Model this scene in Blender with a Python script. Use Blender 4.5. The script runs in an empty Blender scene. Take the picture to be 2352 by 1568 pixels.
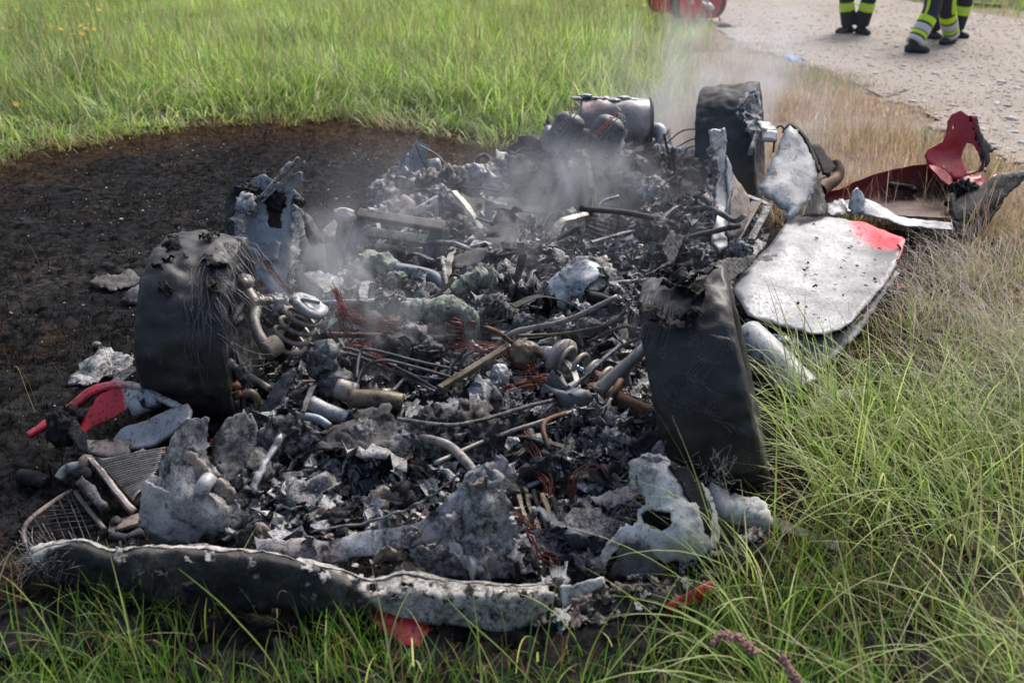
import bpy, math, random
import numpy as np
from mathutils import Vector, Matrix, geometry

SC = bpy.context.scene
COL = SC.collection
random.seed(7)
RNG = np.random.default_rng(7)

# ------------------------------------------------------------------ camera, sky, sun, exposure
CAM_H, PITCH, LENS = 1.69, 23.6, 35.0
cam_d = bpy.data.cameras.new('camera')
cam = bpy.data.objects.new('camera', cam_d)
COL.objects.link(cam)
cam.location = (0, 0, CAM_H)
cam.rotation_euler = (math.radians(90 - PITCH), 0, 0)
cam_d.lens = LENS
cam_d.sensor_width = 36
cam_d.clip_start = 0.05
cam_d.clip_end = 1500
cam_d.dof.use_dof = True
cam_d.dof.focus_distance = 3.75
cam_d.dof.aperture_fstop = 3.2
SC.camera = cam

SUN_EL, SUN_AZ = 48.0, 32.0          # azimuth clockwise from +Y (the view direction)
world = bpy.data.worlds.new('World')
SC.world = world
world.use_nodes = True
wt = world.node_tree
sky = wt.nodes.new('ShaderNodeTexSky')
sky.sky_type = 'NISHITA'
sky.sun_disc = False
sky.sun_elevation = math.radians(SUN_EL)
sky.sun_rotation = math.radians(SUN_AZ)
sky.air_density = 1.0
sky.dust_density = 5.0
sky.ozone_density = 0.6
bg = wt.nodes['Background']
bg.inputs['Strength'].default_value = 0.095
wt.links.new(sky.outputs[0], bg.inputs[0])
sun_d = bpy.data.lights.new('sun', 'SUN')
sun_d.energy = 1.5
sun_d.angle = math.radians(24)
sun_d.color = (1.0, 0.985, 0.965)
sun = bpy.data.objects.new('sun', sun_d)
COL.objects.link(sun)
_az, _el = math.radians(SUN_AZ), math.radians(SUN_EL)
_dir = Vector((math.sin(_az) * math.cos(_el), math.cos(_az) * math.cos(_el), math.sin(_el)))
sun.rotation_euler = _dir.to_track_quat('Z', 'Y').to_euler()
sun.location = (4, 6, 9)
SC.view_settings.view_transform = 'Standard'
SC.view_settings.look = 'None'
SC.view_settings.gamma = 1
SC.view_settings.exposure = 1.22
SC.view_settings.use_curve_mapping = False
SC.render.filter_size = 1.1
SC.cycles.volume_step_rate = 1.0
SC.cycles.max_bounces = 8
SC.cycles.transparent_max_bounces = 8

# ------------------------------------------------------------------ survey: sight lines of the photograph to points of the place
W2, H2 = 1176.0, 784.0
F = LENS / 36.0 * 2352.0
_th = math.radians(PITCH)
_FW = Vector((0, math.cos(_th), -math.sin(_th)))
_UP = Vector((0, math.sin(_th), math.cos(_th)))
_RT = Vector((1, 0, 0))

def ray(px, py):
    return _FW + _RT * ((px - W2) / F) + _UP * ((H2 - py) / F)

def G(px, py, z=0.0):
    """the point of height z seen at px, py"""
    d = ray(px, py)
    t = (z - CAM_H) / d.z
    return Vector((0, 0, CAM_H)) + d * t

def gY(gy):
    return G(W2, gy).y

def AY(px, py, Y):
    d = ray(px, py)
    return Vector((0, 0, CAM_H)) + d * (Y / d.y)

def A(px, py, gy):
    """the point seen at px, py that stands over the ground line gy"""
    return AY(px, py, gY(gy))

# car frame: origin under the front axle, u to the right along the axle, r to the rear
CO = Vector((-0.24, 2.99, 0))
CU = Vector((0.970, -0.243, 0))
CR = Vector((0.243, 0.970, 0))
def car(a, b, z=0.0):
    return CO + CU * a + CR * b + Vector((0, 0, z))

# ------------------------------------------------------------------ numpy noise
def _hash(ix, iy, iz, seed):
    h = (ix * 374761393 + iy * 668265263 + iz * 2147483647 + seed * 974711) & 0xFFFFFFFF
    h = ((h ^ (h >> 13)) * 1274126177) & 0xFFFFFFFF
    h = h ^ (h >> 16)
    return (h & 0xFFFF) / 65535.0

def vnoise(P, seed=0):
    P = np.asarray(P, dtype=np.float64)
    i = np.floor(P).astype(np.int64)
    f = P - i
    f = f * f * (3 - 2 * f)
    r = 0
    for dx in (0, 1):
        wx = f[:, 0] if dx else 1 - f[:, 0]
        for dy in (0, 1):
            wy = f[:, 1] if dy else 1 - f[:, 1]
            for dz in (0, 1):
                wz = f[:, 2] if dz else 1 - f[:, 2]
                r = r + wx * wy * wz * _hash(i[:, 0] + dx, i[:, 1] + dy, i[:, 2] + dz, seed)
    return r * 2 - 1

def fbm(P, freq, octs=4, seed=0, gain=0.5, ridge=False):
    P = np.asarray(P) * freq
    s, a = 0, 1.0
    for k in range(octs):
        n = vnoise(P, seed + k * 17)
        if ridge:
            n = 1 - 2 * np.abs(n)
        s = s + a * n
        a *= gain
        P = P * 2.03 + 11.7
    return s

def vec_noise(P, freq, octs=3, seed=0, gain=0.5):
    return np.stack([fbm(P, freq, octs, seed + 100 * k, gain) for k in range(3)], axis=1)

def crumple(P, freq, seed=0):
    """creased displacement: sharp folds with flatter faces between them"""
    out = []
    for k in range(3):
        n = np.abs(vnoise(P * freq + 5.3 * k, seed + 31 * k)) * 1.3 + 0.6 * np.abs(vnoise(P * freq * 2.3 + 9.1 * k, seed + 31 * k + 7)) + 0.28 * np.abs(vnoise(P * freq * 5.1, seed + 31 * k + 13)) + 0.12 * vnoise(P * freq * 10.0, seed + 31 * k + 17)
        out.append(n - 0.75)
    return np.stack(out, 1)

def pip(xy, poly):
    """points in polygon"""
    xy = np.asarray(xy)
    x, y = xy[:, 0], xy[:, 1]
    inside = np.zeros(len(x), bool)
    n = len(poly)
    j = n - 1
    for i in range(n):
        xi, yi = poly[i][0], poly[i][1]
        xj, yj = poly[j][0], poly[j][1]
        c = ((yi > y) != (yj > y)) & (x < (xj - xi) * (y - yi) / ((yj - yi) if yj != yi else 1e-9) + xi)
        inside ^= c
        j = i
    return inside

def poly_dist(xy, poly):
    xy = np.asarray(xy)[:, :2]
    best = np.full(len(xy), 1e9)
    n = len(poly)
    for i in range(n):
        a = np.array(poly[i][:2]); b = np.array(poly[(i + 1) % n][:2])
        ab = b - a
        t = np.clip(((xy - a) @ ab) / (ab @ ab + 1e-12), 0, 1)
        d = np.linalg.norm(xy - (a + t[:, None] * ab), axis=1)
        best = np.minimum(best, d)
    return best

# ------------------------------------------------------------------ objects
WLOC = {}
def thing(name, label, cat, loc, group=None):
    o = bpy.data.objects.new(name, None)
    o.empty_display_size = 0.1
    COL.objects.link(o)
    o.location = loc
    WLOC[o.name] = Vector(loc)
    o['label'] = label; o['category'] = cat
    if group: o['group'] = group
    return o

def tag(o, label=None, cat=None, group=None, kind=None):
    if label: o['label'] = label
    if cat: o['category'] = cat
    if group: o['group'] = group
    if kind: o['kind'] = kind
    return o

def link(name, me, mat, parent=None, origin=None):
    o = bpy.data.objects.new(name, me)
    COL.objects.link(o)
    if mat is not None and len(me.materials) == 0:
        me.materials.append(mat)
    org = Vector(origin) if origin is not None else Vector((0, 0, 0))
    if parent is not None:
        o.parent = parent
        o.location = org - WLOC[parent.name]
    else:
        o.location = org
    WLOC[o.name] = org
    return o

def mesh_np(name, V, loops, sizes, smooth=True):
    V = np.asarray(V, dtype=np.float32)
    me = bpy.data.meshes.new(name)
    me.vertices.add(len(V))
    me.vertices.foreach_set('co', V.ravel())
    me.loops.add(len(loops))
    me.loops.foreach_set('vertex_index', np.asarray(loops, dtype=np.int32))
    sizes = np.asarray(sizes, dtype=np.int32)
    me.polygons.add(len(sizes))
    starts = np.zeros(len(sizes), dtype=np.int32)
    starts[1:] = np.cumsum(sizes)[:-1]
    me.polygons.foreach_set('loop_start', starts)
    me.polygons.foreach_set('use_smooth', np.full(len(sizes), smooth, dtype=bool))
    me.update(calc_edges=True)
    me.validate()
    return me

def point_attr(me, name, vals):
    vals = np.asarray(vals, dtype=np.float32)
    if vals.ndim == 1:
        at = me.attributes.new(name, 'FLOAT', 'POINT')
        at.data.foreach_set('value', vals)
    else:
        at = me.color_attributes.new(name, 'FLOAT_COLOR', 'POINT')
        if vals.shape[1] == 3:
            vals = np.concatenate([vals, np.ones((len(vals), 1), np.float32)], axis=1)
        at.data.foreach_set('color', vals.ravel())

def make(name, V, faces, mat, parent=None, smooth=True, mask=None):
    """one mesh object, its origin at the middle of its underside"""
    V = np.asarray(V, dtype=np.float64)
    lo, hi = V.min(0), V.max(0)
    org = Vector(((lo[0] + hi[0]) / 2, (lo[1] + hi[1]) / 2, lo[2]))
    loops = [i for f in faces for i in f]
    me = mesh_np(name, V - np.array(org), loops, [len(f) for f in faces], smooth)
    if mask is not None:
        point_attr(me, 'mask', mask)
    return link(name, me, mat, parent, org)

def solid(o, t, offset=0.0):
    m = o.modifiers.new('thick', 'SOLIDIFY')
    m.thickness = t
    m.offset = offset
    m.use_even_offset = False
    return o

# ------------------------------------------------------------------ shapes
def crspline(pts, n):
    pts = [np.array(p, dtype=float) for p in pts]
    if len(pts) == 2:
        return np.array([pts[0] + (pts[1] - pts[0]) * t for t in np.linspace(0, 1, n)])
    P = [2 * pts[0] - pts[1]] + pts + [2 * pts[-1] - pts[-2]]
    m = len(pts) - 1
    out = []
    for s in np.linspace(0, m, n):
        k = min(int(s), m - 1)
        t = s - k
        a, b, c, d = P[k], P[k + 1], P[k + 2], P[k + 3]
        out.append(0.5 * (2 * b + (c - a) * t + (2 * a - 5 * b + 4 * c - d) * t * t + (3 * b - a - 3 * c + d) * t ** 3))
    return np.array(out)

def sweep(path, radii, sides=8, profile=None, up=None):
    """verts and faces of a profile swept along a path"""
    path = np.asarray(path, dtype=float)
    n = len(path)
    radii = np.broadcast_to(np.asarray(radii, dtype=float), (n,)) if np.ndim(radii) <= 1 else radii
    if profile is None:
        ang = np.linspace(0, 2 * math.pi, sides, endpoint=False)
        profile = np.stack([np.cos(ang), np.sin(ang)], axis=1)
    profile = np.asarray(profile, dtype=float)
    k = len(profile)
    T = np.gradient(path, axis=0)
    T /= np.linalg.norm(T, axis=1)[:, None] + 1e-12
    ref = np.array(up if up is not None else ((0, 0, 1) if abs(T[0][2]) < 0.9 else (1, 0, 0)), dtype=float)
    N = ref - T[0] * (ref @ T[0]); N /= np.linalg.norm(N) + 1e-12
    V = []
    for i in range(n):
        N = N - T[i] * (N @ T[i]); N /= np.linalg.norm(N) + 1e-12
        B = np.cross(T[i], N)
        V.append(path[i] + radii[i] * (profile[:, :1] * B + profile[:, 1:] * N))
    V = np.concatenate(V)
    Fc = []
    for i in range(n - 1):
        for j in range(k):
            a = i * k + j; b = i * k + (j + 1) % k
            Fc.append((a, b, b + k, a + k))
    Fc.append(tuple(range(k - 1, -1, -1)))
    Fc.append(tuple((n - 1) * k + j for j in range(k)))
    return V, Fc

def merge(parts):
    Vs, Fs, o = [], [], 0
    for V, Fc in parts:
        Vs.append(np.asarray(V)); Fs += [tuple(i + o for i in f) for f in Fc]
        o += len(V)
    return np.concatenate(Vs), Fs

def tube(name, pts, r, mat, parent=None, sides=8, n=None, rough=0.0, freq=30, seed=0, hollow=False):
    pts = [tuple(p) for p in pts]
    L = sum((Vector(pts[i + 1]) - Vector(pts[i])).length for i in range(len(pts) - 1))
    if n is None:
        n = max(len(pts) * 4, int(L / 0.03)) if len(pts) > 2 else (max(2, int(L / 0.012)) if rough else 2)
    path = crspline(pts, n)
    rr = np.interp(np.linspace(0, 1, n), np.linspace(0, 1, np.size(r)), np.atleast_1d(r)) if np.size(r) > 1 else r
    V, Fc = sweep(path, rr, sides)
    if hollow:
        Fc = Fc[:-2]
    if rough:
        V = V + vec_noise(V, freq, 3, seed) * rough
    o = make(name, V, Fc, mat, parent)
    if hollow:
        solid(o, min(0.005, float(np.min(r)) * 0.3), -1)
    return o

def bar(name, p0, p1, w, h, mat, parent=None, up=(0, 0, 1), rough=0.0, seed=0, bend=None):
    c = 0.12
    prof = [(-w/2, -h/2 + h*c), (-w/2 + w*c, -h/2), (w/2 - w*c, -h/2), (w/2, -h/2 + h*c), (w/2, h/2 - h*c), (w/2 - w*c, h/2), (-w/2 + w*c, h/2), (-w/2, h/2 - h*c)]
    pts = [p0, p1] if bend is None else [p0] + bend + [p1]
    n = 2 if (bend is None and not rough) else 16
    V, Fc = sweep(crspline([tuple(p) for p in pts], n), 1.0, profile=prof, up=up)
    if rough:
        V = V + vec_noise(V, 25, 3, seed) * rough
    return make(name, V, Fc, mat, parent, smooth=False)

def lathe(profile, center, axis, seg=48):
    """profile of (radius, along) swung round the axis"""
    ax = Vector(axis).normalized()
    q = ax.to_track_quat('Z', 'Y').to_matrix()
    V, Fc = [], []
    k = len(profile)
    for i in range(seg):
        t = 2 * math.pi * i / seg
        for (r, z) in profile:
            V.append(Vector(center) + q @ Vector((r * math.cos(t), r * math.sin(t), z)))
    for i in range(seg):
        for j in range(k - 1):
            a = i * k + j; b = ((i + 1) % seg) * k + j
            Fc.append((a, b, b + 1, a + 1))
    return np.array([tuple(v) for v in V]), Fc

_ico = {}
def ico(sub):
    if sub not in _ico:
        import bmesh
        bm = bmesh.new()
        bmesh.ops.create_icosphere(bm, subdivisions=sub, radius=1)
        bm.verts.ensure_lookup_table()
        _ico[sub] = (np.array([tuple(v.co) for v in bm.verts]), [tuple(v.index for v in f.verts) for f in bm.faces])
        bm.free()
    return _ico[sub]

def blob(name, c, size, mat, parent=None, amp=0.35, freq=2.2, sub=4, seed=0, rot=0.0, tilt=0.0, ridge=True, smooth=True):
    V, Fc = ico(sub)
    n = fbm(V + seed * 3.1, freq, 4, seed, 0.55, ridge)
    V = V * (1 + amp * n)[:, None] + vec_noise(V + seed, freq * 2, 3, seed + 5) * amp * 0.35
    V = V * np.array(size) * 0.70
    R = np.array((Matrix.Rotation(rot, 3, 'Z') @ Matrix.Rotation(tilt, 3, 'Y')))
    V = V @ R.T + np.array(tuple(c))
    return make(name, V, Fc, mat, parent, smooth)

def sheet(name, rows, mat, parent=None, step=0.014, thick=0.004, amp=0.006, freq=14, seed=0, tear=0.0, mask=None, holes=(), px=True, amp2=None):
    """a crumpled skin through a grid of surveyed points; rows of (px, py, ground line) or of world points"""
    G3 = [[np.array(tuple(A(*p))) if px else np.array(tuple(p)) for p in row] for row in rows]
    Lu = max(sum(np.linalg.norm(r[i + 1] - r[i]) for i in range(len(r) - 1)) for r in G3)
    cols = list(zip(*G3))
    Lv = max(sum(np.linalg.norm(c[i + 1] - c[i]) for i in range(len(c) - 1)) for c in cols)
    nu, nv = max(6, int(Lu / step)), max(4, int(Lv / step))
    R = np.array([crspline(r, nu) for r in G3])
    S = np.array([crspline(list(R[:, j]), nv) for j in range(nu)]).transpose(1, 0, 2)   # nv, nu, 3
    uu, vv = np.meshgrid(np.linspace(0, 1, nu), np.linspace(0, 1, nv))
    V = S.reshape(-1, 3)
    V = V + (vec_noise(V, freq * 0.6, 2, seed) * 0.45 + crumple(V, freq, seed + 1)) * amp
    if amp2:
        V = V + vec_noise(V, 55, 2, seed + 9) * amp2
    u, v = uu.ravel(), vv.ravel()
    keep = np.ones(len(V), bool)
    if tear:
        edge = np.minimum(np.minimum(u * nu, (1 - u) * nu), np.minimum(v * nv, (1 - v) * nv)) * step
        keep &= edge > tear * (0.35 + 0.9 * fbm(V, 22, 4, seed + 3))
    for (hu, hv, ru, rv) in holes:
        d = ((u - hu) / ru) ** 2 + ((v - hv) / rv) ** 2
        keep &= d > 1 + 0.5 * fbm(V, 30, 3, seed + 7)
    K = keep.reshape(nv, nu)
    Fc = []
    for j in range(nv - 1):
        for i in range(nu - 1):
            if K[j, i] and K[j, i + 1] and K[j + 1, i] and K[j + 1, i + 1]:
                a = j * nu + i
                Fc.append((a, a + 1, a + 1 + nu, a + nu))
    m = None if mask is None else np.array([mask(a, b) for a, b in zip(u, v)])
    return finish(name, V, Fc, mat, parent, thick, m)

def finish(name, V, Fc, mat, parent, thick, m):
    used = np.unique(np.array([i for f in Fc for i in f]))
    re = -np.ones(len(V), int); re[used] = np.arange(len(used))
    Fc = [tuple(re[i] for i in f) for f in Fc]
    o = make(name, V[used], Fc, mat, parent, True, None if m is None else m[used])
    if thick:
        solid(o, thick)
    return o

def tps(c, val, q, lam=0.02):
    s = 200.0
    c = c / s; q = q / s
    def U_(d): return d ** 2 * np.log(d + 1e-9)
    n = len(c)
    K = U_(np.linalg.norm(c[:, None] - c[None], axis=2)) + lam * np.eye(n)
    Pm = np.concatenate([np.ones((n, 1)), c], 1)
    Lm = np.block([[K, Pm], [Pm.T, np.zeros((3, 3))]])
    w = np.linalg.lstsq(Lm, np.concatenate([val, np.zeros(3)]), rcond=1e-9)[0]
    r = U_(np.linalg.norm(q[:, None] - c[None], axis=2)) @ w[:n] + np.concatenate([np.ones((len(q), 1)), q], 1) @ w[n:]
    return np.clip(r, val.min() - 0.03, val.max() + 0.03)

def plate(name, outline, mat, parent=None, inner=(), holes=(), res=9.0, thick=0.004, amp=0.006, freq=12, seed=0, ragged=2.0, mask=None, bulge=0.0, amp2=0.0):
    """a sheet of metal or cloth cut to an outline; every corner is (px, py, ground line it stands over); inner points bend it"""
    rs = np.random.default_rng(seed + 31)
    ctl = np.array([(p[0], p[1], gY(p[2])) for p in list(outline) + list(inner)])
    poly = [p[:2] for p in outline]
    def dens(pl, rg):
        o2 = []
        for i in range(len(pl)):
            a = np.array(pl[i], float); b = np.array(pl[(i + 1) % len(pl)], float)
            k = max(1, int(np.linalg.norm(b - a) / res))
            for t in range(k):
                o2.append(a + (b - a) * t / k + (rs.normal(0, rg, 2) if rg else 0))
        return o2
    B = dens(poly, ragged)
    HB = [dens(h, ragged * 0.5) for h in holes]
    P = np.array(B)
    lo, hi = P.min(0), P.max(0)
    gx, gy = np.meshgrid(np.arange(lo[0], hi[0], res), np.arange(lo[1], hi[1], res))
    I = np.stack([gx.ravel(), gy.ravel()], 1) + rs.uniform(-0.3, 0.3, (gx.size, 2)) * res
    k = pip(I, B) & (poly_dist(I, B) > res * 0.45)
    for h in HB:
        k &= ~pip(I, h) & (poly_dist(I, h) > res * 0.45)
    allp = list(B); edges = [(i, (i + 1) % len(B)) for i in range(len(B))]
    for h in HB:
        o = len(allp); allp += list(h); edges += [(o + i, o + (i + 1) % len(h)) for i in range(len(h))]
    allp += list(I[k])
    out = geometry.delaunay_2d_cdt([Vector((p[0], p[1])) for p in allp], edges, [], 0, 1e-4)
    V2 = np.array([tuple(v) for v in out[0]])
    T = [tuple(f) for f in out[2]]
    cen = np.array([V2[list(f)].mean(0) for f in T])
    kk = pip(cen, B)
    for h in HB:
        kk &= ~pip(cen, h)
    T = [f for f, q in zip(T, kk) if q]
    Y = tps(ctl[:, :2], ctl[:, 2], V2)
    ed = poly_dist(V2, B)
    if bulge:
        Y = Y - bulge * np.sqrt(np.clip(ed / max(ed.max(), 1e-6), 0, 1))
    V = np.array([tuple(AY(p[0], p[1], y)) for p, y in zip(V2, Y)])
    V = V + (vec_noise(V, freq * 0.6, 2, seed) * 0.45 + crumple(V, freq, seed + 1)) * amp
    if amp2:
        V = V + vec_noise(V, 60, 2, seed + 4) * amp2
    m = None if mask is None else np.array([mask(p[0], p[1]) for p in V2])
    T = [f[::-1] for f in T]
    return finish(name, V, T, mat, parent, thick, m)

def strands(name, lines, r, mat, parent=None, sides=3, kind=None):
    Vs, Fs = [], []
    for L in lines:
        Vs.append(sweep(np.asarray(L), r, sides))
    V, Fc = merge(Vs)
    o = make(name, V, Fc, mat, parent)
    if kind: o['kind'] = kind
    return o

# ------------------------------------------------------------------ materials
class NT:
    def __init__(s, name):
        s.m = bpy.data.materials.new(name)
        s.m.use_nodes = True
        s.t = s.m.node_tree
        s.p = s.t.nodes['Principled BSDF']
        s.out = s.t.nodes['Material Output']
    def n(s, typ, **kw):
        nd = s.t.nodes.new('ShaderNode' + typ)
        for k, v in kw.items(): setattr(nd, k, v)
        return nd
    def l(s, a, b): s.t.links.new(a, b)
    def coords(s, offset=True):
        tc = s.n('TexCoord')
        if not offset: return tc.outputs['Object']
        oi = s.n('ObjectInfo')
        ml = s.n('Math', operation='MULTIPLY'); ml.inputs[1].default_value = 37.0
        s.l(oi.outputs['Random'], ml.inputs[0])
        ad = s.n('VectorMath', operation='ADD')
        s.l(tc.outputs['Object'], ad.inputs[0]); s.l(ml.outputs[0], ad.inputs[1])
        return ad.outputs[0]
    def noise(s, co, scale, detail=6, rough=0.6, dist=0.0):
        nd = s.n('TexNoise')
        s.l(co, nd.inputs['Vector'])
        nd.inputs['Scale'].default_value = scale; nd.inputs['Detail'].default_value = detail
        nd.inputs['Roughness'].default_value = rough; nd.inputs['Distortion'].default_value = dist
        return nd.outputs[0]
    def ramp(s, fac, stops, interp='LINEAR'):
        nd = s.n('ValToRGB')
        nd.color_ramp.interpolation = interp
        el = nd.color_ramp.elements
        while len(el) < len(stops): el.new(0.5)
        for e, (p, c) in zip(el, stops):
            e.position = p
            e.color = (c, c, c, 1) if not hasattr(c, '__len__') else (c[0], c[1], c[2], 1)
        s.l(fac, nd.inputs[0])
        return nd.outputs[0]
    def mix(s, f, a, b):
        nd = s.n('Mix', data_type='RGBA')
        for i, v in ((0, f), (6, a), (7, b)):
            if hasattr(v, 'links'): s.l(v, nd.inputs[i])
            elif i == 0: nd.inputs[0].default_value = v
            else: nd.inputs[i].default_value = (v[0], v[1], v[2], 1)
        return nd.outputs[2]
    def math(s, op, a, b):
        nd = s.n('Math', operation=op)
        for i, v in ((0, a), (1, b)):
            if hasattr(v, 'links'): s.l(v, nd.inputs[i])
            else: nd.inputs[i].default_value = v
        return nd.outputs[0]
    def bump(s, h, strength, dist=0.01):
        nd = s.n('Bump')
        nd.inputs['Strength'].default_value = strength; nd.inputs['Distance'].default_value = dist
        s.l(h, nd.inputs['Height']); s.l(nd.outputs[0], s.p.inputs['Normal'])
    def base(s, c):
        if hasattr(c, 'links'): s.l(c, s.p.inputs['Base Color'])
        else: s.p.inputs['Base Color'].default_value = (*c, 1)
    def set(s, **kw):
        for k, v in kw.items():
            i = s.p.inputs[k.replace('_', ' ')]
            if hasattr(v, 'links'): s.l(v, i)
            else: i.default_value = v

def burnt(name, A_, B_=None, scale=14, soot=0.35, soot_scale=45, specks=0.0, tint=None, tint_amt=0.4, rough=(0.45, 0.85), metal=0.0, bump=0.35, bumpd=0.006, sootcol=(0.010, 0.010, 0.011), spec=0.3, fine=0.75, crack=0.0):
    """fire-stained surface: A_ = (dark, light); B_ is laid where the mask attribute says"""
    k = NT(name)
    co = k.coords()
    n1 = k.noise(co, scale, 9, 0.68, 0.3)
    c = k.ramp(n1, [(0.32, A_[0]), (0.5, [(a + b) / 2 for a, b in zip(A_[0], A_[1])]), (0.66, A_[1])])
    n3 = k.noise(co, scale * 0.35, 5, 0.6)
    if tint is not None:
        f = k.ramp(n3, [(0.5, 0.0), (0.68, tint_amt)])
        c = k.mix(f, c, tint)
    if B_ is not None:
        n2 = k.noise(co, scale * 1.7, 8, 0.65)
        cb = k.ramp(n2, [(0.35, B_[0]), (0.65, B_[1])])
        at = k.n('Attribute', attribute_name='mask')
        f = k.math('ADD', at.outputs['Fac'], k.math('MULTIPLY', k.math('SUBTRACT', k.noise(co, 9, 7, 0.7), 0.5), 1.1))
        f = k.ramp(f, [(0.42, 0.0), (0.58, 1.0)])
        c = k.mix(f, c, cb)
    n4 = k.noise(co, soot_scale, 10, 0.74, 0.6)
    n5 = k.noise(co, soot_scale * 0.17, 8, 0.7, 1.0)
    n4 = k.math('ADD', k.math('MULTIPLY', n4, 0.5), k.math('MULTIPLY', n5, 0.5))
    if soot:
        e = 0.72 - soot * 0.45
        f = k.ramp(n4, [(0.30 + 0.34 * soot, 1.0), (0.42 + 0.34 * soot, 0.0)])
        c = k.mix(f, c, sootcol)
    n6 = k.noise(co, 150, 5, 0.75)
    if crack:
        wv = k.n('VectorMath', operation='ADD')
        nd = k.n('TexNoise'); nd.inputs['Scale'].default_value = 14; nd.inputs['Detail'].default_value = 5; k.l(co, nd.inputs['Vector'])
        sc_ = k.n('VectorMath', operation='SCALE'); sc_.inputs['Scale'].default_value = 0.09; k.l(nd.outputs['Color'], sc_.inputs[0])
        k.l(co, wv.inputs[0]); k.l(sc_.outputs[0], wv.inputs[1])
        vo = k.n('TexVoronoi', feature='DISTANCE_TO_EDGE'); vo.inputs['Scale'].default_value = 19; k.l(wv.outputs[0], vo.inputs['Vector'])
        cf = k.math('MULTIPLY', k.ramp(vo.outputs['Distance'], [(0.0, 1.0), (0.045, 0.0)]), k.math('MULTIPLY', k.ramp(n3, [(0.42, 0.0), (0.56, 1.0)]), crack))
        c = k.mix(cf, c, sootcol)
    c = k.mix(k.math('MULTIPLY', k.ramp(n6, [(0.36, 1.0), (0.44, 0.0)]), fine), c, sootcol)
    if specks:
        v = k.n('TexVoronoi')
        v.inputs['Scale'].default_value = 170
        k.l(co, v.inputs['Vector'])
        f = k.ramp(v.outputs['Distance'], [(0.10 + 0.12 * specks, 1.0), (0.16 + 0.12 * specks, 0.0)])
        f = k.math('MULTIPLY', f, k.ramp(n1, [(0.5, 0.0), (0.62, 1.0)]))
        c = k.mix(f, c, (0.5, 0.5, 0.48))
    k.base(c)
    r = k.ramp(n4, [(0.3, rough[0]), (0.7, rough[1])])
    k.set(Roughness=r, Metallic=metal)
    k.p.inputs['Specular IOR Level'].default_value = spec
    hgt = k.math('ADD', k.math('ADD', n1, k.math('MULTIPLY', n4, 0.6)), k.math('MULTIPLY', n6, 0.3))
    k.bump(hgt, bump, bumpd)
    return k.m

class M: pass
M.rubble = burnt('charred rubble', ((0.008, 0.008, 0.009), (0.12, 0.12, 0.125)), scale=11, soot=0.40, soot_scale=38, specks=0.5, tint=(0.09, 0.055, 0.04), tint_amt=0.5, bump=0.8, bumpd=0.012)
M.char = burnt('black char', ((0.007, 0.007, 0.008), (0.026, 0.026, 0.028)), scale=18, soot=0.3, specks=0.2, bump=0.6, spec=0.15)
M.sootmetal = burnt('sooty steel', ((0.035, 0.037, 0.042), (0.14, 0.145, 0.16)), scale=10, soot=0.35, specks=0.2, metal=0.35, tint=(0.12, 0.075, 0.055), tint_amt=0.45)
M.steelblue = burnt('blue grey steel', ((0.16, 0.18, 0.21), (0.33, 0.36, 0.40)), scale=7, soot=0.24, metal=0.4, rough=(0.35, 0.6), bump=0.15)
M.plainsteel = burnt('heat greyed steel', ((0.085, 0.095, 0.11), (0.16, 0.175, 0.195)), scale=4, soot=0.16, metal=0.3, rough=(0.45, 0.65), bump=0.1)
M.ash = burnt('ash grey aluminium', ((0.15, 0.158, 0.17), (0.50, 0.50, 0.505)), B_=((0.015, 0.015, 0.016), (0.05, 0.05, 0.055)), scale=24, soot=0.40, soot_scale=75, crack=0.8, rough=(0.4, 0.8), tint=(0.46, 0.34, 0.27), tint_amt=0.55, metal=0.15, bump=0.6)
M.ashlight = burnt('pale melted sheet', ((0.17, 0.175, 0.185), (0.47, 0.47, 0.47)), scale=15, soot=0.33, soot_scale=50, crack=0.7, tint=(0.47, 0.37, 0.31), tint_amt=0.7, metal=0.15, rough=(0.4, 0.8), bump=0.5)
M.ashdark = burnt('dark ash crust', ((0.03, 0.032, 0.036), (0.28, 0.28, 0.285)), B_=((0.3, 0.3, 0.3), (0.5, 0.5, 0.49)), scale=16, soot=0.42, soot_scale=60, specks=0.3, tint=(0.2, 0.16, 0.13), tint_amt=0.4, bump=0.8)
M.white = burnt('bleached aluminium', ((0.19, 0.20, 0.22), (0.40, 0.405, 0.41)), B_=((0.02, 0.02, 0.022), (0.07, 0.07, 0.07)), scale=8, soot=0.22, soot_scale=50, metal=0.2, rough=(0.3, 0.7), bump=0.25)
M.fibre = burnt('burnt glass fibre', ((0.012, 0.012, 0.013), (0.045, 0.045, 0.047)), B_=((0.26, 0.24, 0.22), (0.58, 0.55, 0.51)), scale=16, soot=0.32, soot_scale=60, crack=0.6, tint=(0.16, 0.14, 0.12), tint_amt=0.7, bump=0.7)
M.felt = burnt('white fibre felt', ((0.32, 0.32, 0.315), (0.60, 0.60, 0.585)), B_=((0.025, 0.025, 0.026), (0.06, 0.06, 0.06)), scale=12, soot=0.2, soot_scale=30, tint=(0.5, 0.42, 0.33), tint_amt=0.5, bump=0.8, rough=(0.8, 0.95))
M.cloth = burnt('charred cloth', ((0.045, 0.042, 0.042), (0.14, 0.13, 0.128)), B_=((0.2, 0.2, 0.2), (0.33, 0.33, 0.33)), scale=13, soot=0.28, specks=0.15, bump=0.7, rough=(0.75, 0.95))
M.rust = burnt('rusted steel', ((0.06, 0.035, 0.025), (0.20, 0.10, 0.06)), scale=12, soot=0.3, metal=0.3, tint=(0.22, 0.19, 0.17), tint_amt=0.7)
M.cast = burnt('cast alloy', ((0.17, 0.155, 0.14), (0.36, 0.34, 0.315)), scale=7, soot=0.2, metal=0.35, rough=(0.35, 0.6), tint=(0.12, 0.09, 0.07), tint_amt=0.4, bump=0.25)
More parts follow.
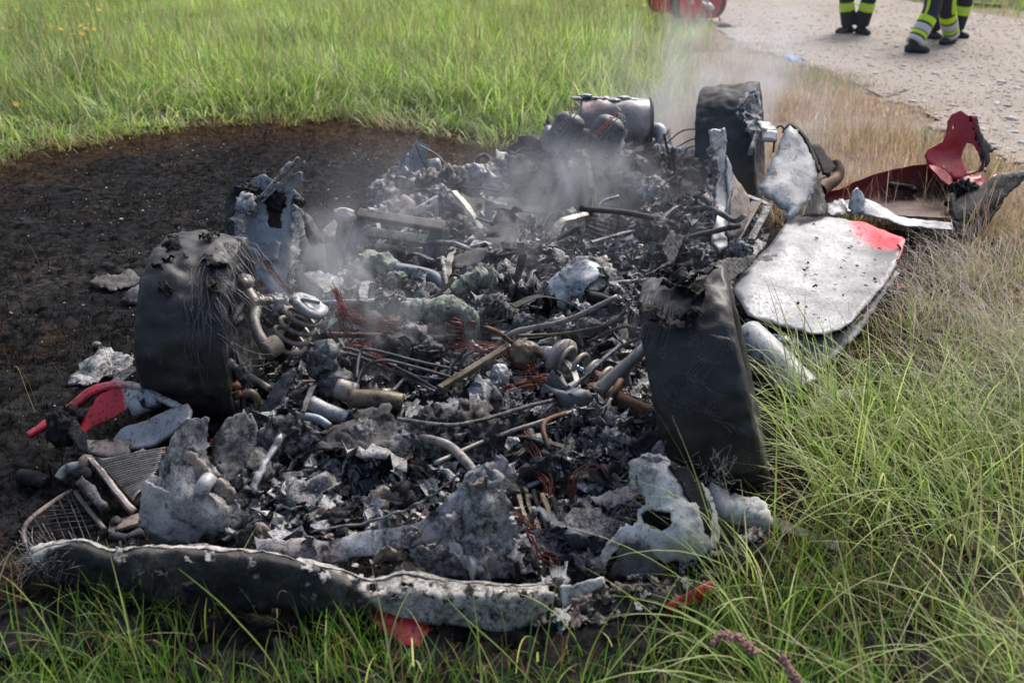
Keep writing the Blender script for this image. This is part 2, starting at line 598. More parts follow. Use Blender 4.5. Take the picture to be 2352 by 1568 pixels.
M.brass = burnt('brown tarnished metal', ((0.075, 0.06, 0.042), (0.21, 0.175, 0.125)), scale=9, soot=0.25, metal=0.4, rough=(0.35, 0.6), bump=0.25)
M.copper = burnt('bare copper wire', ((0.05, 0.016, 0.012), (0.24, 0.055, 0.038)), scale=22, soot=0.3, metal=0.4, rough=(0.35, 0.6), bump=0.1)
M.crust = burnt('green grey crust', ((0.12, 0.14, 0.115), (0.36, 0.39, 0.33)), scale=26, soot=0.3, soot_scale=70, bump=1.0, bumpd=0.01)
M.tan = burnt('tan scorched metal', ((0.13, 0.105, 0.09), (0.32, 0.265, 0.225)), scale=9, soot=0.26, bump=0.3)
M.rock = burnt('heat bleached lump', ((0.42, 0.36, 0.29), (0.62, 0.56, 0.49)), scale=9, soot=0.12, bump=0.6)
M.tread = burnt('charred tyre rubber', ((0.008, 0.008, 0.009), (0.022, 0.022, 0.024)), scale=9, soot=0.2, rough=(0.34, 0.62), specks=0.06, bump=0.45, bumpd=0.008, spec=0.45)
M.wirecord = burnt('bare steel tyre cord', ((0.05, 0.05, 0.053), (0.17, 0.17, 0.18)), scale=12, soot=0.2, metal=0.4, rough=(0.4, 0.6), bump=0.1)

def paint(name, red, burntc, scale=9, soot=0.24, rough=0.28, soot_scale=55, coat=0.1, spec=0.4, metal=0.0):
    k = NT(name)
    co = k.coords()
    at = k.n('Attribute', attribute_name='mask')
    f = k.math('ADD', at.outputs['Fac'], k.math('MULTIPLY', k.math('SUBTRACT', k.noise(co, 5, 6, 0.6), 0.5), 0.55))
    f = k.ramp(f, [(0.34, 0.0), (0.62, 1.0)])
    n1 = k.noise(co, scale, 7, 0.6)
    cb = k.ramp(n1, [(0.35, burntc[0]), (0.65, burntc[1])])
    nt = k.ramp(k.noise(co, 2.6, 4, 0.55, 0.5), [(0.46, 0.0), (0.66, 0.85)])
    cb = k.mix(nt, cb, [v * 0.5 + 0.01 for v in burntc[0]])
    cr = k.ramp(n1, [(0.3, [v * 0.75 for v in red]), (0.7, red)])
    c = k.mix(f, cr, cb)
    n4 = k.noise(co, soot_scale, 6, 0.7)
    e = 0.28 + soot * 0.45
    c = k.mix(k.ramp(n4, [(e - 0.03, 1.0), (e + 0.03, 0.0)]), c, (0.015, 0.014, 0.014))
    k.base(c)
    k.set(Roughness=k.ramp(n4, [(0.3, rough + 0.3), (0.6, rough)]), Coat_Weight=coat, Coat_Roughness=0.2)
    k.p.inputs['Specular IOR Level'].default_value = spec
    k.set(Metallic=metal)
    k.bump(k.math('ADD', n1, k.math('MULTIPLY', n4, 0.3)), 0.12, 0.004)
    return k.m
M.red = paint('red car paint', (0.42, 0.016, 0.026), ((0.24, 0.225, 0.215), (0.42, 0.415, 0.405)), soot=0.36, soot_scale=70)
M.redbrown = paint('scorched red paint', (0.17, 0.016, 0.016), ((0.035, 0.014, 0.012), (0.085, 0.024, 0.019)), soot=0.16, rough=0.45, coat=0.0, spec=0.3)
M.door = paint('door skin bleached by fire', (0.60, 0.05, 0.075), ((0.115, 0.12, 0.135), (0.205, 0.212, 0.225)), soot=0.16, metal=0.4, rough=0.45, soot_scale=75, coat=0.0, spec=0.3)
# ------------------------------------------------------------------ zones of the ground (surveyed in the photograph)
def ground_poly(pts):
    return [tuple(G(*p))[:2] for p in pts]
BURNT = ground_poly([(-260, 440), (-120, 402), (0, 383), (150, 345), (300, 318), (450, 300), (600, 288), (760, 284), (890, 290), (960, 318), (1080, 342), (1220, 338), (1420, 350),
                     (1600, 430), (1800, 520), (1950, 545), (2150, 560), (2215, 600), (2190, 680), (2090, 790), (1990, 890), (1900, 990), (1850, 1120), (1830, 1250),
                     (1790, 1335), (1720, 1400), (1560, 1450), (1300, 1480), (900, 1486), (500, 1425), (200, 1390), (0, 1372), (-300, 1330)])
PATH = ground_poly([(1330, -110), (1490, -40), (1560, 15), (1640, 62), (1700, 108), (1840, 148), (1960, 192), (2080, 245), (2190, 318), (2352, 378), (2700, 520), (3300, 560),
                    (3300, 330), (2700, 130), (2352, 48), (2200, 26), (2080, 2), (1960, -45), (1820, -110)])

def zone(xy):
    """signed distances: outside the burnt patch and outside the path (negative inside)"""
    xy = np.asarray(xy)[:, :2]
    p3 = np.concatenate([xy, np.zeros((len(xy), 1))], 1)
    wob = 0.16 * fbm(p3, 1.6, 3, 41) + 0.05 * fbm(p3, 8, 2, 43)
    db = poly_dist(xy, BURNT) * np.where(pip(xy, BURNT), -1, 1) + wob
    dp = poly_dist(xy, PATH) * np.where(pip(xy, PATH), -1, 1) + 0.12 * fbm(p3, 2.2, 3, 47)
    return db, dp

def gridsheet(name, x0, x1, y0, y1, step, keepf, zf, mat, attrs=None):
    xs = np.arange(x0, x1, step); ys = np.arange(y0, y1, step)
    X, Y = np.meshgrid(xs, ys)
    nx, ny = len(xs), len(ys)
    xy = np.stack([X.ravel(), Y.ravel()], 1)
    K = keepf(xy).reshape(ny, nx)
    q = K[:-1, :-1] & K[:-1, 1:] & K[1:, :-1] & K[1:, 1:]
    j, i = np.nonzero(q)
    a = j * nx + i
    quads = np.stack([a, a + 1, a + 1 + nx, a + nx], 1)
    used, inv = np.unique(quads, return_inverse=True)
    quads = inv.reshape(-1, 4)
    xy = xy[used]
    V = np.concatenate([xy, zf(xy)[:, None]], 1)
    me = mesh_np(name, V, quads.ravel(), np.full(len(quads), 4))
    if attrs:
        for nm, fn in attrs.items():
            point_attr(me, nm, fn(xy))
    return link(name, me, mat)

# soil under all of it
k = NT('meadow soil')
co = k.coords(False)
n1 = k.noise(co, 3.0, 8, 0.7); n2 = k.noise(co, 28, 6, 0.7)
c = k.mix(k.ramp(n1, [(0.4, 0.0), (0.6, 1.0)]), (0.012, 0.013, 0.006), (0.026, 0.018, 0.010))
c = k.mix(k.ramp(n2, [(0.5, 0.0), (0.7, 1.0)]), c, (0.03, 0.045, 0.012))
k.base(c); k.set(Roughness=0.95); k.bump(n2, 0.8, 0.02)
xs = [-300, -60, -20, -8, 8, 20, 60, 300]
gv = [(x, y, -0.012) for y in xs for x in xs]
gf = [(j * 8 + i, j * 8 + i + 1, j * 8 + i + 9, j * 8 + i + 8) for j in range(7) for i in range(7)]
me = mesh_np('ground', np.array(gv, float), [i for f in gf for i in f], [4] * len(gf), False)
tag(link('ground', me, k.m), 'dark grassy soil under the meadow and verge', kind='structure')

# burnt ground
k = NT('burnt ground')
co = k.coords(False)
n1 = k.noise(co, 2.2, 8, 0.7); n2 = k.noise(co, 22, 8, 0.72); n3 = k.noise(co, 75, 6, 0.7)
at = k.n('Attribute', attribute_name='burn')
blk = k.mix(k.ramp(n2, [(0.40, 0.0), (0.66, 1.0)]), (0.002, 0.002, 0.0022), (0.034, 0.033, 0.035))
brn = k.mix(k.ramp(n2, [(0.4, 0.0), (0.65, 1.0)]), (0.009, 0.006, 0.004), (0.080, 0.047, 0.026))
patch = k.ramp(n1, [(0.58, 0.0), (0.68, 0.6)])
blk = k.mix(patch, blk, brn)
blk = k.mix(k.math('MULTIPLY', k.ramp(k.noise(co, 1.3, 9, 0.75, 0.8), [(0.52, 0.0), (0.66, 1.0)]), k.ramp(n2, [(0.42, 0.0), (0.6, 0.9)])), blk, (0.075, 0.070, 0.070))
grn = k.mix(k.ramp(n2, [(0.4, 0.0), (0.65, 1.0)]), (0.04, 0.045, 0.018), (0.16, 0.115, 0.055))
f = k.math('ADD', at.outputs['Fac'], k.math('MULTIPLY', k.math('SUBTRACT', k.math('ADD', k.math('MULTIPLY', n2, 0.5), k.math('MULTIPLY', k.noise(co, 6, 7, 0.7), 0.5)), 0.5), 2.4))
c = k.mix(k.ramp(f, [(0.5, 0.0), (0.66, 1.0)]), brn, blk)
c = k.mix(k.ramp(f, [(0.05, 0.0), (0.2, 1.0)]), grn, c)
v = k.n('TexVoronoi'); v.inputs['Scale'].default_value = 26; k.l(co, v.inputs['Vector'])
fl = k.math('MULTIPLY', k.ramp(v.outputs['Distance'], [(0.07, 1.0), (0.11, 0.0)]), k.ramp(n1, [(0.5, 0.0), (0.58, 1.0)]))
c = k.mix(fl, c, (0.33, 0.33, 0.31))
k.base(c); k.set(Roughness=k.ramp(n3, [(0.3, 0.7), (0.7, 0.95)]))
k.p.inputs['Specular IOR Level'].default_value = 0.03
k.bump(k.math('ADD', n2, k.math('MULTIPLY', n3, 0.5)), 1.0, 0.02)
def bz(xy):
    p = np.concatenate([xy, np.zeros((len(xy), 1))], 1)
    return 0.006 + 0.02 * fbm(p, 2.5, 3, 3) * 0.4 + 0.016 * fbm(p, 11, 3, 5) + np.clip(0.010 * fbm(p, 26, 2, 6, ridge=True), -0.01, 0.02)
def burnf(xy):
    db, dp = zone(xy)
    return np.clip(np.where(xy[:, 1] < 3.6, 1.3, 0.30) - db * np.clip(1.25 - xy[:, 1] / 9.0, 0.42, 1), 0, 1)
tag(gridsheet('burnt_ground', -6.5, 3.6, 1.15, 9.6, 0.026, lambda xy: zone(xy)[0] < 0.4, bz, k.m, {'burn': burnf}), 'black charred patch of ground round the wreck, brown at its edge', kind='structure')

# gravel path
k = NT('pale gravel')
co = k.coords(False)
n1 = k.noise(co, 0.9, 6, 0.65); n2 = k.noise(co, 30, 6, 0.7)
v = k.n('TexVoronoi'); v.inputs['Scale'].default_value = 34; k.l(co, v.inputs['Vector'])
c = k.mix(k.ramp(n1, [(0.4, 0.0), (0.62, 1.0)]), (0.20, 0.168, 0.14), (0.27, 0.235, 0.205))
c = k.mix(k.math('MULTIPLY', k.ramp(v.outputs['Color'], [(0.2, 0.0), (0.9, 1.0)]), 0.55), c, (0.20, 0.165, 0.14))
c = k.mix(k.ramp(n2, [(0.55, 0.0), (0.75, 0.7)]), c, (0.38, 0.345, 0.315))
k.base(c); k.set(Roughness=0.9)
k.bump(k.math('ADD', k.math('MULTIPLY', v.outputs['Distance'], -1.0), n2), 0.15, 0.008)
def pz(xy):
    p = np.concatenate([xy, np.zeros((len(xy), 1))], 1)
    return 0.004 + 0.012 * (1 + fbm(p, 1.5, 3, 13)) 
tag(gridsheet('gravel_path', 0.5, 24, 6.0, 42, 0.085, lambda xy: zone(xy)[1] < 0.05, pz, k.m), 'pale stony gravel path behind the wreck', kind='structure')

k = NT('dry soil')
co = k.coords(False)
n1 = k.noise(co, 4, 8, 0.7); n2 = k.noise(co, 40, 6, 0.7)
c = k.mix(k.ramp(n1, [(0.4, 0.0), (0.6, 1.0)]), (0.10, 0.072, 0.048), (0.20, 0.155, 0.115))
c = k.mix(k.ramp(n2, [(0.45, 0.0), (0.65, 1.0)]), c, (0.24, 0.195, 0.155))
k.base(c); k.set(Roughness=0.95); k.bump(n2, 0.6, 0.012)
def ds_keep(xy):
    db, dp = zone(xy)
    t = (xy[:, 1] - G(1500, 320).y) / (G(1650, 60).y - G(1500, 320).y)
    rm = xy[:, 0] - (G(1500, 320).x + (G(1650, 60).x - G(1500, 320).x) * t)
    return (db > 0.12) & (dp > -0.12) & (dp < 2.6) & (rm > -0.35) & (xy[:, 1] > 4.2)
tag(gridsheet('dry_soil', 0.2, 9.0, 4.2, 19, 0.07, ds_keep, lambda xy: -0.002 + 0.006 * fbm(np.concatenate([xy, np.zeros((len(xy), 1))], 1), 6, 3, 15), k.m), 'pale dry soil and straw between the wreck and the path', kind='structure')

def stones(name, n, sizes, pts, cols, label):
    V0, F0 = ico(1)
    F0 = np.array(F0)
    var = [V0 * (1 + 0.28 * fbm(V0 + s * 5.3, 1.3, 2, s))[:, None] * np.array([1, random.uniform(0.6, 1), random.uniform(0.25, 0.42)]) for s in range(12)]
    Vs, Ls, Cs = [], [], []
    for i in range(n):
        a = random.uniform(0, 6.28); ca, sa = math.cos(a), math.sin(a)
        v = var[i % 12] * sizes[i]
        v = np.stack([v[:, 0] * ca - v[:, 1] * sa, v[:, 0] * sa + v[:, 1] * ca, v[:, 2]], 1) + pts[i]
        Vs.append(v); Ls.append(F0 + i * len(V0)); Cs.append(np.repeat(cols[i][None], len(V0), 0))
    me = mesh_np(name, np.concatenate(Vs), np.concatenate(Ls).ravel(), np.full(n * len(F0), 3), False)
    point_attr(me, 'tone', np.concatenate(Cs))
    k = NT(name)
    at = k.n('Attribute', attribute_name='tone')
    nz = k.noise(k.coords(False), 40, 5, 0.6)
    k.base(k.mix(k.math('MULTIPLY', nz, 0.35), at.outputs['Color'], (0.6, 0.55, 0.5)))
    k.set(Roughness=0.85)
    return tag(link(name, me, k.m), label, kind='stuff')

def sample(n, x0, x1, y0, y1, cond, dens=None):
    out = []
    tot = 0
    while tot < n:
        m = n * 2
        xy = np.stack([RNG.uniform(x0, x1, m), RNG.uniform(y0, y1, m)], 1)
        kf = cond(xy)
        if dens is not None:
            kf &= RNG.uniform(0, 1, m) < dens(xy)
        out.append(xy[kf]); tot += int(kf.sum())
    return np.concatenate(out)[:n]

pp = sample(10500, 0.8, 13, 6.5, 22, lambda xy: (zone(xy)[1] < 0.12) & (np.abs(xy[:, 0]) < xy[:, 1] * 0.56 + 0.8), lambda xy: np.clip((9.0 / xy[:, 1]) ** 1.2, 0, 1))
sz = np.clip(RNG.lognormal(-4.55, 0.5, len(pp)), 0.005, 0.045)
pal = np.array([(0.34, 0.30, 0.27), (0.28, 0.24, 0.21), (0.42, 0.385, 0.355), (0.31, 0.255, 0.21), (0.26, 0.24, 0.23), (0.38, 0.32, 0.265)])
stones('gravel', len(pp), sz, np.concatenate([pp, (pz(pp) + sz * 0.15)[:, None]], 1), pal[RNG.integers(0, 6, len(pp))] * RNG.uniform(0.75, 1.15, (len(pp), 1)), 'loose pale pebbles lying over the gravel path')

# ------------------------------------------------------------------ grass
def grass_mat(name, transl=0.45, rough=0.45):
    k = NT(name)
    at = k.n('Attribute', attribute_name='tone')
    k.base(at.outputs['Color']); k.set(Roughness=rough)
    k.p.inputs['Specular IOR Level'].default_value = 0.35
    if transl:
        tr = k.n('BsdfTranslucent')
        g = k.n('HueSaturation'); g.inputs['Saturation'].default_value = 1.07; g.inputs['Value'].default_value = 1.6
        k.l(at.outputs['Color'], g.inputs['Color']); k.l(g.outputs[0], tr.inputs[0])
        mx = k.n('MixShader'); mx.inputs[0].default_value = transl
        k.l(k.p.outputs[0], mx.inputs[1]); k.l(tr.outputs[0], mx.inputs[2]); k.l(mx.outputs[0], k.out.inputs[0])
    return k.m
GRASS = grass_mat('grass blades')
STUB = grass_mat('charred blades', 0.0, 0.9)
STUB.node_tree.nodes['Principled BSDF'].inputs['Specular IOR Level'].default_value = 0.03

def blades(xy, z0, L, az, tilt, curl, width, col, segs=4, tipcol=None, tipfrom=0.7, roll=None):
    """arching blades; returns verts, quads, colours, and the curve points"""
    n = len(xy)
    P = np.concatenate([xy, np.broadcast_to(np.asarray(z0, float), (n,))[:, None]], 1)
    d = np.stack([np.cos(az), np.sin(az)], 1)
    side = np.stack([-np.sin(az), np.cos(az), np.zeros(n)], 1)
    if roll is not None:
        fw = np.stack([d[:, 0], d[:, 1], np.zeros(n)], 1)
        side = side * np.cos(roll)[:, None] + fw * np.sin(roll)[:, None]
    rings = [P]
    for s in range(segs):
        th = tilt + curl * ((s + 0.5) / segs) ** 1.3
        step = L / segs
        P = P + np.concatenate([d * (np.sin(th) * step)[:, None], (np.cos(th) * step)[:, None]], 1)
        P[:, 2] = np.maximum(P[:, 2], 0.006)
        rings.append(P)
    V = np.zeros((n, segs + 1, 2, 3)); C = np.zeros((n, segs + 1, 2, 3))
    for s in range(segs + 1):
        t = s / segs
        w = width * (1 - t ** 2.2) * 0.5 + 0.0003
        V[:, s, 0] = rings[s] - side * w[:, None]
        V[:, s, 1] = rings[s] + side * w[:, None]
        cc = col if tipcol is None or t < tipfrom else tipcol
        C[:, s, 0] = cc; C[:, s, 1] = cc
    base = (np.arange(n) * (segs + 1) * 2)[:, None]
    q = []
    for s in range(segs):
        a = base + s * 2
        q.append(np.concatenate([a, a + 1, a + 3, a + 2], 1))
    Q = np.stack(q, 1).reshape(-1, 4)
    return V.reshape(-1, 3), Q, C.reshape(-1, 3), np.stack(rings, 1)

def grass_obj(name, sets, mat, label):
    Vs, Qs, Cs, o = [], [], [], 0
    for (V, Q, C, _r) in sets:
        Vs.append(V); Qs.append(Q + o); Cs.append(C); o += len(V)
    V = np.concatenate(Vs); Q = np.concatenate(Qs)
    me = mesh_np(name, V, Q.ravel(), np.full(len(Q), 4))
    point_attr(me, 'tone', np.concatenate(Cs))
    return tag(link(name, me, mat), label, kind='stuff')

def pick(n, pal, wts, jit=0.18):
    pal = np.array(pal)
    i = RNG.choice(len(pal), n, p=np.array(wts) / sum(wts))
    return pal[i] * RNG.uniform(1 - jit, 1 + jit, (n, 1)) * RNG.uniform(0.94, 1.06, (n, 3))

U = RNG.uniform
# a line in plan dividing the meadow from the dry strip to the right of it
_m0, _m1 = G(1650, 60), G(1500, 320)
def right_of_meadow(xy):
    t = (xy[:, 1] - _m1.y) / (_m0.y - _m1.y)
    return xy[:, 0] - (_m1.x + (_m0.x - _m1.x) * t)
def inview(xy, m=1.2):
    return np.abs(xy[:, 0]) < xy[:, 1] * 0.535 + m

def clump(xy, fr=1.2, seed=61):
    return fbm(np.concatenate([xy, np.zeros((len(xy), 1))], 1), fr, 3, seed)

# 1 the meadow behind and to the left
xy = sample(112000, -19, 5.0, 5.0, 27, lambda q: (zone(q)[0] > -0.02) & (zone(q)[1] > 0.0) & inview(q, 3.0) & (right_of_meadow(q) < 0.5 * clump(q, 0.8, 5)) & (q[:, 1] > 4.5),
            lambda q: np.clip((7.0 / q[:, 1]) ** 0.9, 0, 1) * np.clip(0.62 + 0.5 * clump(q, 2.2, 77), 0.15, 1))
db, dp = zone(xy)
n = len(xy); cl = clump(xy, 0.7, 9)
hgt = np.clip(0.10 + 0.24 * np.clip(db / 0.9, 0, 1) + 0.10 * np.clip((db - 1) / 3, 0, 1) + 0.10 * cl, 0.06, 0.6) * U(0.5, 1.25, n) * np.clip(0.25 + dp / 3.5, 0.25, 1)
lod = np.clip(1.15 - db / 3.4 + 0.5 * clump(xy, 0.9, 13), 0.12, 1.1)                         # flattened near the fire's edge
col = pick(n, [(0.17, 0.28, 0.055), (0.24, 0.36, 0.085), (0.10, 0.18, 0.04), (0.34, 0.41, 0.16), (0.45, 0.44, 0.27), (0.32, 0.24, 0.18)], [24, 28, 17, 20, 9, 3], 0.34)
col = col * (1 + 0.28 * np.clip(clump(xy, 1.7, 15), -1, 1))[:, None]
far = np.clip((xy[:, 1] - 8) / 8, 0, 1)
col = col * (1 - 0.3 * far[:, None]) + np.array([(0.26, 0.37, 0.09)]) * 0.3 * far[:, None]
sing = np.clip(1 - db / 0.28, 0, 1)[:, None] * U(0.3, 1, (n, 1))
col = col * (1 - sing) + np.array([(0.16, 0.10, 0.05)]) * sing
setA = blades(xy, 0.0, hgt * (1 + 0.35 * lod), 6.0 * clump(xy, 0.8, 17) + RNG.normal(0, 1.0, n), U(0.02, 0.45, n) + 0.75 * lod * U(0, 1, n), U(0.1, 1.1, n) + 1.5 * lod * U(0, 1, n),
              np.clip(0.0048 + 0.00045 * xy[:, 1], 0, 0.013) * U(0.7, 1.3, n), col, 4, roll=U(-0.6, 0.6, n))
# flowering stalks
xy2 = xy[RNG.choice(n, 11000, replace=False)] + RNG.normal(0, 0.05, (11000, 2))
db2, dp2 = zone(xy2)
m2 = len(xy2)
tips = pick(m2, [(0.26, 0.17, 0.14), (0.32, 0.26, 0.18), (0.30, 0.30, 0.16)], [3, 4, 3])
setB = blades(xy2, 0.0, np.clip(0.2 + 0.35 * np.clip(db2 / 2, 0, 1), 0, 1) * U(0.8, 1.4, m2) * np.clip(0.4 + dp2, 0.4, 1), U(0, 6.28, m2), U(0, 0.25, m2) + 0.5 * np.clip(1 - db2, 0, 1) * U(0, 1, m2), U(0.1, 0.7, m2),
              np.full(m2, 0.006), pick(m2, [(0.17, 0.19, 0.06), (0.24, 0.22, 0.10)], [1, 1]), 5, tips, 0.75)
q_ = sample(7000, 5.5, 17, 12.5, 30, lambda q: (zone(q)[1] > 0.05) & (q[:, 0] > 5.8) & inview(q, 2.0))
mq = len(q_)
setC = blades(q_, 0.0, U(0.1, 0.35, mq), U(0, 6.28, mq), U(0, 0.5, mq), U(0.1, 1.0, mq), U(0.008, 0.014, mq), pick(mq, [(0.16, 0.25, 0.05), (0.24, 0.28, 0.09), (0.3, 0.24, 0.13)], [4, 3, 2]), 3)
grass_obj('meadow_grass', [setA, setB, setC], GRASS, 'tall bright green meadow grass with brown flowering stalks behind the burnt ground')

# 2 the thin dry grass between wreck and path
xy = sample(25000, -1.5, 7.5, 3.6, 16, lambda q: (zone(q)[0] > -0.1) & (zone(q)[1] > -0.9) & (U(0, 1, len(q)) < np.clip(1.05 + zone(q)[1] / 0.8, 0, 1) ** 1.6) & inview(q, 0.8) & (right_of_meadow(q) > -0.5 + 0.5 * clump(q, 0.8, 5)) & ((q[:, 1] > 5.4) | (q[:, 0] > 2.3)),
            lambda q: np.clip((6.0 / q[:, 1]) ** 0.8, 0, 1) * np.clip(0.35 + 0.95 * clump(q, 1.9, 21), 0.02, 1))
n = len(xy); db, dp = zone(xy); cl = clump(xy, 0.9, 33)
g = np.clip(0.35 + 1.1 * cl - 0.25 * right_of_meadow(xy), 0, 1)[:, None]
dry = pick(n, [(0.40, 0.29, 0.21), (0.46, 0.36, 0.29), (0.25, 0.17, 0.12), (0.38, 0.31, 0.18)], [4, 3, 3, 3])
grn = pick(n, [(0.13, 0.18, 0.045), (0.20, 0.21, 0.07), (0.09, 0.13, 0.03)], [3, 4, 2])
col = np.where(U(0, 1, (n, 1)) < g * 0.8, grn, dry)
hh = U(0.03, 0.17, n) * np.clip(0.35 + dp / 0.9, 0.3, 1.0) * (1 + 0.4 * cl)
setA = blades(xy, 0.0, np.clip(hh, 0.025, 0.5), U(0, 6.28, n), U(0, 0.7, n), U(0, 1.1, n), U(0.0022, 0.0048, n) * (0.7 + xy[:, 1] / 12), col, 3, roll=U(-0.6, 0.6, n))
m2 = 5200
xy2 = xy[RNG.choice(n, m2, replace=False)]
d2 = zone(xy2)[1]
setB = blades(xy2, 0.0, U(0.2, 0.42, m2) * np.clip(0.3 + d2, 0.3, 1), U(0, 6.28, m2), U(0, 0.3, m2), U(0, 0.9, m2), np.full(m2, 0.0028), pick(m2, [(0.30, 0.23, 0.15), (0.22, 0.15, 0.10)], [1, 1]), 5,
              pick(m2, [(0.38, 0.30, 0.24), (0.30, 0.20, 0.16)], [1, 1]), 0.7)
grass_obj('dry_grass', [setA, setB], GRASS, 'thin straw coloured dry grass between the wreck and the gravel path')

# 3 the long wet grass at the right, 4 the grass before the bumper
def right_zone(q):
    return (zone(q)[0] > -0.05) & (q[:, 0] > 0.35) & (q[:, 1] < 6.2) & (q[:, 0] < q[:, 1] * 0.56 + 1.0)
xy = sample(8000, 0.3, 4.2, 1.3, 6.2, right_zone, lambda q: np.clip((2.0 / q[:, 1]) ** 0.6, 0, 1) * np.clip(0.35 + 1.0 * clump(q, 3.2, 87), 0.02, 1))
n = len(xy); cl = clump(xy, 1.3, 35)
farr = np.clip((xy[:, 1] - 3.4) / 1.2, 0, 1)[:, None]
col = pick(n, [(0.085, 0.16, 0.025), (0.13, 0.20, 0.04), (0.06, 0.11, 0.02), (0.19, 0.15, 0.06)], [4, 4, 3, 2])
dryc = pick(n, [(0.30, 0.22, 0.11), (0.24, 0.16, 0.08), (0.2, 0.2, 0.08)], [3, 2, 2])
col = np.where(U(0, 1, (n, 1)) < farr * 0.75 + 0.12, dryc, col)
under = blades(xy, 0.0, U(0.05, 0.20, n) * (1 + 0.4 * cl), U(0, 6.28, n), U(0, 0.6, n), U(0.1, 1.3, n), U(0.0018, 0.004, n), col, 3, roll=U(-0.8, 0.8, n))
def arch(N, rect, cond, Lr, azr, tr, cr, wr, pal, wts, segs=8, tip=None):
    q = sample(N, *rect, cond, lambda q: np.clip(0.5 + 0.8 * clump(q, 2.4, 55), 0.02, 1))
    m = len(q)
    return blades(q, 0.0, U(*Lr, m), RNG.normal(azr[0], azr[1], m), U(*tr, m), U(*cr, m), U(*wr, m), pick(m, pal, wts), segs,
                  None if tip is None else pick(m, tip, [1] * len(tip)), 0.55, roll=U(-0.7, 0.7, m))
LIT = [(0.26, 0.35, 0.09), (0.34, 0.41, 0.14), (0.17, 0.25, 0.06), (0.42, 0.42, 0.21)]
arc1 = arch(2300, (0.55, 3.6, 1.5, 3.4), right_zone, (0.26, 0.58), (2.6, 1.25), (0.2, 1.0), (0.4, 1.5), (0.0024, 0.0058), LIT, [4, 4, 3, 2])
arc2 = arch(2300, (1.5, 4.0, 2.8, 4.6), right_zone, (0.26, 0.50), (2.6, 1.2), (0.05, 0.6), (0.9, 2.1), (0.0011, 0.0022), [(0.30, 0.31, 0.16), (0.36, 0.30, 0.22), (0.2, 0.27, 0.08)], [3, 3, 2], 9, [(0.42, 0.37, 0.33), (0.34, 0.28, 0.25)])
arc3 = arch(1500, (2.2, 4.2, 3.6, 5.6), right_zone, (0.12, 0.34), (2.0, 2.0), (0.0, 0.5), (0.6, 1.8), (0.0011, 0.0024), [(0.34, 0.27, 0.15), (0.26, 0.24, 0.1), (0.4, 0.34, 0.27)], [3, 2, 3], 8)
q_ = sample(3800, 0.3, 4.2, 1.3, 6.2, lambda q: (zone(q)[0] > -0.25) & (q[:, 0] > 0.35) & (q[:, 0] < q[:, 1] * 0.56 + 1.0), lambda q: np.clip(0.3 + 0.9 * clump(q, 2.0, 123), 0.05, 1))
mq = len(q_)
thatch = blades(q_, 0.004, U(0.06, 0.26, mq), U(0, 6.28, mq), U(0.9, 1.5, mq), U(-0.3, 0.5, mq), U(0.0014, 0.0032, mq), pick(mq, [(0.26, 0.19, 0.10), (0.16, 0.10, 0.055), (0.34, 0.27, 0.16), (0.06, 0.045, 0.03)], [3, 3, 2, 2]), 4)
grass_obj('verge_grass', [under, arc1, arc2, arc3, thatch], GRASS, 'long wet green grass arching beside the wreck, full of dew')

def front_zone(q):
    return (zone(q)[0] > -0.03) & (q[:, 1] < 2.35) & (q[:, 0] < 1.2)
xy = sample(12000, -2.2, 1.3, 0.7, 2.4, front_zone, lambda q: np.clip(0.45 + 0.8 * clump(q, 3.0, 67), 0.03, 1))
n = len(xy)
fr = blades(xy, 0.0, U(0.04, 0.17, n), U(0, 6.28, n), U(0, 0.7, n), U(0, 1.2, n), U(0.002, 0.0044, n), pick(n, [(0.06, 0.13, 0.02), (0.10, 0.19, 0.03), (0.15, 0.2, 0.05), (0.2, 0.14, 0.06)], [4, 4, 2, 1.2]), 4, roll=U(-0.8, 0.8, n))
fr2 = arch(620, (-2.2, 1.2, 0.9, 2.2), front_zone, (0.16, 0.38), (1.2, 2.2), (0.0, 0.7), (0.2, 1.5), (0.002, 0.0045), LIT, [4, 4, 3, 2])
grass_obj('foreground_grass', [fr, fr2], GRASS, 'green grass growing before the burnt bumper, nearest the camera')

# dew on the arching stalks
pts = []
for s, share in ((arc1, 0.5), (arc2, 1.6), (arc3, 1.2), (under, 0.05)):
    R_ = s[3]
    m, kk = R_.shape[0], R_.shape[1]
    cnt = int(m * share * 3)
    b = RNG.integers(0, m, cnt); t = U(0.35, 0.99, cnt) * (kk - 1)
    i = t.astype(int)
    p = R_[b, i] + (R_[b, i + 1] - R_[b, i]) * (t - i)[:, None]
    p[:, 2] -= 0.0015
    pts.append(p)
pts = np.concatenate(pts)
O = np.array([(1, 0, 0), (-1, 0, 0), (0, 1, 0), (0, -1, 0), (0, 0, 1), (0, 0, -1)], float)
OF = np.array([(0, 2, 4), (2, 1, 4), (1, 3, 4), (3, 0, 4), (2, 0, 5), (1, 2, 5), (3, 1, 5), (0, 3, 5)])
rr = U(0.0009, 0.0021, len(pts))
V = (pts[:, None, :] + O[None] * rr[:, None, None]).reshape(-1, 3)
T = (OF[None] + (np.arange(len(pts)) * 6)[:, None, None]).reshape(-1, 3)
k = NT('dew'); k.base((0.9, 0.92, 0.92)); k.set(Roughness=0.05, Transmission_Weight=0.6, IOR=1.33)
tag(link('dew', mesh_np('dew', V, T.ravel(), np.full(len(T), 3)), k.m), 'bright dew drops hanging on the bent grass at the right', kind='stuff')

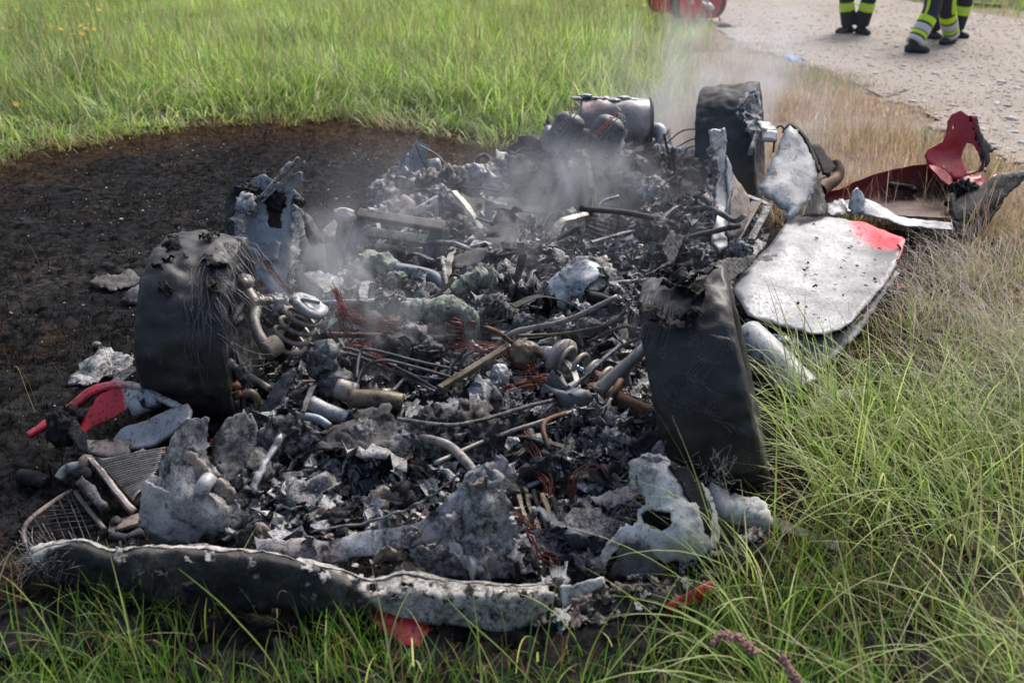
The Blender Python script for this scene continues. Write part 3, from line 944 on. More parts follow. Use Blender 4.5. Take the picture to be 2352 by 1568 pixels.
# charred stubble
xy = sample(52000, -5.5, 3.2, 1.5, 9.3, lambda q: (zone(q)[0] < 0.12) & inview(q, 0.5), lambda q: np.clip((3.5 / q[:, 1]), 0, 1) * np.clip(0.5 + 0.8 * clump(q, 3.5, 91), 0.05, 1))
n = len(xy); db, dp = zone(xy)
bf = np.clip(1 + db / np.clip(0.3 + 0.12 * (xy[:, 1] - 3), 0.3, 1.0), 0, 1)[:, None]; bp = (clump(xy, 1.1, 93) > 0.5)[:, None] * 0.4
isb = U(0, 1, (n, 1)) < np.maximum(bf ** 1.4, bp)
col = np.where(isb, pick(n, [(0.07, 0.04, 0.024), (0.15, 0.095, 0.05), (0.035, 0.02, 0.012)], [4, 2, 4]), pick(n, [(0.006, 0.006, 0.006), (0.014, 0.013, 0.013), (0.035, 0.032, 0.03)], [5, 3, 1]))
L = U(0.01, 0.04, n) * (1 + 2.0 * bf[:, 0] * U(0, 1, n))
st = blades(xy, bz(xy) - 0.003, L, U(0, 6.28, n), U(0.1, 1.4, n), U(0, 0.8, n), U(0.0015, 0.0045, n), col, 2)
xs2 = sample(300, -3.2, -0.8, 2.2, 5.0, lambda q: zone(q)[0] < -0.1)
m = len(xs2)
tall = blades(xs2, bz(xs2), U(0.06, 0.2, m), U(0, 6.28, m), U(0, 0.5, m), U(0, 0.8, m), U(0.0012, 0.002, m), pick(m, [(0.02, 0.018, 0.016), (0.16, 0.13, 0.06)], [3, 1]), 4)
grass_obj('charred_stubble', [st, tall], STUB, 'short burnt grass stubble, black and singed brown, on the charred ground')

# yellow flowers of the meadow
k = NT('yellow petals'); k.base((0.75, 0.42, 0.02)); k.set(Roughness=0.6); YEL = k.m
k = NT('flower stem'); k.base((0.10, 0.16, 0.04)); k.set(Roughness=0.6); STEM = k.m
def petals(r):
    V, Fc = [], []
    for i in range(6):
        a = i * math.pi / 3
        o = len(V)
        for (rr_, da, z) in ((0.15, 0, 0), (0.7, -0.33, 0.25), (1.0, 0, 0.3), (0.7, 0.33, 0.25)):
            V.append((r * rr_ * math.cos(a + da), r * rr_ * math.sin(a + da), r * z))
        Fc.append((o, o + 1, o + 2, o + 3))
    o = len(V)
    V += [(r * 0.3 * math.cos(i * 1.047), r * 0.3 * math.sin(i * 1.047), r * 0.12) for i in range(6)] + [(0, 0, r * 0.28)]
    Fc += [(o + i, o + (i + 1) % 6, o + 6) for i in range(6)]
    return np.array(V), Fc
Vp, Fp = petals(0.024)
pme = mesh_np('bloom', Vp, [i for f in Fp for i in f], [len(f) for f in Fp], False); pme.materials.append(YEL)
Vs_, Fs_ = sweep(crspline([(0, 0, 0), (0.015, 0.0, 0.3), (0, 0, 0.6)], 8), 0.0022, 4)
sme = mesh_np('stem', Vs_, [i for f in Fs_ for i in f], [len(f) for f in Fs_]); sme.materials.append(STEM)
fpos = []
for (x, y) in ((6, 15), (14, 26), (40, 22), (95, 14), (88, 30), (130, 17), (148, 14), (165, 18), (182, 34), (160, 44), (196, 52), (120, 60), (103, 72), (140, 68), (145, 74), (165, 62), (185, 60), (197, 55), (197, 66), (216, 68),
               (168, 80), (188, 78), (193, 80), (178, 100), (200, 98), (6, 65), (24, 64), (45, 64), (288, 25), (290, 28), (300, 40), (313, 35), (330, 28), (333, 56), (290, 52), (403, 17), (438, 38), (595, 12), (750, 25), (200, 12), (240, 8), (265, 3), (215, 5),
               (18, 8), (66, 206), (38, 238), (1402, 12), (1440, 14), (1452, 13), (1478, 14), (1490, 15), (1350, 16), (1395, 20), (30, 14), (52, 40), (76, 52), (255, 18), (228, 24)):
    gy = y + random.uniform(60, 80) if y > 180 else y + random.uniform(105, 135) * (1 + y / 250)
    fpos.append((x, y, gy))
for (x, y, gy) in fpos:
    p = A(x, y, gy)
    r_ = bpy.data.objects.new('wildflower', None); COL.objects.link(r_); r_.location = (p.x, p.y, 0); WLOC[r_.name] = Vector((p.x, p.y, 0))
    tag(r_, 'small yellow wildflower on a thin stem in the tall meadow grass', 'flower', 'yellow flowers in the meadow')
    s_ = bpy.data.objects.new('stem', sme); COL.objects.link(s_); s_.parent = r_; s_.scale = (1, 1, p.z / 0.6)
    b_ = bpy.data.objects.new('bloom', pme); COL.objects.link(b_); b_.parent = r_; b_.location = (0, 0, p.z - 0.002); b_.rotation_euler = (random.uniform(-0.9, 0.2), random.uniform(-0.6, 0.6), random.uniform(0, 6))
    sc_ = random.uniform(0.8, 1.4); b_.scale = (sc_, sc_, sc_)

# long single blades and seed heads close to the camera
def stalk(label, pts, w, colr, cat='grass blade', head=None, group=None):
    k = NT('blade of grass'); k.base(colr); k.set(Roughness=0.5)
    tr = k.n('BsdfTranslucent'); tr.inputs[0].default_value = (*[min(1, v * 1.2) for v in colr], 1)
    mx = k.n('MixShader'); mx.inputs[0].default_value = 0.35
    k.l(k.p.outputs[0], mx.inputs[1]); k.l(tr.outputs[0], mx.inputs[2]); k.l(mx.outputs[0], k.out.inputs[0])
    path = crspline([tuple(A(*p)) for p in pts], 26)
    t = np.linspace(0, 1, 26)
    V, Fc = sweep(path, w * (1 - 0.85 * t ** 2) if head is None else w, profile=[(-1, 0.12), (0, -0.12), (1, 0.12), (0, 0.05)])
    root = tuple(path[0])
    rt = thing('grass_blade' if head is None else 'seed_head', label, cat, (root[0], root[1], 0), group)
    make('blade' if head is None else 'stalk', V, Fc, k.m, rt)
    if head:
        kk = NT('seed head'); co = kk.coords(); kk.base(kk.mix(kk.noise(co, 60, 4), (0.20, 0.085, 0.085), (0.46, 0.26, 0.24))); kk.set(Roughness=0.8)
        hp = path[head[0]:]
        Vs = []
        for i in range(150):
            s = random.random(); q = hp[min(int(s * (len(hp) - 1)), len(hp) - 1)] + np.random.default_rng(i).normal(0, head[1] * 0.4, 3)
            v, f = ico(1)
            d = np.random.default_rng(i + 500).normal(0, 1, 3); d /= np.linalg.norm(d)
            q2 = hp[min(int(s * (len(hp) - 1)) + 1, len(hp) - 1)]
            Vs.append((v * head[1] * 0.26 + np.outer(v @ (d * 0.5 + (0, 0.3, 0.5)), d) * head[1] * 0.3 + q, f))
        V, Fc = merge(Vs)
        make('seeds', V, Fc, kk.m, rt)
    return rt
stalk('long pale green blade rising across the light right half of the bumper', [(1165, 1500, 1530), (1155, 1420, 1530), (1125, 1330, 1530), (1108, 1240, 1530), (1100, 1175, 1530)], 0.0035, (0.17, 0.24, 0.06))
stalk('bent green blade slanting left above the red scrap under the bumper', [(1250, 1600, 1640), (1160, 1500, 1640), (1060, 1410, 1640), (990, 1330, 1640), (945, 1300, 1640)], 0.0026, (0.20, 0.27, 0.07))
stalk('green blade leaning left across the dark middle of the bumper', [(660, 1590, 1640), (610, 1500, 1640), (540, 1420, 1640), (490, 1370, 1640), (410, 1305, 1640)], 0.003, (0.18, 0.27, 0.06))
stalk('upright yellow green blade at the far lower left in front of the bumper', [(52, 1500, 1560), (40, 1430, 1560), (28, 1340, 1560), (24, 1290, 1560)], 0.003, (0.22, 0.25, 0.08))
stalk('thin broken straw standing alone on the black ground at the far left', [(82, 950, 955), (62, 900, 955), (38, 842, 955), (18, 865, 955), (0, 905, 955)], 0.0016, (0.34, 0.30, 0.15))
stalk('short upright green blade right of the bumper end, lowest in the picture', [(1325, 1600, 1620), (1322, 1540, 1620), (1320, 1450, 1620)], 0.0045, (0.15, 0.27, 0.04))
stalk('drooping pink seed head at the lower right, the curled one', [(1790, 1560, 1700), (1760, 1530, 1700), (1735, 1495, 1700), (1700, 1470, 1700), (1660, 1458, 1700), (1640, 1478, 1700)], 0.0022, (0.30, 0.24, 0.12), 'seed head', (10, 0.012), 'pink grass seed heads')
stalk('straight pink seed head at the lower right, below the curled one', [(1900, 1680, 1780), (1860, 1610, 1780), (1820, 1545, 1780), (1795, 1508, 1780)], 0.0022, (0.30, 0.24, 0.12), 'seed head', (12, 0.010), 'pink grass seed heads')
# ------------------------------------------------------------------ firefighters, hose reels and litter on the path
def flat(name, c, rough=0.7, metal=0.0, var=0.25, scale=8):
    k = NT(name); co = k.coords()
    n = k.noise(co, scale, 6, 0.65)
    k.base(k.mix(n, [v * (1 - var) for v in c], [min(1, v * (1 + var)) for v in c]))
    k.set(Roughness=rough, Metallic=metal); k.bump(n, 0.2, 0.004)
    return k.m
NAVY = flat('dark navy turnout cloth', (0.028, 0.031, 0.042), 0.85)
HIVIS = flat('yellow reflective cloth', (0.55, 0.78, 0.02), 0.6, var=0.06)
SILV = flat('silver reflective tape', (0.55, 0.54, 0.55), 0.5, var=0.08)
BOOT = flat('black boot leather', (0.035, 0.035, 0.037), 0.6)
SKIN = flat('skin', (0.42, 0.26, 0.19), 0.55, var=0.08)

def firefighter(label, fl, fr, toes, style, height=1.78):
    L, R = G(*fl), G(*fr)
    mid = (L + R) / 2
    rt = thing('person', label, 'person', (mid.x, mid.y, 0), 'firefighters on the path')
    hip = mid + Vector((0, 0, 0.93))
    ax = (R - L); ax.z = 0; ax.normalize()
    ax = (ax + Vector((1, 0, 0))).normalized() if ax.x > 0 else Vector((1, 0, 0))
    fwd = Vector((-ax.y, ax.x, 0))
    def leg(foot, s, toe):
        h = hip + ax * (0.10 * s)
        t = Vector((math.cos(toe), math.sin(toe), 0))
        kn = (h * 0.46 + foot * 0.54) + t * 0.05; kn.z = 0.50
        an = foot - t * 0.04; an.z = 0.10
        return h, kn, an, t
    legs = [leg(L, -1, toes[0]), leg(R, 1, toes[1])]
    sh = hip + Vector((0, 0, 0.52)); nk = sh + Vector((0, 0, 0.08))
    pieces = []
    for h, kn, an, t in legs:
        pieces.append(sweep(crspline([tuple(h), tuple((h + kn) / 2), tuple(kn), tuple((kn + an) / 2), tuple(an + Vector((0, 0, 0.03)))], 18), np.interp(np.linspace(0, 1, 18), [0, 0.25, 0.5, 0.75, 1], [0.125, 0.115, 0.105, 0.105, 0.10]), 14))
    tp = [(1, 0.0)]
    pr = [(math.cos(a) * 1.0, math.sin(a) * 0.68) for a in np.linspace(0, 6.283, 18, endpoint=False)]
    pieces.append(sweep(crspline([tuple(hip - Vector((0, 0, 0.08))), tuple(hip + Vector((0, 0, 0.12))), tuple(hip + Vector((0, 0, 0.34))), tuple(sh), tuple(sh + Vector((0, 0, 0.05)))], 14), np.interp(np.linspace(0, 1, 14), [0, 0.3, 0.7, 0.92, 1], [0.19, 0.185, 0.215, 0.2, 0.08]), profile=pr, up=tuple(fwd)))
    pieces.append(sweep(np.array([tuple(sh), tuple(nk + Vector((0, 0, 0.06)))]), 0.06, 12))
    hands = []
    for s in (-1, 1):
        a = sh + ax * (0.2 * s) - Vector((0, 0, 0.02)); e = a + ax * (0.08 * s) - Vector((0, 0, 0.29)) - fwd * 0.02; w = e + ax * (-0.02 * s) - Vector((0, 0, 0.24)) + fwd * 0.10 * 1
        pieces.append(sweep(crspline([tuple(a), tuple((a + e) / 2), tuple(e), tuple((e + w) / 2), tuple(w)], 16), np.interp(np.linspace(0, 1, 16), [0, 0.5, 1], [0.085, 0.065, 0.05]), 12))
        hands.append((w, s))
    V, Fc = merge(pieces)
    body = make('body', V, Fc, NAVY, rt)
    md = body.modifiers.new('one skin', 'REMESH'); md.mode = 'VOXEL'; md.voxel_size = 0.02; md.use_smooth_shade = True
    sm = body.modifiers.new('soft', 'SMOOTH'); sm.iterations = 3; sm.factor = 0.5
    for w, s in hands:
        hp = [sweep(crspline([tuple(w), tuple(w - Vector((0, 0, 0.05))), tuple(w - Vector((0, 0, 0.10)))], 6), [0.028, 0.034, 0.038, 0.04, 0.038, 0.03], 10)]
        for f, ln in enumerate((0.07, 0.08, 0.075, 0.058)):
            b = w + fwd * (0.030 - 0.02 * f) - Vector((0, 0, 0.095))
            hp.append(sweep(crspline([tuple(b), tuple(b - Vector((0, 0, ln * 0.5)) - ax * (s * 0.006)), tuple(b - Vector((0, 0, ln)) - ax * (s * 0.025))], 6), np.linspace(0.009, 0.007, 6), 7))
        b = w + fwd * 0.03 - Vector((0, 0, 0.04))
        hp.append(sweep(crspline([tuple(b), tuple(b + fwd * 0.025 - Vector((0, 0, 0.03))), tuple(b + fwd * 0.03 - Vector((0, 0, 0.065)))], 6), np.linspace(0.011, 0.008, 6), 7))
        V, Fc = merge(hp); make('hand', V, Fc, SKIN, rt)
    hc = nk + Vector((0, 0, 0.17))
    v, f = ico(4)
    hv = v * np.array([0.075, 0.095, 0.118])
    fr_ = np.array(tuple(fwd)); axn = np.array(tuple(ax))
    hv = hv[:, :1] * axn + hv[:, 1:2] * fr_ + hv[:, 2:] * np.array([0, 0, 1.0]) + np.array(tuple(hc))
    ps = [(hv, f)]
    nose = hc + fwd * 0.098 - Vector((0, 0, 0.02))
    ps.append((v * np.array([0.013, 0.018, 0.024]) + np.array(tuple(nose)), f))
    for s in (-1, 1):
        ps.append((v * np.array([0.012, 0.02, 0.03]) + np.array(tuple(hc + ax * 0.076 * s - Vector((0, 0, 0.01)))), f))
    V, Fc = merge(ps); head = make('head', V, Fc, SKIN, rt)
    for s in (-1, 1):
        make('eye', v * 0.011 + np.array(tuple(hc + fwd * 0.088 + ax * 0.032 * s + Vector((0, 0, 0.012)))), f, BOOT, head)
    make('mouth', v * np.array([0.025, 0.008, 0.006]) + np.array(tuple(hc + fwd * 0.088 - Vector((0, 0, 0.062)))), f, flat('lips', (0.3, 0.12, 0.1)), head)
    hl = v * np.array([0.115, 0.14, 0.12]); kp = v[:, 2] > -0.05
    hl[~kp, 2] = -0.006 - 0.0; hl[~kp, :2] *= 1.12
    make('helmet', hl + np.array(tuple(hc + Vector((0, 0, 0.035)))), f, HIVIS, rt)
    # bands, stripes, boots
    for (h, kn, an, t), foot in zip(legs, (L, R)):
        lp = crspline([tuple(h), tuple((h + kn) / 2), tuple(kn), tuple((kn + an) / 2), tuple(an + Vector((0, 0, 0.03)))], 60)
        lr = np.interp(np.linspace(0, 1, 60), [0, 0.25, 0.5, 0.75, 1], [0.125, 0.115, 0.105, 0.105, 0.10])
        def band(z0, z1, mat, nm, ex=0.004):
            i = [j for j in range(60) if z0 <= lp[j][2] <= z1]
            if len(i) > 1:
                V, Fc = sweep(lp[i], lr[i] + ex, 20); make(nm, V, Fc, mat, rt)
        if style == 'plain':
            band(0.34, 0.46, HIVIS, 'trouser_band'); band(0.385, 0.415, SILV, 'reflective_tape', 0.007)
        else:
            band(0.33, 0.42, HIVIS, 'trouser_band'); band(0.24, 0.325, SILV, 'reflective_tape', 0.005); band(0.19, 0.24, HIVIS, 'trouser_band'); band(0.12, 0.185, SILV, 'reflective_tape', 0.005)
            out = -1 if foot is L else 0.2
            sp = np.array([p + np.array(tuple((ax * out - Vector((0, 1, 0)) * 0.75).normalized())) * (q + 0.002) for p, q in zip(lp, lr) if 0.40 < p[2] < 0.9])
            V, Fc = sweep(sp, 1.0, profile=[(-0.04, 0.004), (0.04, 0.004), (0.04, -0.006), (-0.04, -0.006)], up=(0, -1, 0)); make('side_stripe', V, Fc, HIVIS, rt)
        foot0 = Vector((an.x, an.y, 0))
        bp = [tuple(foot0 - t * 0.10 + Vector((0, 0, 0.055))), tuple(foot0 + Vector((0, 0, 0.065))), tuple(foot0 + t * 0.09 + Vector((0, 0, 0.058))), tuple(foot0 + t * 0.2 + Vector((0, 0, 0.045)))]
        V1, F1 = sweep(crspline(bp, 14), np.interp(np.linspace(0, 1, 14), [0, 0.1, 0.5, 0.85, 1], [0.035, 0.054, 0.055, 0.05, 0.022]), 14)
        V1[:, 2] = np.maximum(V1[:, 2], 0.004)
        V2_, F2 = sweep(np.array([tuple(foot0 + Vector((0, 0, 0.05))), tuple(foot0 + Vector((0, 0, 0.2)))]), [0.055, 0.075], 14)
        V, Fc = merge([(V1, F1), (V2_, F2)])
        b = make('boot', V, Fc, BOOT, rt)
        md = b.modifiers.new('one skin', 'REMESH'); md.mode = 'VOXEL'; md.voxel_size = 0.012; md.use_smooth_shade = True
    return rt
firefighter('person in dark turnout trousers with one yellow band, standing alone on the gravel', (1940, 80), (1980, 82), (math.pi + 0.35, -1.2), 'plain')
firefighter('person walking on the gravel in trousers with wide yellow and silver bands', (2103, 124), (2176, 104), (-0.25, math.pi + 0.5), 'bands')
firefighter('person in dark trousers standing behind the walking one, mostly hidden', (2142, 92), (2199, 90), (-1.2, -0.9), 'plain')

REEL = flat('red reel paint', (0.62, 0.02, 0.04), 0.45, var=0.12)
HOSE = flat('dark green hose', (0.03, 0.055, 0.045), 0.7)
def reel(label, px, py, gy, axis, r, half):
    c = A(px, py, gy)
    rt = thing('hose_reel', label, 'hose reel', (c.x, c.y, 0), 'red hose reels')
    ax = Vector(axis).normalized()
    for s in (-1, 1):
        V, Fc = lathe([(0.0, -0.006), (r * 0.3, -0.006), (r * 0.32, -0.014), (r * 0.5, -0.014), (r * 0.52, -0.006), (r * 0.93, -0.006), (r, -0.012), (r, 0.012), (r * 0.93, 0.006), (0.0, 0.006)], c + ax * half * s, ax, 48)
        fl_ = make('flange', V, Fc, REEL, rt)
        V, Fc = lathe([(0, 0.03), (0.03, 0.028), (0.04, 0.0), (0.04, -0.02)], c + ax * (half * s + 0.01 * s), ax * s, 20); make('hub_cap', V, Fc, SILV, fl_)
    lines = []
    for i in range(5):
        for j in range(3):
            cc = c + ax * (half * 0.8 * (i - 2) / 2)
            rr_ = r * (0.70 + 0.1 * j)
            q = ax.to_track_quat('Z', 'Y').to_matrix()
            lines.append([tuple(cc + q @ Vector((rr_ * math.cos(t), rr_ * math.sin(t), 0))) for t in np.linspace(0, 6.3, 28)])
    V, Fc = merge([sweep(np.array(l), half * 0.17, 6) for l in lines]); make('hose', V, Fc, HOSE, rt)
    for s in (-1, 1):
        b = c + ax * (half + 0.03) * s
        side = ax.cross(Vector((0, 0, 1))).normalized()
        for q in (-1, 1):
            tube('frame_leg', [b, Vector((b.x, b.y, 0)) + side * 0.16 * q], 0.012, REEL, rt)
    return rt
reel('red hose reel at the left, cut off by the top of the picture', 1575, 6, 66, (0.62, -0.78, 0), 0.245, 0.10)
reel('red hose reel at the right with a pale coupling before it', 1632, 4, 56, (-0.75, -0.66, 0), 0.25, 0.07)
reel('red hose reel standing furthest left behind the grass', 1520, -8, 52, (0.55, -0.83, 0), 0.25, 0.06)
cpl = thing('hose_coupling', 'pale metal hose coupling lying against the right hand reel', 'coupling', tuple(G(1615, 50)))
tube('barrel', [A(1590, -2, 60), A(1612, 8, 62), A(1628, 18, 64)], 0.035, SILV, cpl, 10)
tube('collar', [A(1626, 12, 64), A(1636, 22, 65)], 0.045, SILV, cpl, 12)
rk = blob('dark_stone', G(1664, 60, 0.03), (0.13, 0.11, 0.07), flat('dark stone', (0.06, 0.06, 0.065), 0.7), amp=0.15, sub=3, seed=3)
tag(rk, 'dark rounded stone at the edge of the gravel beside the reels', 'stone')
gl = sheet('glove', [[(1797, 127, 127), (1808, 125, 130), (1822, 128, 132), (1838, 133, 136)], [(1800, 134, 136), (1812, 131, 138), (1824, 134, 139), (1839, 139, 141)], [(1806, 139, 140), (1815, 138, 142), (1826, 141, 143), (1838, 144, 145)]],
           flat('pale blue rubber', (0.07, 0.24, 0.48), 0.7), thick=0.004, amp=0.012, freq=14, step=0.012)
tag(gl, 'crumpled pale blue glove lying at the edge of the gravel path', 'glove')
stk = bar('stick', G(2038, 224, 0.015), G(2080, 207, 0.03), 0.035, 0.02, flat('charred wood', (0.05, 0.045, 0.04), 0.8), rough=0.004)
tag(stk, 'short dark flat stick lying on the pale gravel', 'stick')
pk = bar('wooden_plank', G(2225, 8, 0.04), G(2300, 14, 0.04), 0.12, 0.06, flat('brown weathered wood', (0.16, 0.08, 0.055), 0.8), rough=0.004)
tag(pk, 'brown wooden plank lying at the far edge of the gravel', 'plank')
rs_ = bar('charred_strip', G(2040, 222, 0.008), G(1990, 214, 0.008), 0.012, 0.008, M.char, rough=0.003)
tag(rs_, 'thin black strip lying left of the flat stick on the gravel', 'strip')
# larger stones that can be told apart on the path
big = [(2350, 330, .05), (2075, 152, .04), (2290, 240, .05), (2180, 200, .045), (2250, 300, .05), (2120, 235, .04), (2320, 275, .06), (2300, 190, .05), (2210, 160, .045), (2010, 170, .045), (1930, 120, .05), (1905, 150, .04), (2150, 270, .035), (2335, 205, .05), (2240, 225, .04), (2330, 305, .04), (1760, 100, .05), (1820, 85, .05), (2060, 108, .05), (2275, 330, .045), (2316, 345, .035), (2190, 245, .05), (1990, 132, .05)]
v, f = ico(3)
smat = flat('pale stone', (0.44, 0.41, 0.38), 0.85)
sv = [v * (1 + 0.22 * fbm(v + s * 4, 1.4, 3, s))[:, None] * np.array([1, 0.75, 0.5]) for s in range(5)]
sms = [mesh_np('stone', q, [i for t in f for i in t], [3] * len(f)) for q in sv]
for i, (px, py, r) in enumerate(big):
    me = sms[i % 5]
    o = link('stone', me, smat, None, G(px, py, r * 0.25)); o.scale = (r, r, r); o.rotation_euler = (0, 0, random.uniform(0, 6))
    tag(o, 'pale fist sized stone lying proud of the gravel path', 'stone', 'larger stones on the gravel path')
# ------------------------------------------------------------------ the wreck
_wc = car(0, 1.2)
WR = thing('burnt_car_wreck', 'burnt out sports car wreck, collapsed and smoking on the black ground', 'car wreck', (_wc.x, _wc.y, 0))

FOOT = ground_poly([(330, 1235), (480, 1262), (620, 1288), (780, 1303), (950, 1322), (1100, 1338), (1300, 1345), (1400, 1338), (1600, 1290), (1720, 1235), (1690, 1150), (1600, 1090), (1560, 980), (1600, 860),
                    (1660, 740), (1740, 640), (1790, 575), (1740, 500), (1620, 462), (1480, 445), (1250, 440), (1060, 455), (900, 505), (800, 565), (760, 640), (735, 720), (690, 800), (580, 890), (530, 960), (505, 1060), (400, 1170)])
def rub_h(a, b):
    P = np.stack([a, b, np.zeros_like(a)], 1)
    base = 0.052 + 0.050 * fbm(P, 2.0, 3, 201) + 0.055 * fbm(P, 5.5, 3, 203, 0.6, True) + 0.022 * fbm(P, 12, 2, 209, 0.6, True) + 0.018 * fbm(P, 15, 3, 205)
    base += 0.24 * np.exp(-(((a + 0.02) / 0.42) ** 4 + ((b - 2.80) / 0.40) ** 4))                # engine heap
    base += 0.13 * np.exp(-(((a + 0.62) / 0.25) ** 2 + ((b - 2.3) / 0.5) ** 2))
    base += 0.15 * np.exp(-(((a - 0.62) / 0.28) ** 2 + ((b - 2.1) / 0.5) ** 2))
    base += 0.10 * np.exp(-((b - 0.75) / 0.30) ** 2) * np.exp(-(a / 0.75) ** 4)
    base += 0.06 * np.exp(-((b - 1.5) / 0.3) ** 2)
    base *= 0.40 + 0.60 * np.clip((b + 0.45) / 0.6, 0, 1)
    wxy = np.array([CO.x, CO.y]) + a[:, None] * np.array([CU.x, CU.y]) + b[:, None] * np.array([CR.x, CR.y])
    ed = poly_dist(wxy, FOOT) * np.where(pip(wxy, FOOT), 1, -1) + 0.05 * fbm(P, 3.0, 3, 207)
    return np.clip(base, 0.012, 1) * np.clip(ed / 0.16, 0, 1) ** 0.7 - 0.01
def rub_z(p):
    q = Vector((p[0], p[1], 0)) - CO
    return float(rub_h(np.array([q.dot(CU)]), np.array([q.dot(CR)]))[0])

na, nb = 190, 400
aa, bb = np.meshgrid(np.linspace(-1.05, 1.05, na), np.linspace(-1.0, 3.4, nb))
a, b = aa.ravel(), bb.ravel()
hh = rub_h(a, b)
V = np.array(tuple(CO)) + a[:, None] * np.array(tuple(CU)) + b[:, None] * np.array(tuple(CR)) + hh[:, None] * np.array([0, 0, 1.0])
V += vec_noise(V, 18, 3, 211) * 0.010 * np.clip(hh / 0.05, 0, 1)[:, None]
i, j = np.meshgrid(np.arange(na - 1), np.arange(nb - 1))
q0 = (j * na + i).ravel()
qs = np.stack([q0, q0 + 1, q0 + 1 + na, q0 + na], 1)
qs = qs[hh[qs].max(1) > 0.004]
o = make('charred_rubble', V, [tuple(q) for q in qs.tolist()], M.rubble, WR)
o['kind'] = 'stuff'

# ---- flakes of ash and metal over it, too many to count
def flakes(name, n, cond, size, cols, label=None, lift=0.012, flat_=0.6, parent=WR, seed=1):
    r = np.random.default_rng(seed)
    P = []
    while len(P) < n:
        a = r.uniform(-1.0, 1.0, n); b = r.uniform(-0.95, 3.3, n)
        k = cond(a, b) & (rub_h(a, b) > 0.015)
        P += list(np.stack([a[k], b[k]], 1))
    P = np.array(P[:n])
    z = rub_h(P[:, 0], P[:, 1])
    C = np.array(tuple(CO)) + P[:, :1] * np.array(tuple(CU)) + P[:, 1:] * np.array(tuple(CR))
    C[:, 2] = z + r.uniform(0.0, lift, n)
    s = np.clip(r.lognormal(math.log(size), 0.5, n), size * 0.35, size * 2.1)
    g = np.stack(np.meshgrid([-1, 0, 1], [-1, 0, 1]), -1).reshape(-1, 2).astype(float)
    q = np.array([(0, 1, 4, 3), (1, 2, 5, 4), (3, 4, 7, 6), (4, 5, 8, 7)])
    L = np.zeros((n, 9, 3))
    L[:, :, :2] = g[None] * r.uniform(0.45, 1.0, (n, 1, 2)) + r.normal(0, 0.28, (n, 9, 2))
    L[:, :, 2] = r.normal(0, 0.34, (n, 9)) + (g[None, :, 0] ** 2) * r.normal(0, 0.5, (n, 1))
    L *= s[:, None, None] * 0.5
    ax = r.normal(0, 1, (n, 3)); ax[:, 2] *= 0.3; ax /= np.linalg.norm(ax, axis=1)[:, None]
    an = np.abs(r.normal(0, flat_, n))
    c_, s_ = np.cos(an)[:, None, None], np.sin(an)[:, None, None]
    kx = np.cross(np.broadcast_to(ax[:, None], L.shape), L)
    kd = (ax[:, None] * L).sum(2, keepdims=True)
    L = L * c_ + kx * s_ + ax[:, None] * kd * (1 - c_)
    V = (L + C[:, None]).reshape(-1, 3)
    Q = (q[None] + (np.arange(n) * 9)[:, None, None]).reshape(-1, 4)
    pal, wts = cols
    cc = np.repeat(pick(n, pal, wts, 0.3), 9, 0)
    lo, hi = V.min(0), V.max(0); org = np.array([(lo[0] + hi[0]) / 2, (lo[1] + hi[1]) / 2, lo[2]])
    me = mesh_np(name, V - org, Q.ravel(), np.full(len(Q), 4), False)
    point_attr(me, 'tone', cc)
    o = link(name, me, FLAKE, parent, org)
    o['kind'] = 'stuff'
    return o
k = NT('ash flakes')
at = k.n('Attribute', attribute_name='tone'); co = k.coords(False); nz = k.noise(co, 90, 6, 0.7)
k.base(k.mix(k.ramp(nz, [(0.40, 0.85), (0.62, 0.0)]), at.outputs['Color'], (0.012, 0.012, 0.013)))
k.set(Roughness=0.75); k.bump(nz, 0.5, 0.004)
k.p.inputs['Specular IOR Level'].default_value = 0.25
FLAKE = k.m
MIXC = ([(0.010, 0.010, 0.011), (0.045, 0.045, 0.05), (0.16, 0.165, 0.175), (0.36, 0.36, 0.37), (0.66, 0.65, 0.63), (0.17, 0.11, 0.08), (0.42, 0.33, 0.27)], [14, 11, 20, 28, 15, 4, 6])
DARKC = ([(0.012, 0.012, 0.013), (0.03, 0.03, 0.033), (0.08, 0.08, 0.085), (0.2, 0.2, 0.2)], [40, 30, 18, 6])
every = lambda a, b: np.ones(len(a), bool)
flakes('ash_flakes', 15000, lambda a, b: b < 2.1, 0.015, MIXC, seed=11)
flakes('ash_flakes', 2600, lambda a, b: b < 2.2, 0.030, MIXC, lift=0.03, flat_=0.9, seed=12)
flakes('ash_flakes', 5200, lambda a, b: b >= 2.2, 0.024, DARKC, lift=0.02, flat_=0.9, seed=13)
flakes('ash_flakes', 1500, lambda a, b: (b >= 1.7) & (a < -0.25) | (b > 1.2) & (a > 0.4), 0.04, MIXC, lift=0.04, flat_=0.9, seed=14)
flakes('ash_flakes', 4200, every, 0.008, ([(0.7, 0.69, 0.67), (0.45, 0.45, 0.45)], [1, 2]), lift=0.03, seed=15)
flakes('ash_flakes', 1400, lambda a, b: (b < 1.9), 0.038, ([(0.5, 0.5, 0.5), (0.34, 0.345, 0.355), (0.62, 0.61, 0.6), (0.42, 0.35, 0.30)], [4, 5, 2, 1]), lift=0.05, flat_=1.0, seed=18)
flakes('ash_flakes', 1500, lambda a, b: (b < 0.25) & (np.abs(a) < 0.85), 0.034, MIXC, lift=0.03, flat_=1.0, seed=16)

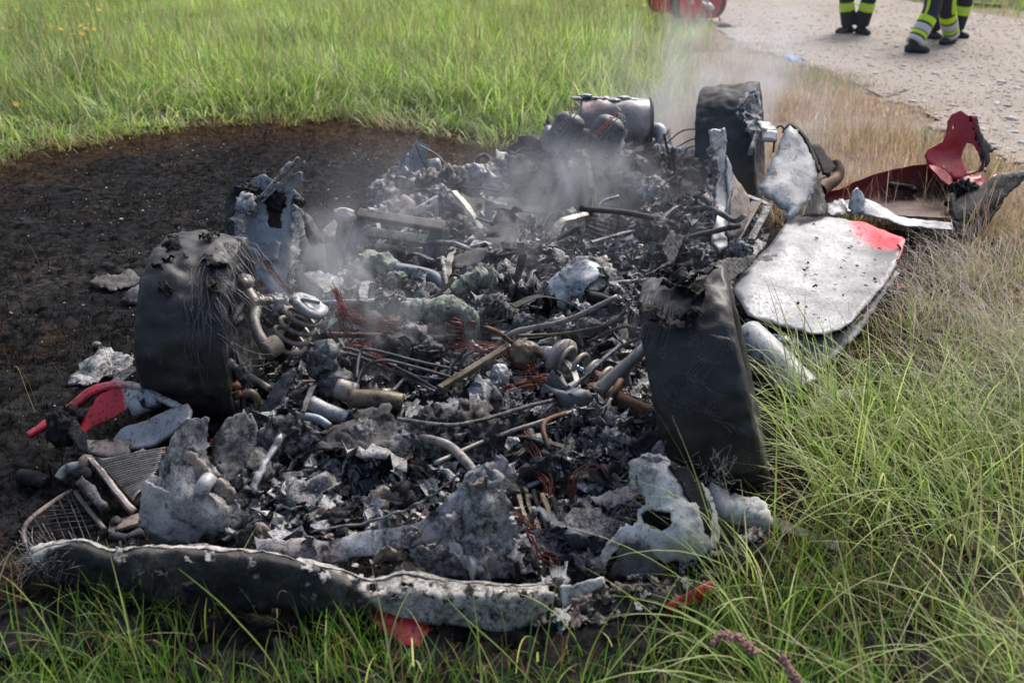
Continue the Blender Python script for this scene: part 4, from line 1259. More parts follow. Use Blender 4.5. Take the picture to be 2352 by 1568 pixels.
# ---- crumpled scraps that can be told apart: shared meshes, one object each
SCR = []
for s in range(16):
    nu = 9
    g = np.stack(np.meshgrid(np.linspace(-1, 1, nu), np.linspace(-1, 1, nu)), -1).reshape(-1, 2)
    P = np.concatenate([g, np.zeros((81, 1))], 1)
    asp = random.uniform(0.35, 1.0)
    L = np.stack([g[:, 0], g[:, 1] * asp, 0.45 * fbm(P + s * 7, 1.3, 3, s, 0.6) + random.uniform(-0.5, 0.5) * g[:, 0] ** 2], 1) + vec_noise(P + s * 3, 2.2, 3, s + 60) * 0.22
    L *= 0.5
    Fq = [(j * 9 + i, j * 9 + i + 1, j * 9 + i + 10, j * 9 + i + 9) for j in range(8) for i in range(8) if not (min(i, 7 - i, j, 7 - j) == 0 and random.random() < 0.3)]
    L[:, 2] -= L[:, 2].min()
    SCR.append(mesh_np('metal_scrap', L, [v for f in Fq for v in f], [4] * len(Fq), True))
SCM = [M.ash, M.ashdark, M.sootmetal, M.char, M.cloth, M.white, M.tan]
SCV = {}
def scrap(p, size, mat, name='metal_scrap', parent=WR, tilt=0.9, mi=None):
    mi = random.randrange(16) if mi is None else mi
    key = (mi, mat.name)
    if key not in SCV:
        me = SCR[mi].copy(); me.materials.append(mat); SCV[key] = me
    o = link(name, SCV[key], None, parent, p)
    o.scale = (size, size, size * random.uniform(0.7, 1.3))
    o.rotation_euler = (random.gauss(0, tilt * 0.5), random.gauss(0, tilt * 0.5), random.uniform(0, 6.28))
    m = o.modifiers.new('thick', 'SOLIDIFY'); m.thickness = 0.02 * 0.12 / max(size, 0.05); m.offset = 0
    return o
for _ in range(260):
    a_, b_ = random.uniform(-0.85, 0.85), random.uniform(-0.85, 3.2)
    if b_ > 1.9 and abs(a_) < 0.5 and random.random() < 0.7: continue
    p = car(a_, b_); p.z = rub_z(p) + random.uniform(-0.01, 0.02)
    mt = random.choices(SCM, [8, 6, 4, 2, 3, 2.5, 2] if b_ < 2 else [3, 5, 5, 6, 3, 1, 1])[0]
    scrap(p, min(0.15, random.lognormvariate(math.log(0.07), 0.35)), mt)
for _ in range(75):                                             # larger torn sheets standing up in the heap
    a_, b_ = random.uniform(-0.82, 0.82), random.uniform(-0.3, 2.3)
    p = car(a_, b_); p.z = rub_z(p) + random.uniform(-0.02, 0.02)
    if p.z < 0.01: continue
    scrap(p, random.uniform(0.10, 0.19), random.choices(SCM, [8, 5, 5, 2, 3, 3, 1])[0], 'torn_sheet', tilt=2.2)
for _ in range(46):                                             # bent strips of the collapsed frame
    a_, b_ = random.uniform(-0.8, 0.8), random.uniform(-0.2, 2.5)
    p = car(a_, b_); p.z = rub_z(p) + 0.02
    d = Vector((random.gauss(0, 1), random.gauss(0, 0.8), random.gauss(0.15, 0.35))).normalized() * random.uniform(0.16, 0.42)
    e_ = p + d; e_.z = max(e_.z, rub_z(e_) + 0.015)
    bar('bent_strip', p, e_, random.uniform(0.012, 0.035), random.uniform(0.004, 0.01), random.choice([M.sootmetal, M.ash, M.ashdark, M.char, M.plainsteel, M.cast]), WR, rough=0.003, seed=_, bend=[(p + e_) / 2 + Vector((random.gauss(0, 0.02), random.gauss(0, 0.02), random.uniform(0, 0.05)))])
for _ in range(26):                                             # big pale sheets across the nose and the cabin
    a_, b_ = random.uniform(-0.7, 0.75), random.uniform(-0.55, 1.6)
    p = car(a_, b_); p.z = rub_z(p)
    if p.z < 0.012: continue
    scrap(p, random.uniform(0.14, 0.23), random.choices([M.ash, M.ashlight, M.sootmetal, M.cloth, M.white, M.plainsteel], [4, 4, 2, 2, 1.5, 1.5])[0], 'torn_sheet', tilt=1.6)
for _ in range(20):                                             # long bent pipes that tie the heap together
    a_, b_ = random.uniform(-0.7, 0.7), random.uniform(-0.3, 2.2)
    p = car(a_, b_); p.z = rub_z(p) + 0.03
    d = Vector((random.gauss(0, 1), random.gauss(0, 0.5), random.gauss(0.05, 0.12))).normalized() * random.uniform(0.35, 0.75)
    q1, q2, q3 = [p + d * t + Vector((random.gauss(0, 0.03), random.gauss(0, 0.03), random.uniform(0, 0.05))) for t in (0.33, 0.66, 1.0)]
    for q in (q1, q2, q3): q.z = max(q.z, rub_z(q) + 0.012)
    if rub_z(q3) < 0: continue
    tube('bent_pipe', [p, q1, q2, q3], random.choice([0.005, 0.007, 0.010, 0.014]), random.choice([M.sootmetal, M.ash, M.steelblue, M.cast, M.ashdark, M.char]), WR, 8, 30, rough=0.0012)
# lumps of melted alloy and clinker
BL = []
v_, f_ = ico(3)
for s in range(8):
    q = v_ * (1 + 0.45 * fbm(v_ + s * 5.1, 2.0, 4, s, 0.6, True))[:, None] * np.array([1, random.uniform(0.5, 0.9), random.uniform(0.4, 0.8)])
    BL.append(mesh_np('melted_lump', q, [i for t in f_ for i in t], [3] * len(f_), True))
BLV = {}
def lump(p, size, mat, parent=WR, name='melted_lump'):
    key = (random.randrange(8), mat.name)
    if key not in BLV:
        me = BL[key[0]].copy(); me.materials.append(mat); BLV[key] = me
    o = link(name, BLV[key], None, parent, p); o.scale = [size * random.uniform(0.7, 1.2) for _i in range(3)]
    o.rotation_euler = (random.uniform(-0.6, 0.6), random.uniform(-0.6, 0.6), random.uniform(0, 6.28))
    return o
for _ in range(150):
    a_, b_ = random.uniform(-0.85, 0.85), random.uniform(-0.8, 3.1)
    p = car(a_, b_); p.z = rub_z(p)
    lump(p, random.uniform(0.015, 0.05), random.choices([M.ashdark, M.ash, M.rubble, M.char, M.white], [5, 3, 4, 4, 0.7])[0])
# loose rods, hoses and wires in the heap
for _ in range(70):
    a_, b_ = random.uniform(-0.8, 0.8), random.uniform(-0.7, 3.0)
    p = car(a_, b_); p.z = rub_z(p) + 0.02
    d = Vector((random.gauss(0, 1), random.gauss(0, 1), random.gauss(0, 0.25))).normalized() * random.uniform(0.08, 0.3)
    m_ = p + d * 0.5 + Vector((random.gauss(0, 0.03), random.gauss(0, 0.03), random.uniform(0, 0.05)))
    e_ = p + d; e_.z = max(e_.z, rub_z(e_) + 0.01)
    tube('bent_rod', [p, m_, e_], random.choice([0.003, 0.004, 0.006, 0.009]), random.choice([M.sootmetal, M.char, M.ashdark, M.rust, M.steelblue]), WR, 6, 10)

# ---- wheels
def wheel(c, axis, R=0.335, wd=0.145, seed=0, cords=None, mat=M.tread, sag=0.012):
    c = Vector(c); ax = Vector(axis).normalized()
    wl = thing('wheel', None, None, (c.x, c.y, 0)); del wl['label']; del wl['category']
    wl.parent = WR; wl.location = wl.location - WLOC[WR.name]
    prof = [(0.235, -wd * 0.78), (0.25, -wd * 0.93), (0.285, -wd * 1.03), (R * 0.94, -wd), (R * 0.98, -wd * 0.88), (R, -wd * 0.6), (R * 1.006, -wd * 0.2), (R * 1.006, wd * 0.2), (R, wd * 0.6), (R * 0.98, wd * 0.88), (R * 0.94, wd), (0.285, wd * 1.03), (0.25, wd * 0.93), (0.235, wd * 0.78)]
    pr = crspline([(r, z, 0) for r, z in prof], 46)[:, :2]
    V, Fc = lathe([tuple(p) for p in pr], c, ax, 150)
    C = np.array(tuple(c)); d = V - C
    rad = d - np.outer(d @ np.array(tuple(ax)), np.array(tuple(ax)))
    rl = np.linalg.norm(rad, axis=1)
    rad /= rl[:, None]
    nz = fbm(V + seed, 5.0, 3, seed) * sag + np.clip(fbm(V + seed, 14, 4, seed + 9), 0.1, 1) * 0.008 + fbm(V + seed, 20, 4, seed + 2, 0.6, True) * 0.0055 * (rl > R * 0.9) + np.clip(fbm(V + seed, 9, 3, seed + 4), 0, 1) * 0.016 * (rl > R * 0.93)
    V = V + rad * nz[:, None] + vec_noise(V, 26, 3, seed + 7) * 0.003
    V[:, 2] = np.maximum(V[:, 2], 0.004)
    ty = make('tyre', V, Fc, mat, wl)
    V, Fc = lathe([(0.232, -wd * 0.8), (0.238, -wd * 0.86), (0.238, -wd * 0.76), (0.205, -wd * 0.6), (0.2, wd * 0.45), (0.232, wd * 0.8), (0.24, wd * 0.86), (0.225, wd * 0.84), (0.21, wd * 0.62), (0.08, wd * 0.5), (0.055, wd * 0.62), (0, wd * 0.62)], c, ax, 60)
    rm = make('rim', V, Fc, M.sootmetal, wl); solid(rm, 0.006)
    q = ax.to_track_quat('Z', 'Y').to_matrix()
    bars = []
    for s in range(5):
        t = s * 1.2566
        for e in (-0.13, 0.13):
            p0 = c + q @ Vector((0.06 * math.cos(t), 0.06 * math.sin(t), wd * 0.6)); p1 = c + q @ Vector((0.205 * math.cos(t + e), 0.205 * math.sin(t + e), wd * 0.66))
            bars.append(sweep(np.array([tuple(p0), tuple(p1)]), 0.014, 6))
    V, Fc = lathe([(0.045, -0.07), (0.09, -0.07), (0.09, 0.03), (0.17, 0.03), (0.17, 0.055), (0.0, 0.055)], c, ax, 40); V2, F2 = merge(bars + [(V, Fc)])
    make('hub', V2, F2, M.sootmetal, wl)
    def surf(phi, al, rr):
        """phi turns about the axis from straight up towards the camera"""
        upv = (Vector((0, 0, 1)) - ax * ax.z).normalized(); fw = upv.cross(ax) ; fw = fw if fw.y < 0 else -fw
        return c + (upv * math.cos(phi) + fw * math.sin(phi)) * rr + ax * al
    return wl, surf
WL_, sL = wheel((-1.085, 3.22, 0.325), (0.997, 0.05, -0.06), R=0.322, wd=0.14, seed=3)
WRt, sR = wheel((0.60, 2.79, 0.34), (0.96, -0.15, 0.29), wd=0.130, seed=9)
WRR, sRR = wheel((1.31, 5.92, 0.375), (0.95, -0.30, 0.12), R=0.352, wd=0.165, seed=15, mat=burnt('ashy tyre rubber', ((0.03, 0.03, 0.032), (0.075, 0.075, 0.08)), scale=6, soot=0.2, rough=(0.55, 0.8), bump=0.5))
# bare cords of the burst left tyre
rs = random.Random(5)
lines = []
for i in range(24):                                             # combed down over the face
    p0 = rs.uniform(0.25, 1.0); a0 = rs.uniform(0.02, 0.125); dp_ = rs.uniform(0.35, 1.0); da = rs.uniform(-0.02, 0.08); lf = rs.uniform(0.006, 0.02)
    lines.append([tuple(sL(p0 + dp_ * t, a0 + da * t + 0.012 * math.sin(5 * t + i), 0.327 + lf * (0.3 + t) + 0.012 * math.sin(9 * t + i * 0.7) * 0.4)) for t in np.linspace(0, 1, 9)])
for i in range(48):                                             # flaring out at the inner shoulder
    p0 = rs.uniform(-0.5, 1.3); a0 = rs.uniform(0.06, 0.13); ln = rs.uniform(0.08, 0.24); dr = rs.uniform(0.1, 0.75)
    lines.append([tuple(sL(p0 + dr * t + 0.12 * t * t, a0 + ln * t * 0.8, 0.33 + 0.02 * t - rs.uniform(0.05, 0.16) * t * t)) for t in np.linspace(0, 1, 8)])
strands('tyre_cords', lines, 0.0011, M.wirecord, WL_, 3, 'stuff')
for i in range(15):                                             # torn rubber scabs
    ph, al = rs.uniform(-0.3, 0.9), rs.uniform(-0.1, 0.12)
    p = sL(ph, al, 0.328)
    scrap(p, rs.uniform(0.025, 0.055), M.char, 'rubber_scab', WL_, 0.8)
lines = []
for i in range(5):                                              # sheaves of cord combed in arcs over the right tyre's tread
    p0 = rs.uniform(0.7, 1.45); a0 = rs.uniform(-0.12, 0.06); w = rs.uniform(0.03, 0.08); cl_ = rs.choice((-1, 1)); L_ = rs.uniform(0.18, 0.45)
    for j in range(11):
        o_ = j * 0.0045 + rs.gauss(0, 0.0012); l2 = L_ * rs.uniform(0.7, 1.0)
        lines.append([tuple(sR(p0 + 0.02 * j * 0.3 + l2 * t, max(-0.115, min(0.115, a0 + o_ + w * cl_ * math.sin(math.pi * t * 0.8))), 0.3475 + 0.002 * math.sin(3.1 * t))) for t in np.linspace(0, 1, 10)])
for i in range(60):
    p0 = rs.uniform(0.15, 0.5); a0 = rs.uniform(-0.14, -0.02)
    lines.append([tuple(sR(p0 + 0.4 * t, a0 - 0.05 * t * t, 0.345 + 0.02 * t * (1 - t))) for t in np.linspace(0, 1, 7)])
for i in range(36):                                             # wires trailing off to the left at the top
    p0 = rs.uniform(0.0, 0.5); ln = rs.uniform(0.1, 0.3)
    lines.append([tuple(sR(p0 - 0.1 * t, -0.13 - ln * t, 0.33 - 0.10 * t * t * rs.uniform(0.2, 1.2))) for t in np.linspace(0, 1, 7)])
strands('tyre_cords', lines, 0.0007, M.wirecord, WRt, 3, 'stuff')
for i in range(14):
    scrap(sR(rs.uniform(-0.2, 0.7), rs.uniform(-0.12, 0.08), 0.346), rs.uniform(0.04, 0.09), M.char, 'rubber_scab', WRt, 0.6)

# ---- left front suspension
def spring(name, p0, p1, R, r, turns, mat, parent=WR, n=130):
    p0, p1 = Vector(p0), Vector(p1)
    q = (p1 - p0).to_track_quat('Z', 'Y').to_matrix(); L = (p1 - p0).length
    P = [tuple(p0 + q @ Vector((R * math.cos(2 * math.pi * turns * t), R * math.sin(2 * math.pi * turns * t), L * t))) for t in np.linspace(0, 1, n)]
    V, Fc = sweep(np.array(P), r, 9)
    return make(name, V, Fc, mat, parent)
s0, s1 = A(652, 800, 925), A(706, 708, 925)
sp = spring('coil_spring', s0, s1, 0.062, 0.0095, 4.3, M.cast)
V, Fc = lathe([(0, -0.016), (0.055, -0.016), (0.068, -0.006), (0.068, 0.014), (0.05, 0.02), (0.03, 0.018), (0.026, 0.004), (0, 0.004)], s1 + (s1 - s0) * 0.05, s1 - s0, 40)
V = V + vec_noise(V, 30, 3, 2) * 0.004
make('spring_cap', V, Fc, M.white, sp)
tube('damper', [s0 - (s1 - s0) * 0.25, s0 + (s1 - s0) * 0.75], 0.026, M.rust, sp, 14)
tube('cap_clip', [s1 + Vector((-0.03, -0.02, 0.03)), s1 + Vector((0.0, -0.03, 0.045)), s1 + Vector((0.05, -0.02, 0.03))], 0.008, M.white, sp, 8)
arm = tube('control_arm', [A(566, 668, 920), A(580, 690, 925), A(588, 705, 930), A(584, 735, 945), A(592, 765, 955), A(606, 788, 960), A(620, 800, 960)], [0.024, 0.026, 0.022, 0.019, 0.02, 0.023, 0.026], M.cast, WR, 10, 40)
tube('arm_fork', [A(584, 700, 930), A(600, 692, 925), A(622, 690, 915)], [0.024, 0.02, 0.014], M.cast, arm, 10, 20)
plate('arm_web', [(560, 668, 922), (575, 660, 920), (600, 676, 918), (628, 688, 915), (612, 700, 918), (598, 712, 925), (583, 708, 928)], M.cast, arm, holes=[[(591, 686), (598, 684), (601, 692), (594, 695)]], res=5, ragged=0.6, thick=0.014, amp=0.002)
V, Fc = lathe([(0.012, -0.03), (0.034, -0.03), (0.036, -0.02), (0.036, 0.02), (0.034, 0.03), (0.012, 0.03)], A(624, 798, 960), (0.5, 0.6, 0.2), 24); make('bush', V, Fc, M.tan, arm)
V, Fc = lathe([(0, -0.02), (0.028, -0.02), (0.036, 0.0), (0.03, 0.014), (0.036, 0.022), (0.0, 0.026)], A(560, 652, 915), (0.3, -0.2, 1), 24); make('ball_joint', V, Fc, M.cast, arm)
sheet('bent_tab', [[(536, 648, 915), (556, 634, 915), (575, 640, 914)], [(540, 654, 918), (558, 646, 918), (573, 652, 917)]], M.white, arm, thick=0.004, amp=0.004)
blob('melted_housing', A(632, 715, 900), (0.075, 0.06, 0.07), M.ash, WR, 0.3, seed=4)
tube('tie_rod', [A(498, 818, 960), A(528, 836, 965), A(600, 880, 985), A(618, 892, 990)], 0.0125, M.cast, WR, 12, 16)
tube('rod_nut', [A(522, 832, 965), A(534, 840, 966)], 0.02, M.cast, WR, 6, 2)
blob('rod_knuckle', A(560, 858, 975), (0.035, 0.03, 0.04), M.ash, WR, 0.25, seed=6, sub=3)
tube('drop_link', [A(558, 858, 975), A(556, 910, 990), A(566, 965, 1010)], 0.011, M.char, WR, 8, 10)
for (x0, y0, x1, y1) in ((448, 950, 545, 908), (500, 906, 540, 888)):
    t_ = tube('brake_pipe', [A(x0, y0, 1010), A((x0 + x1) / 2, (y0 + y1) / 2 - 2, 1005), A(x1, y1, 1000)], 0.0075, M.brass, WR, 8, 12)
    tube('pipe_nut', [A(x1 - 8, y1 + 3, 1000), A(x1 + 10, y1 - 4, 1000)], 0.014, M.rust, t_, 6, 2)
tube('bent_pipe', [A(560, 905, 1005), A(578, 902, 1004), A(590, 918, 1004), A(588, 940, 1006)], 0.014, M.brass, WR, 10, 20)
plate('flat_strap', [(645, 862, 1000), (675, 845, 990), (684, 858, 992), (640, 945, 1020), (596, 968, 1024), (588, 955, 1022)], M.sootmetal, res=7, parent=WR, ragged=1, thick=0.006, amp=0.003)
plate('black_strap', [(660, 850, 985), (682, 842, 982), (655, 930, 1010), (625, 955, 1015), (618, 935, 1012)], M.char, WR, res=7, ragged=1, thick=0.006, amp=0.003)

# ---- right front suspension
ra = A(1500, 782, 985); rb = A(1362, 910, 1000)
ar = tube('control_arm', [ra, ra + (rb - ra) * 0.35, ra + (rb - ra) * 0.75, rb], [0.019, 0.021, 0.026, 0.034], M.cast, WR, 12, 24)
tube('arm_brace', [A(1480, 800, 985), A(1440, 850, 985), A(1440, 885, 990)], [0.018, 0.014, 0.018], M.cast, ar, 10, 20)
V, Fc = lathe([(0, -0.034), (0.014, -0.034), (0.016, -0.028), (0.03, -0.03), (0.043, -0.022), (0.043, 0.03), (0, 0.03)], rb, (0.35, 0.9, -0.2), 28); make('bush', V, Fc, M.rust, ar)
k0, k1 = A(1282, 820, 935), A(1400, 886, 985)
sp = spring('coil_spring', k0 + (k1 - k0) * 0.12, k1, 0.055, 0.009, 3.6, M.cast)
V, Fc = lathe([(0.0, -0.01), (0.07, -0.012), (0.078, 0.0), (0.078, 0.012), (0.05, 0.026), (0.026, 0.03), (0.02, 0.0)], k0 + (k1 - k0) * 0.05, k1 - k0, 36); make('spring_cap', V, Fc, M.cast, sp)
tube('damper_rod', [k0, k0 + (k1 - k0) * 0.6], 0.011, flat('blued chrome rod', (0.25, 0.38, 0.5), 0.2, 0.9), sp, 12)
tube('damper', [k0 + (k1 - k0) * 0.55, k1 + (k1 - k0) * 0.15], 0.028, M.rust, sp, 14)
V, Fc = lathe([(0.012, -0.03), (0.032, -0.03), (0.034, 0.0), (0.032, 0.03), (0.012, 0.03)], A(1256, 816, 930), (0.7, -0.7, 0.3), 28); make('top_eye', V, Fc, M.white, sp)
tube('drive_shaft', [A(1395, 905, 1010), A(1440, 932, 1020), A(1560, 985, 1040)], [0.036, 0.034, 0.032], M.rust, WR, 18, 20)
V, Fc = lathe([(0.0, -0.01), (0.07, -0.01), (0.075, 0.0), (0.07, 0.01), (0.0, 0.012)], A(1408, 912, 1010), A(1560, 985, 1040) - A(1395, 905, 1010), 32); make('shaft_flange', V, Fc, M.rust, WR)
t_ = tube('tie_rod', [A(1435, 962, 1020), A(1490, 938, 1015), A(1545, 908, 1010)], [0.009, 0.012, 0.012], M.cast, WR, 10, 16)
tube('rod_nut', [A(1532, 914, 1010), A(1548, 906, 1010)], 0.019, M.white, t_, 6, 2)
tube('steering_rack', [A(1260, 958, 1025), A(1330, 970, 1028), A(1400, 972, 1030), A(1440, 978, 1032), A(1500, 970, 1034)], [0.03, 0.032, 0.022, 0.034, 0.02], M.sootmetal, WR, 14, 40, rough=0.003)
V, Fc = lathe([(0.02, -0.006), (0.045, -0.006), (0.045, 0.006), (0.02, 0.006)], A(1326, 968, 1028), (1, 0.05, -0.1), 24); make('hose_clamp', V, Fc, M.sootmetal, WR)
blob('melted_clump', A(1372, 965, 1040), (0.035, 0.025, 0.035), M.ash, WR, 0.35, seed=8, sub=3)
tube('corrugated_hose', [A(1370, 1015, 1060), A(1400, 1018, 1060), A(1430, 1000, 1052)], [0.018, 0.022, 0.018], M.ash, WR, 10, 24, rough=0.004, freq=50)
plate('subframe_rail', [(1385, 1060, 1120), (1490, 995, 1085), (1560, 985, 1070), (1575, 1015, 1085), (1500, 1040, 1100), (1410, 1100, 1135)], M.sootmetal, WR, res=10, ragged=1, thick=0.03, amp=0.004)
V, Fc = lathe([(0, -0.012), (0.05, -0.016), (0.055, 0.01), (0.04, 0.025), (0, 0.028)], A(1535, 1046, 1120), (0.1, -0.7, 0.7), 24); V = V + vec_noise(V, 30, 3, 5) * 0.006; make('round_cover', V, Fc, M.ash, WR)
tube('top_link', [A(1490, 755, 960), A(1512, 752, 962), A(1520, 790, 975), A(1530, 850, 990)], [0.016, 0.014, 0.011, 0.012], M.cast, WR, 10, 24)
blob('knuckle', A(1520, 870, 1010), (0.03, 0.03, 0.045), M.brass, WR, 0.25, seed=5, sub=3)
for q in (((1380, 815, 930), (1440, 790, 935), (1490, 765, 950)), ((1185, 772, 900), (1300, 765, 900), (1400, 745, 915), (1440, 715, 930)), ((1350, 785, 905), (1430, 752, 915), (1480, 758, 930))):
    tube('charred_pipe', [A(*p) for p in q], 0.007, M.brass, WR, 8, 30, rough=0.0025)

# ---- pipes, cylinders and lumps between the front wheels
pc = [[(818, 870, 1015), (826, 815, 980), (850, 803, 975), (960, 830, 975), (1062, 852, 975)],
      [(815, 905, 1020), (832, 850, 990), (880, 828, 985), (960, 845, 985), (1055, 872, 985)],
      [(735, 815, 965), (790, 800, 965), (850, 818, 970), (940, 858, 985), (1020, 905, 1000)],
      [(740, 818, 970), (800, 812, 970), (900, 850, 980), (980, 868, 985), (1030, 872, 985)],
      [(850, 830, 980), (930, 865, 985), (1000, 900, 1000)],
      [(1024, 880, 990), (1040, 840, 975), (1072, 800, 965)], [(1052, 850, 975), (1068, 820, 970), (1088, 806, 965)]]
for q in pc:
    tube('brake_line', [A(*p) for p in q], 0.0058, M.sootmetal, WR, 8, 40)
bar('brass_channel', A(1010, 892, 1000), A(1160, 800, 945), 0.028, 0.02, M.brass, WR, rough=0.001)
tube('cylinder', [A(800, 915, 1035), A(880, 918, 1035), A(925, 925, 1035)], [0.032, 0.032, 0.03], M.brass, WR, 18, 12, rough=0.002)
tube('pale_pipe', [A(712, 925, 1035), A(760, 948, 1042), A(800, 962, 1048)], 0.021, M.white, WR, 14, 12, rough=0.0015, hollow=True)
blob('motor_housing', A(1205, 815, 940), (0.085, 0.07, 0.075), M.brass, WR, 0.08, sub=4, seed=2)
tube('steel_canister', [A(915, 772, 885), A(982, 772, 885)], 0.043, burnt('mauve tinted steel', ((0.12, 0.10, 0.10), (0.24, 0.21, 0.20)), scale=6, soot=0.2, metal=0.3), WR, 24, 6, rough=0.001)
tube('axle_rod', [A(740, 768, 890), A(915, 772, 890)], 0.011, M.rust, WR, 10, 10)
tube('axle_rod', [A(982, 775, 888), A(1075, 778, 888)], 0.012, M.rust, WR, 10, 10)
bar('cross_strip', A(1130, 778, 880), A(1400, 770, 880), 0.03, 0.012, M.sootmetal, WR, rough=0.002)
V, Fc = lathe([(0.012, -0.01), (0.02, -0.01), (0.022, 0.01), (0.013, 0.012)], A(994, 802, 915), (0.1, -0.9, 0.35), 20); make('round_fitting', V, Fc, M.white, WR); 
blob('melted_clump', A(985, 808, 930), (0.055, 0.05, 0.045), M.ashdark, WR, 0.35, seed=14)
blob('melted_block', A(755, 838, 985), (0.07, 0.06, 0.085), M.ashdark, WR, 0.4, seed=15)
blob('melted_block', A(770, 880, 1000), (0.07, 0.055, 0.06), M.sootmetal, WR, 0.3, seed=16)
sheet('valve_plate', [[(745, 835, 980), (790, 842, 980)], [(738, 880, 990), (775, 890, 990)]], M.white, WR, thick=0.006, amp=0.003)
tube('filter_can', [A(775, 890, 1010), A(815, 905, 1015)], 0.037, M.cast, WR, 18, 6, rough=0.002)
# pale cast pump lump in the middle
blob('cast_pump_body', A(1112, 900, 985), (0.075, 0.06, 0.06), M.white, WR, 0.16, seed=22)
blob('cast_pump_lobe', A(1148, 866, 975), (0.045, 0.045, 0.065), M.white, WR, 0.13, seed=23, rot=0.4)
sheet('crumpled_cap', [[(1052, 860, 980), (1085, 842, 975), (1120, 850, 975)], [(1060, 880, 990), (1095, 868, 985), (1125, 878, 985)], [(1070, 888, 995), (1100, 884, 992), (1125, 886, 990)]], M.ash, WR, thick=0.005, amp=0.016, freq=20, tear=0.01)
# crumpled scorched cloth across the front bay
plate('charred_blanket', [(688, 1018, 1085), (740, 990, 1075), (790, 962, 1065), (830, 940, 1060), (885, 930, 1055), (905, 965, 1070), (950, 948, 1062), (990, 918, 1050), (1050, 935, 1055), (1085, 965, 1065), (1060, 1010, 1090), (1062, 1075, 1120), (1040, 1090, 1125), (1000, 1062, 1118), (930, 1060, 1118), (880, 1035, 1122), (800, 1045, 1122), (745, 1035, 1110), (700, 1062, 1118)],
      M.cloth, WR, inner=[(850, 985, 1095), (960, 1000, 1100), (760, 1015, 1105)], res=6, thick=0.005, amp=0.026, freq=11, ragged=3.5, seed=4, amp2=0.002, mask=lambda x, y: 0.25 + 0.3 * (x > 900))
for (x, y, gy, s_, sd) in ((1005, 985, 1080, 0.085, 31), (1040, 1015, 1095, 0.08, 32), (1080, 975, 1070, 0.09, 33), (960, 1020, 1095, 0.07, 34), (1120, 1010, 1090, 0.08, 35), (840, 1000, 1090, 0.055, 36), (700, 1000, 1085, 0.06, 37), (660, 1010, 1090, 0.06, 38), (1090, 1050, 1110, 0.07, 39), (1400, 1020, 1100, 0.06, 40), (1300, 1060, 1120, 0.06, 41), (1180, 960, 1060, 0.06, 42)):
    blob('clinker_mass', A(x, y, gy), (s_, s_ * 0.75, s_ * 0.8), random.choice([M.ashdark, M.ash, M.ashdark, M.rubble]), WR, 0.5, 2.4, 4, sd, rot=sd)

# ---- copper wire bundles
def bundle(pts, n, spread, r=0.0013, seed=0):
    rg = np.random.default_rng(seed)
    base = crspline([tuple(A(p[0], p[1], p[2] + 14)) for p in pts], 22)
    t = np.linspace(0, 1, 22)
    L = []
    for i in range(n):
        o = rg.normal(0, spread, 3); o2 = rg.normal(0, spread, 3); o3 = rg.normal(0, spread * 0.8, 3)
        off = o[None] * (1 - t)[:, None] + o2[None] * t[:, None] * 1.3 + o3[None] * np.sin(math.pi * t * rg.uniform(1, 2.5))[:, None]
        L.append(base + off)
    return strands('wire_bundle', L, r, M.copper, WR, 4)
bundle([(770, 665, 860), (790, 700, 870), (815, 735, 880), (870, 745, 885), (920, 752, 888)], 26, 0.012, seed=1)
bundle([(765, 720, 880), (800, 715, 880), (850, 738, 885), (910, 765, 890)], 18, 0.016, seed=2)
bundle([(775, 700, 880), (790, 740, 885), (800, 770, 890)], 12, 0.012, seed=3)
bundle([(800, 800, 940), (840, 795, 940), (870, 830, 960), (890, 850, 970)], 16, 0.01, seed=4)
bundle([(1040, 795, 915), (1090, 800, 920), (1150, 810, 925), (1185, 830, 935)], 28, 0.011, seed=5)
bundle([(1155, 900, 985), (1200, 885, 975), (1250, 870, 965), (1290, 880, 965)], 26, 0.009, seed=6)
bundle([(1210, 850, 960), (1222, 848, 960), (1235, 870, 965)], 14, 0.01, seed=7)
bundle([(1165, 925, 1020), (1200, 985, 1060), (1230, 1040, 1100), (1245, 1085, 1130)], 30, 0.0075, seed=8)
bundle([(1205, 1078, 1150), (1240, 1090, 1150), (1258, 1120, 1165), (1252, 1165, 1190)], 28, 0.0075, seed=9)
bundle([(1318, 1150, 1200), (1322, 1090, 1180), (1350, 1070, 1170), (1390, 1085, 1170), (1410, 1110, 1175)], 9, 0.008, seed=10)
bundle([(1490, 795, 920), (1500, 830, 930), (1510, 860, 940)], 12, 0.008, seed=11)
bundle([(1190, 1190, 1270), (1215, 1230, 1290), (1240, 1275, 1310), (1285, 1290, 1320)], 10, 0.009, seed=12)
bundle([(1165, 1170, 1260), (1200, 1200, 1280), (1225, 1215, 1290)], 10, 0.009, seed=13)
bundle([(380, 1033, 1130), (430, 1030, 1128), (475, 1050, 1130), (500, 1062, 1130)], 9, 0.006, seed=14)
bundle([(480, 1015, 1110), (520, 1025, 1110), (538, 1060, 1120), (520, 1095, 1130)], 10, 0.010, seed=15)
bundle([(1200, 470, 520), (1180, 430, 510), (1165, 410, 505)], 26, 0.028, 0.0011, seed=16)
bundle([(1490, 470, 540), (1500, 485, 545), (1520, 500, 550)], 14, 0.02, seed=17)
bundle([(1540, 300, 480), (1518, 345, 490), (1535, 380, 500), (1560, 400, 505)], 7, 0.014, 0.002, seed=18)
bundle([(605, 600, 770), (640, 640, 800), (680, 690, 830), (710, 715, 850)], 12, 0.006, seed=19)
V, Fc = lathe([(0.018, -0.02), (0.024, -0.02), (0.024, 0.02), (0.018, 0.02)], A(1250, 1098, 1155), (0.2, -0.2, 1), 16); make('wire_clip', V, Fc, M.brass, WR)
spring('wound_coil', A(1040, 772, 890), A(1050, 735, 885), 0.022, 0.007, 4, M.copper)
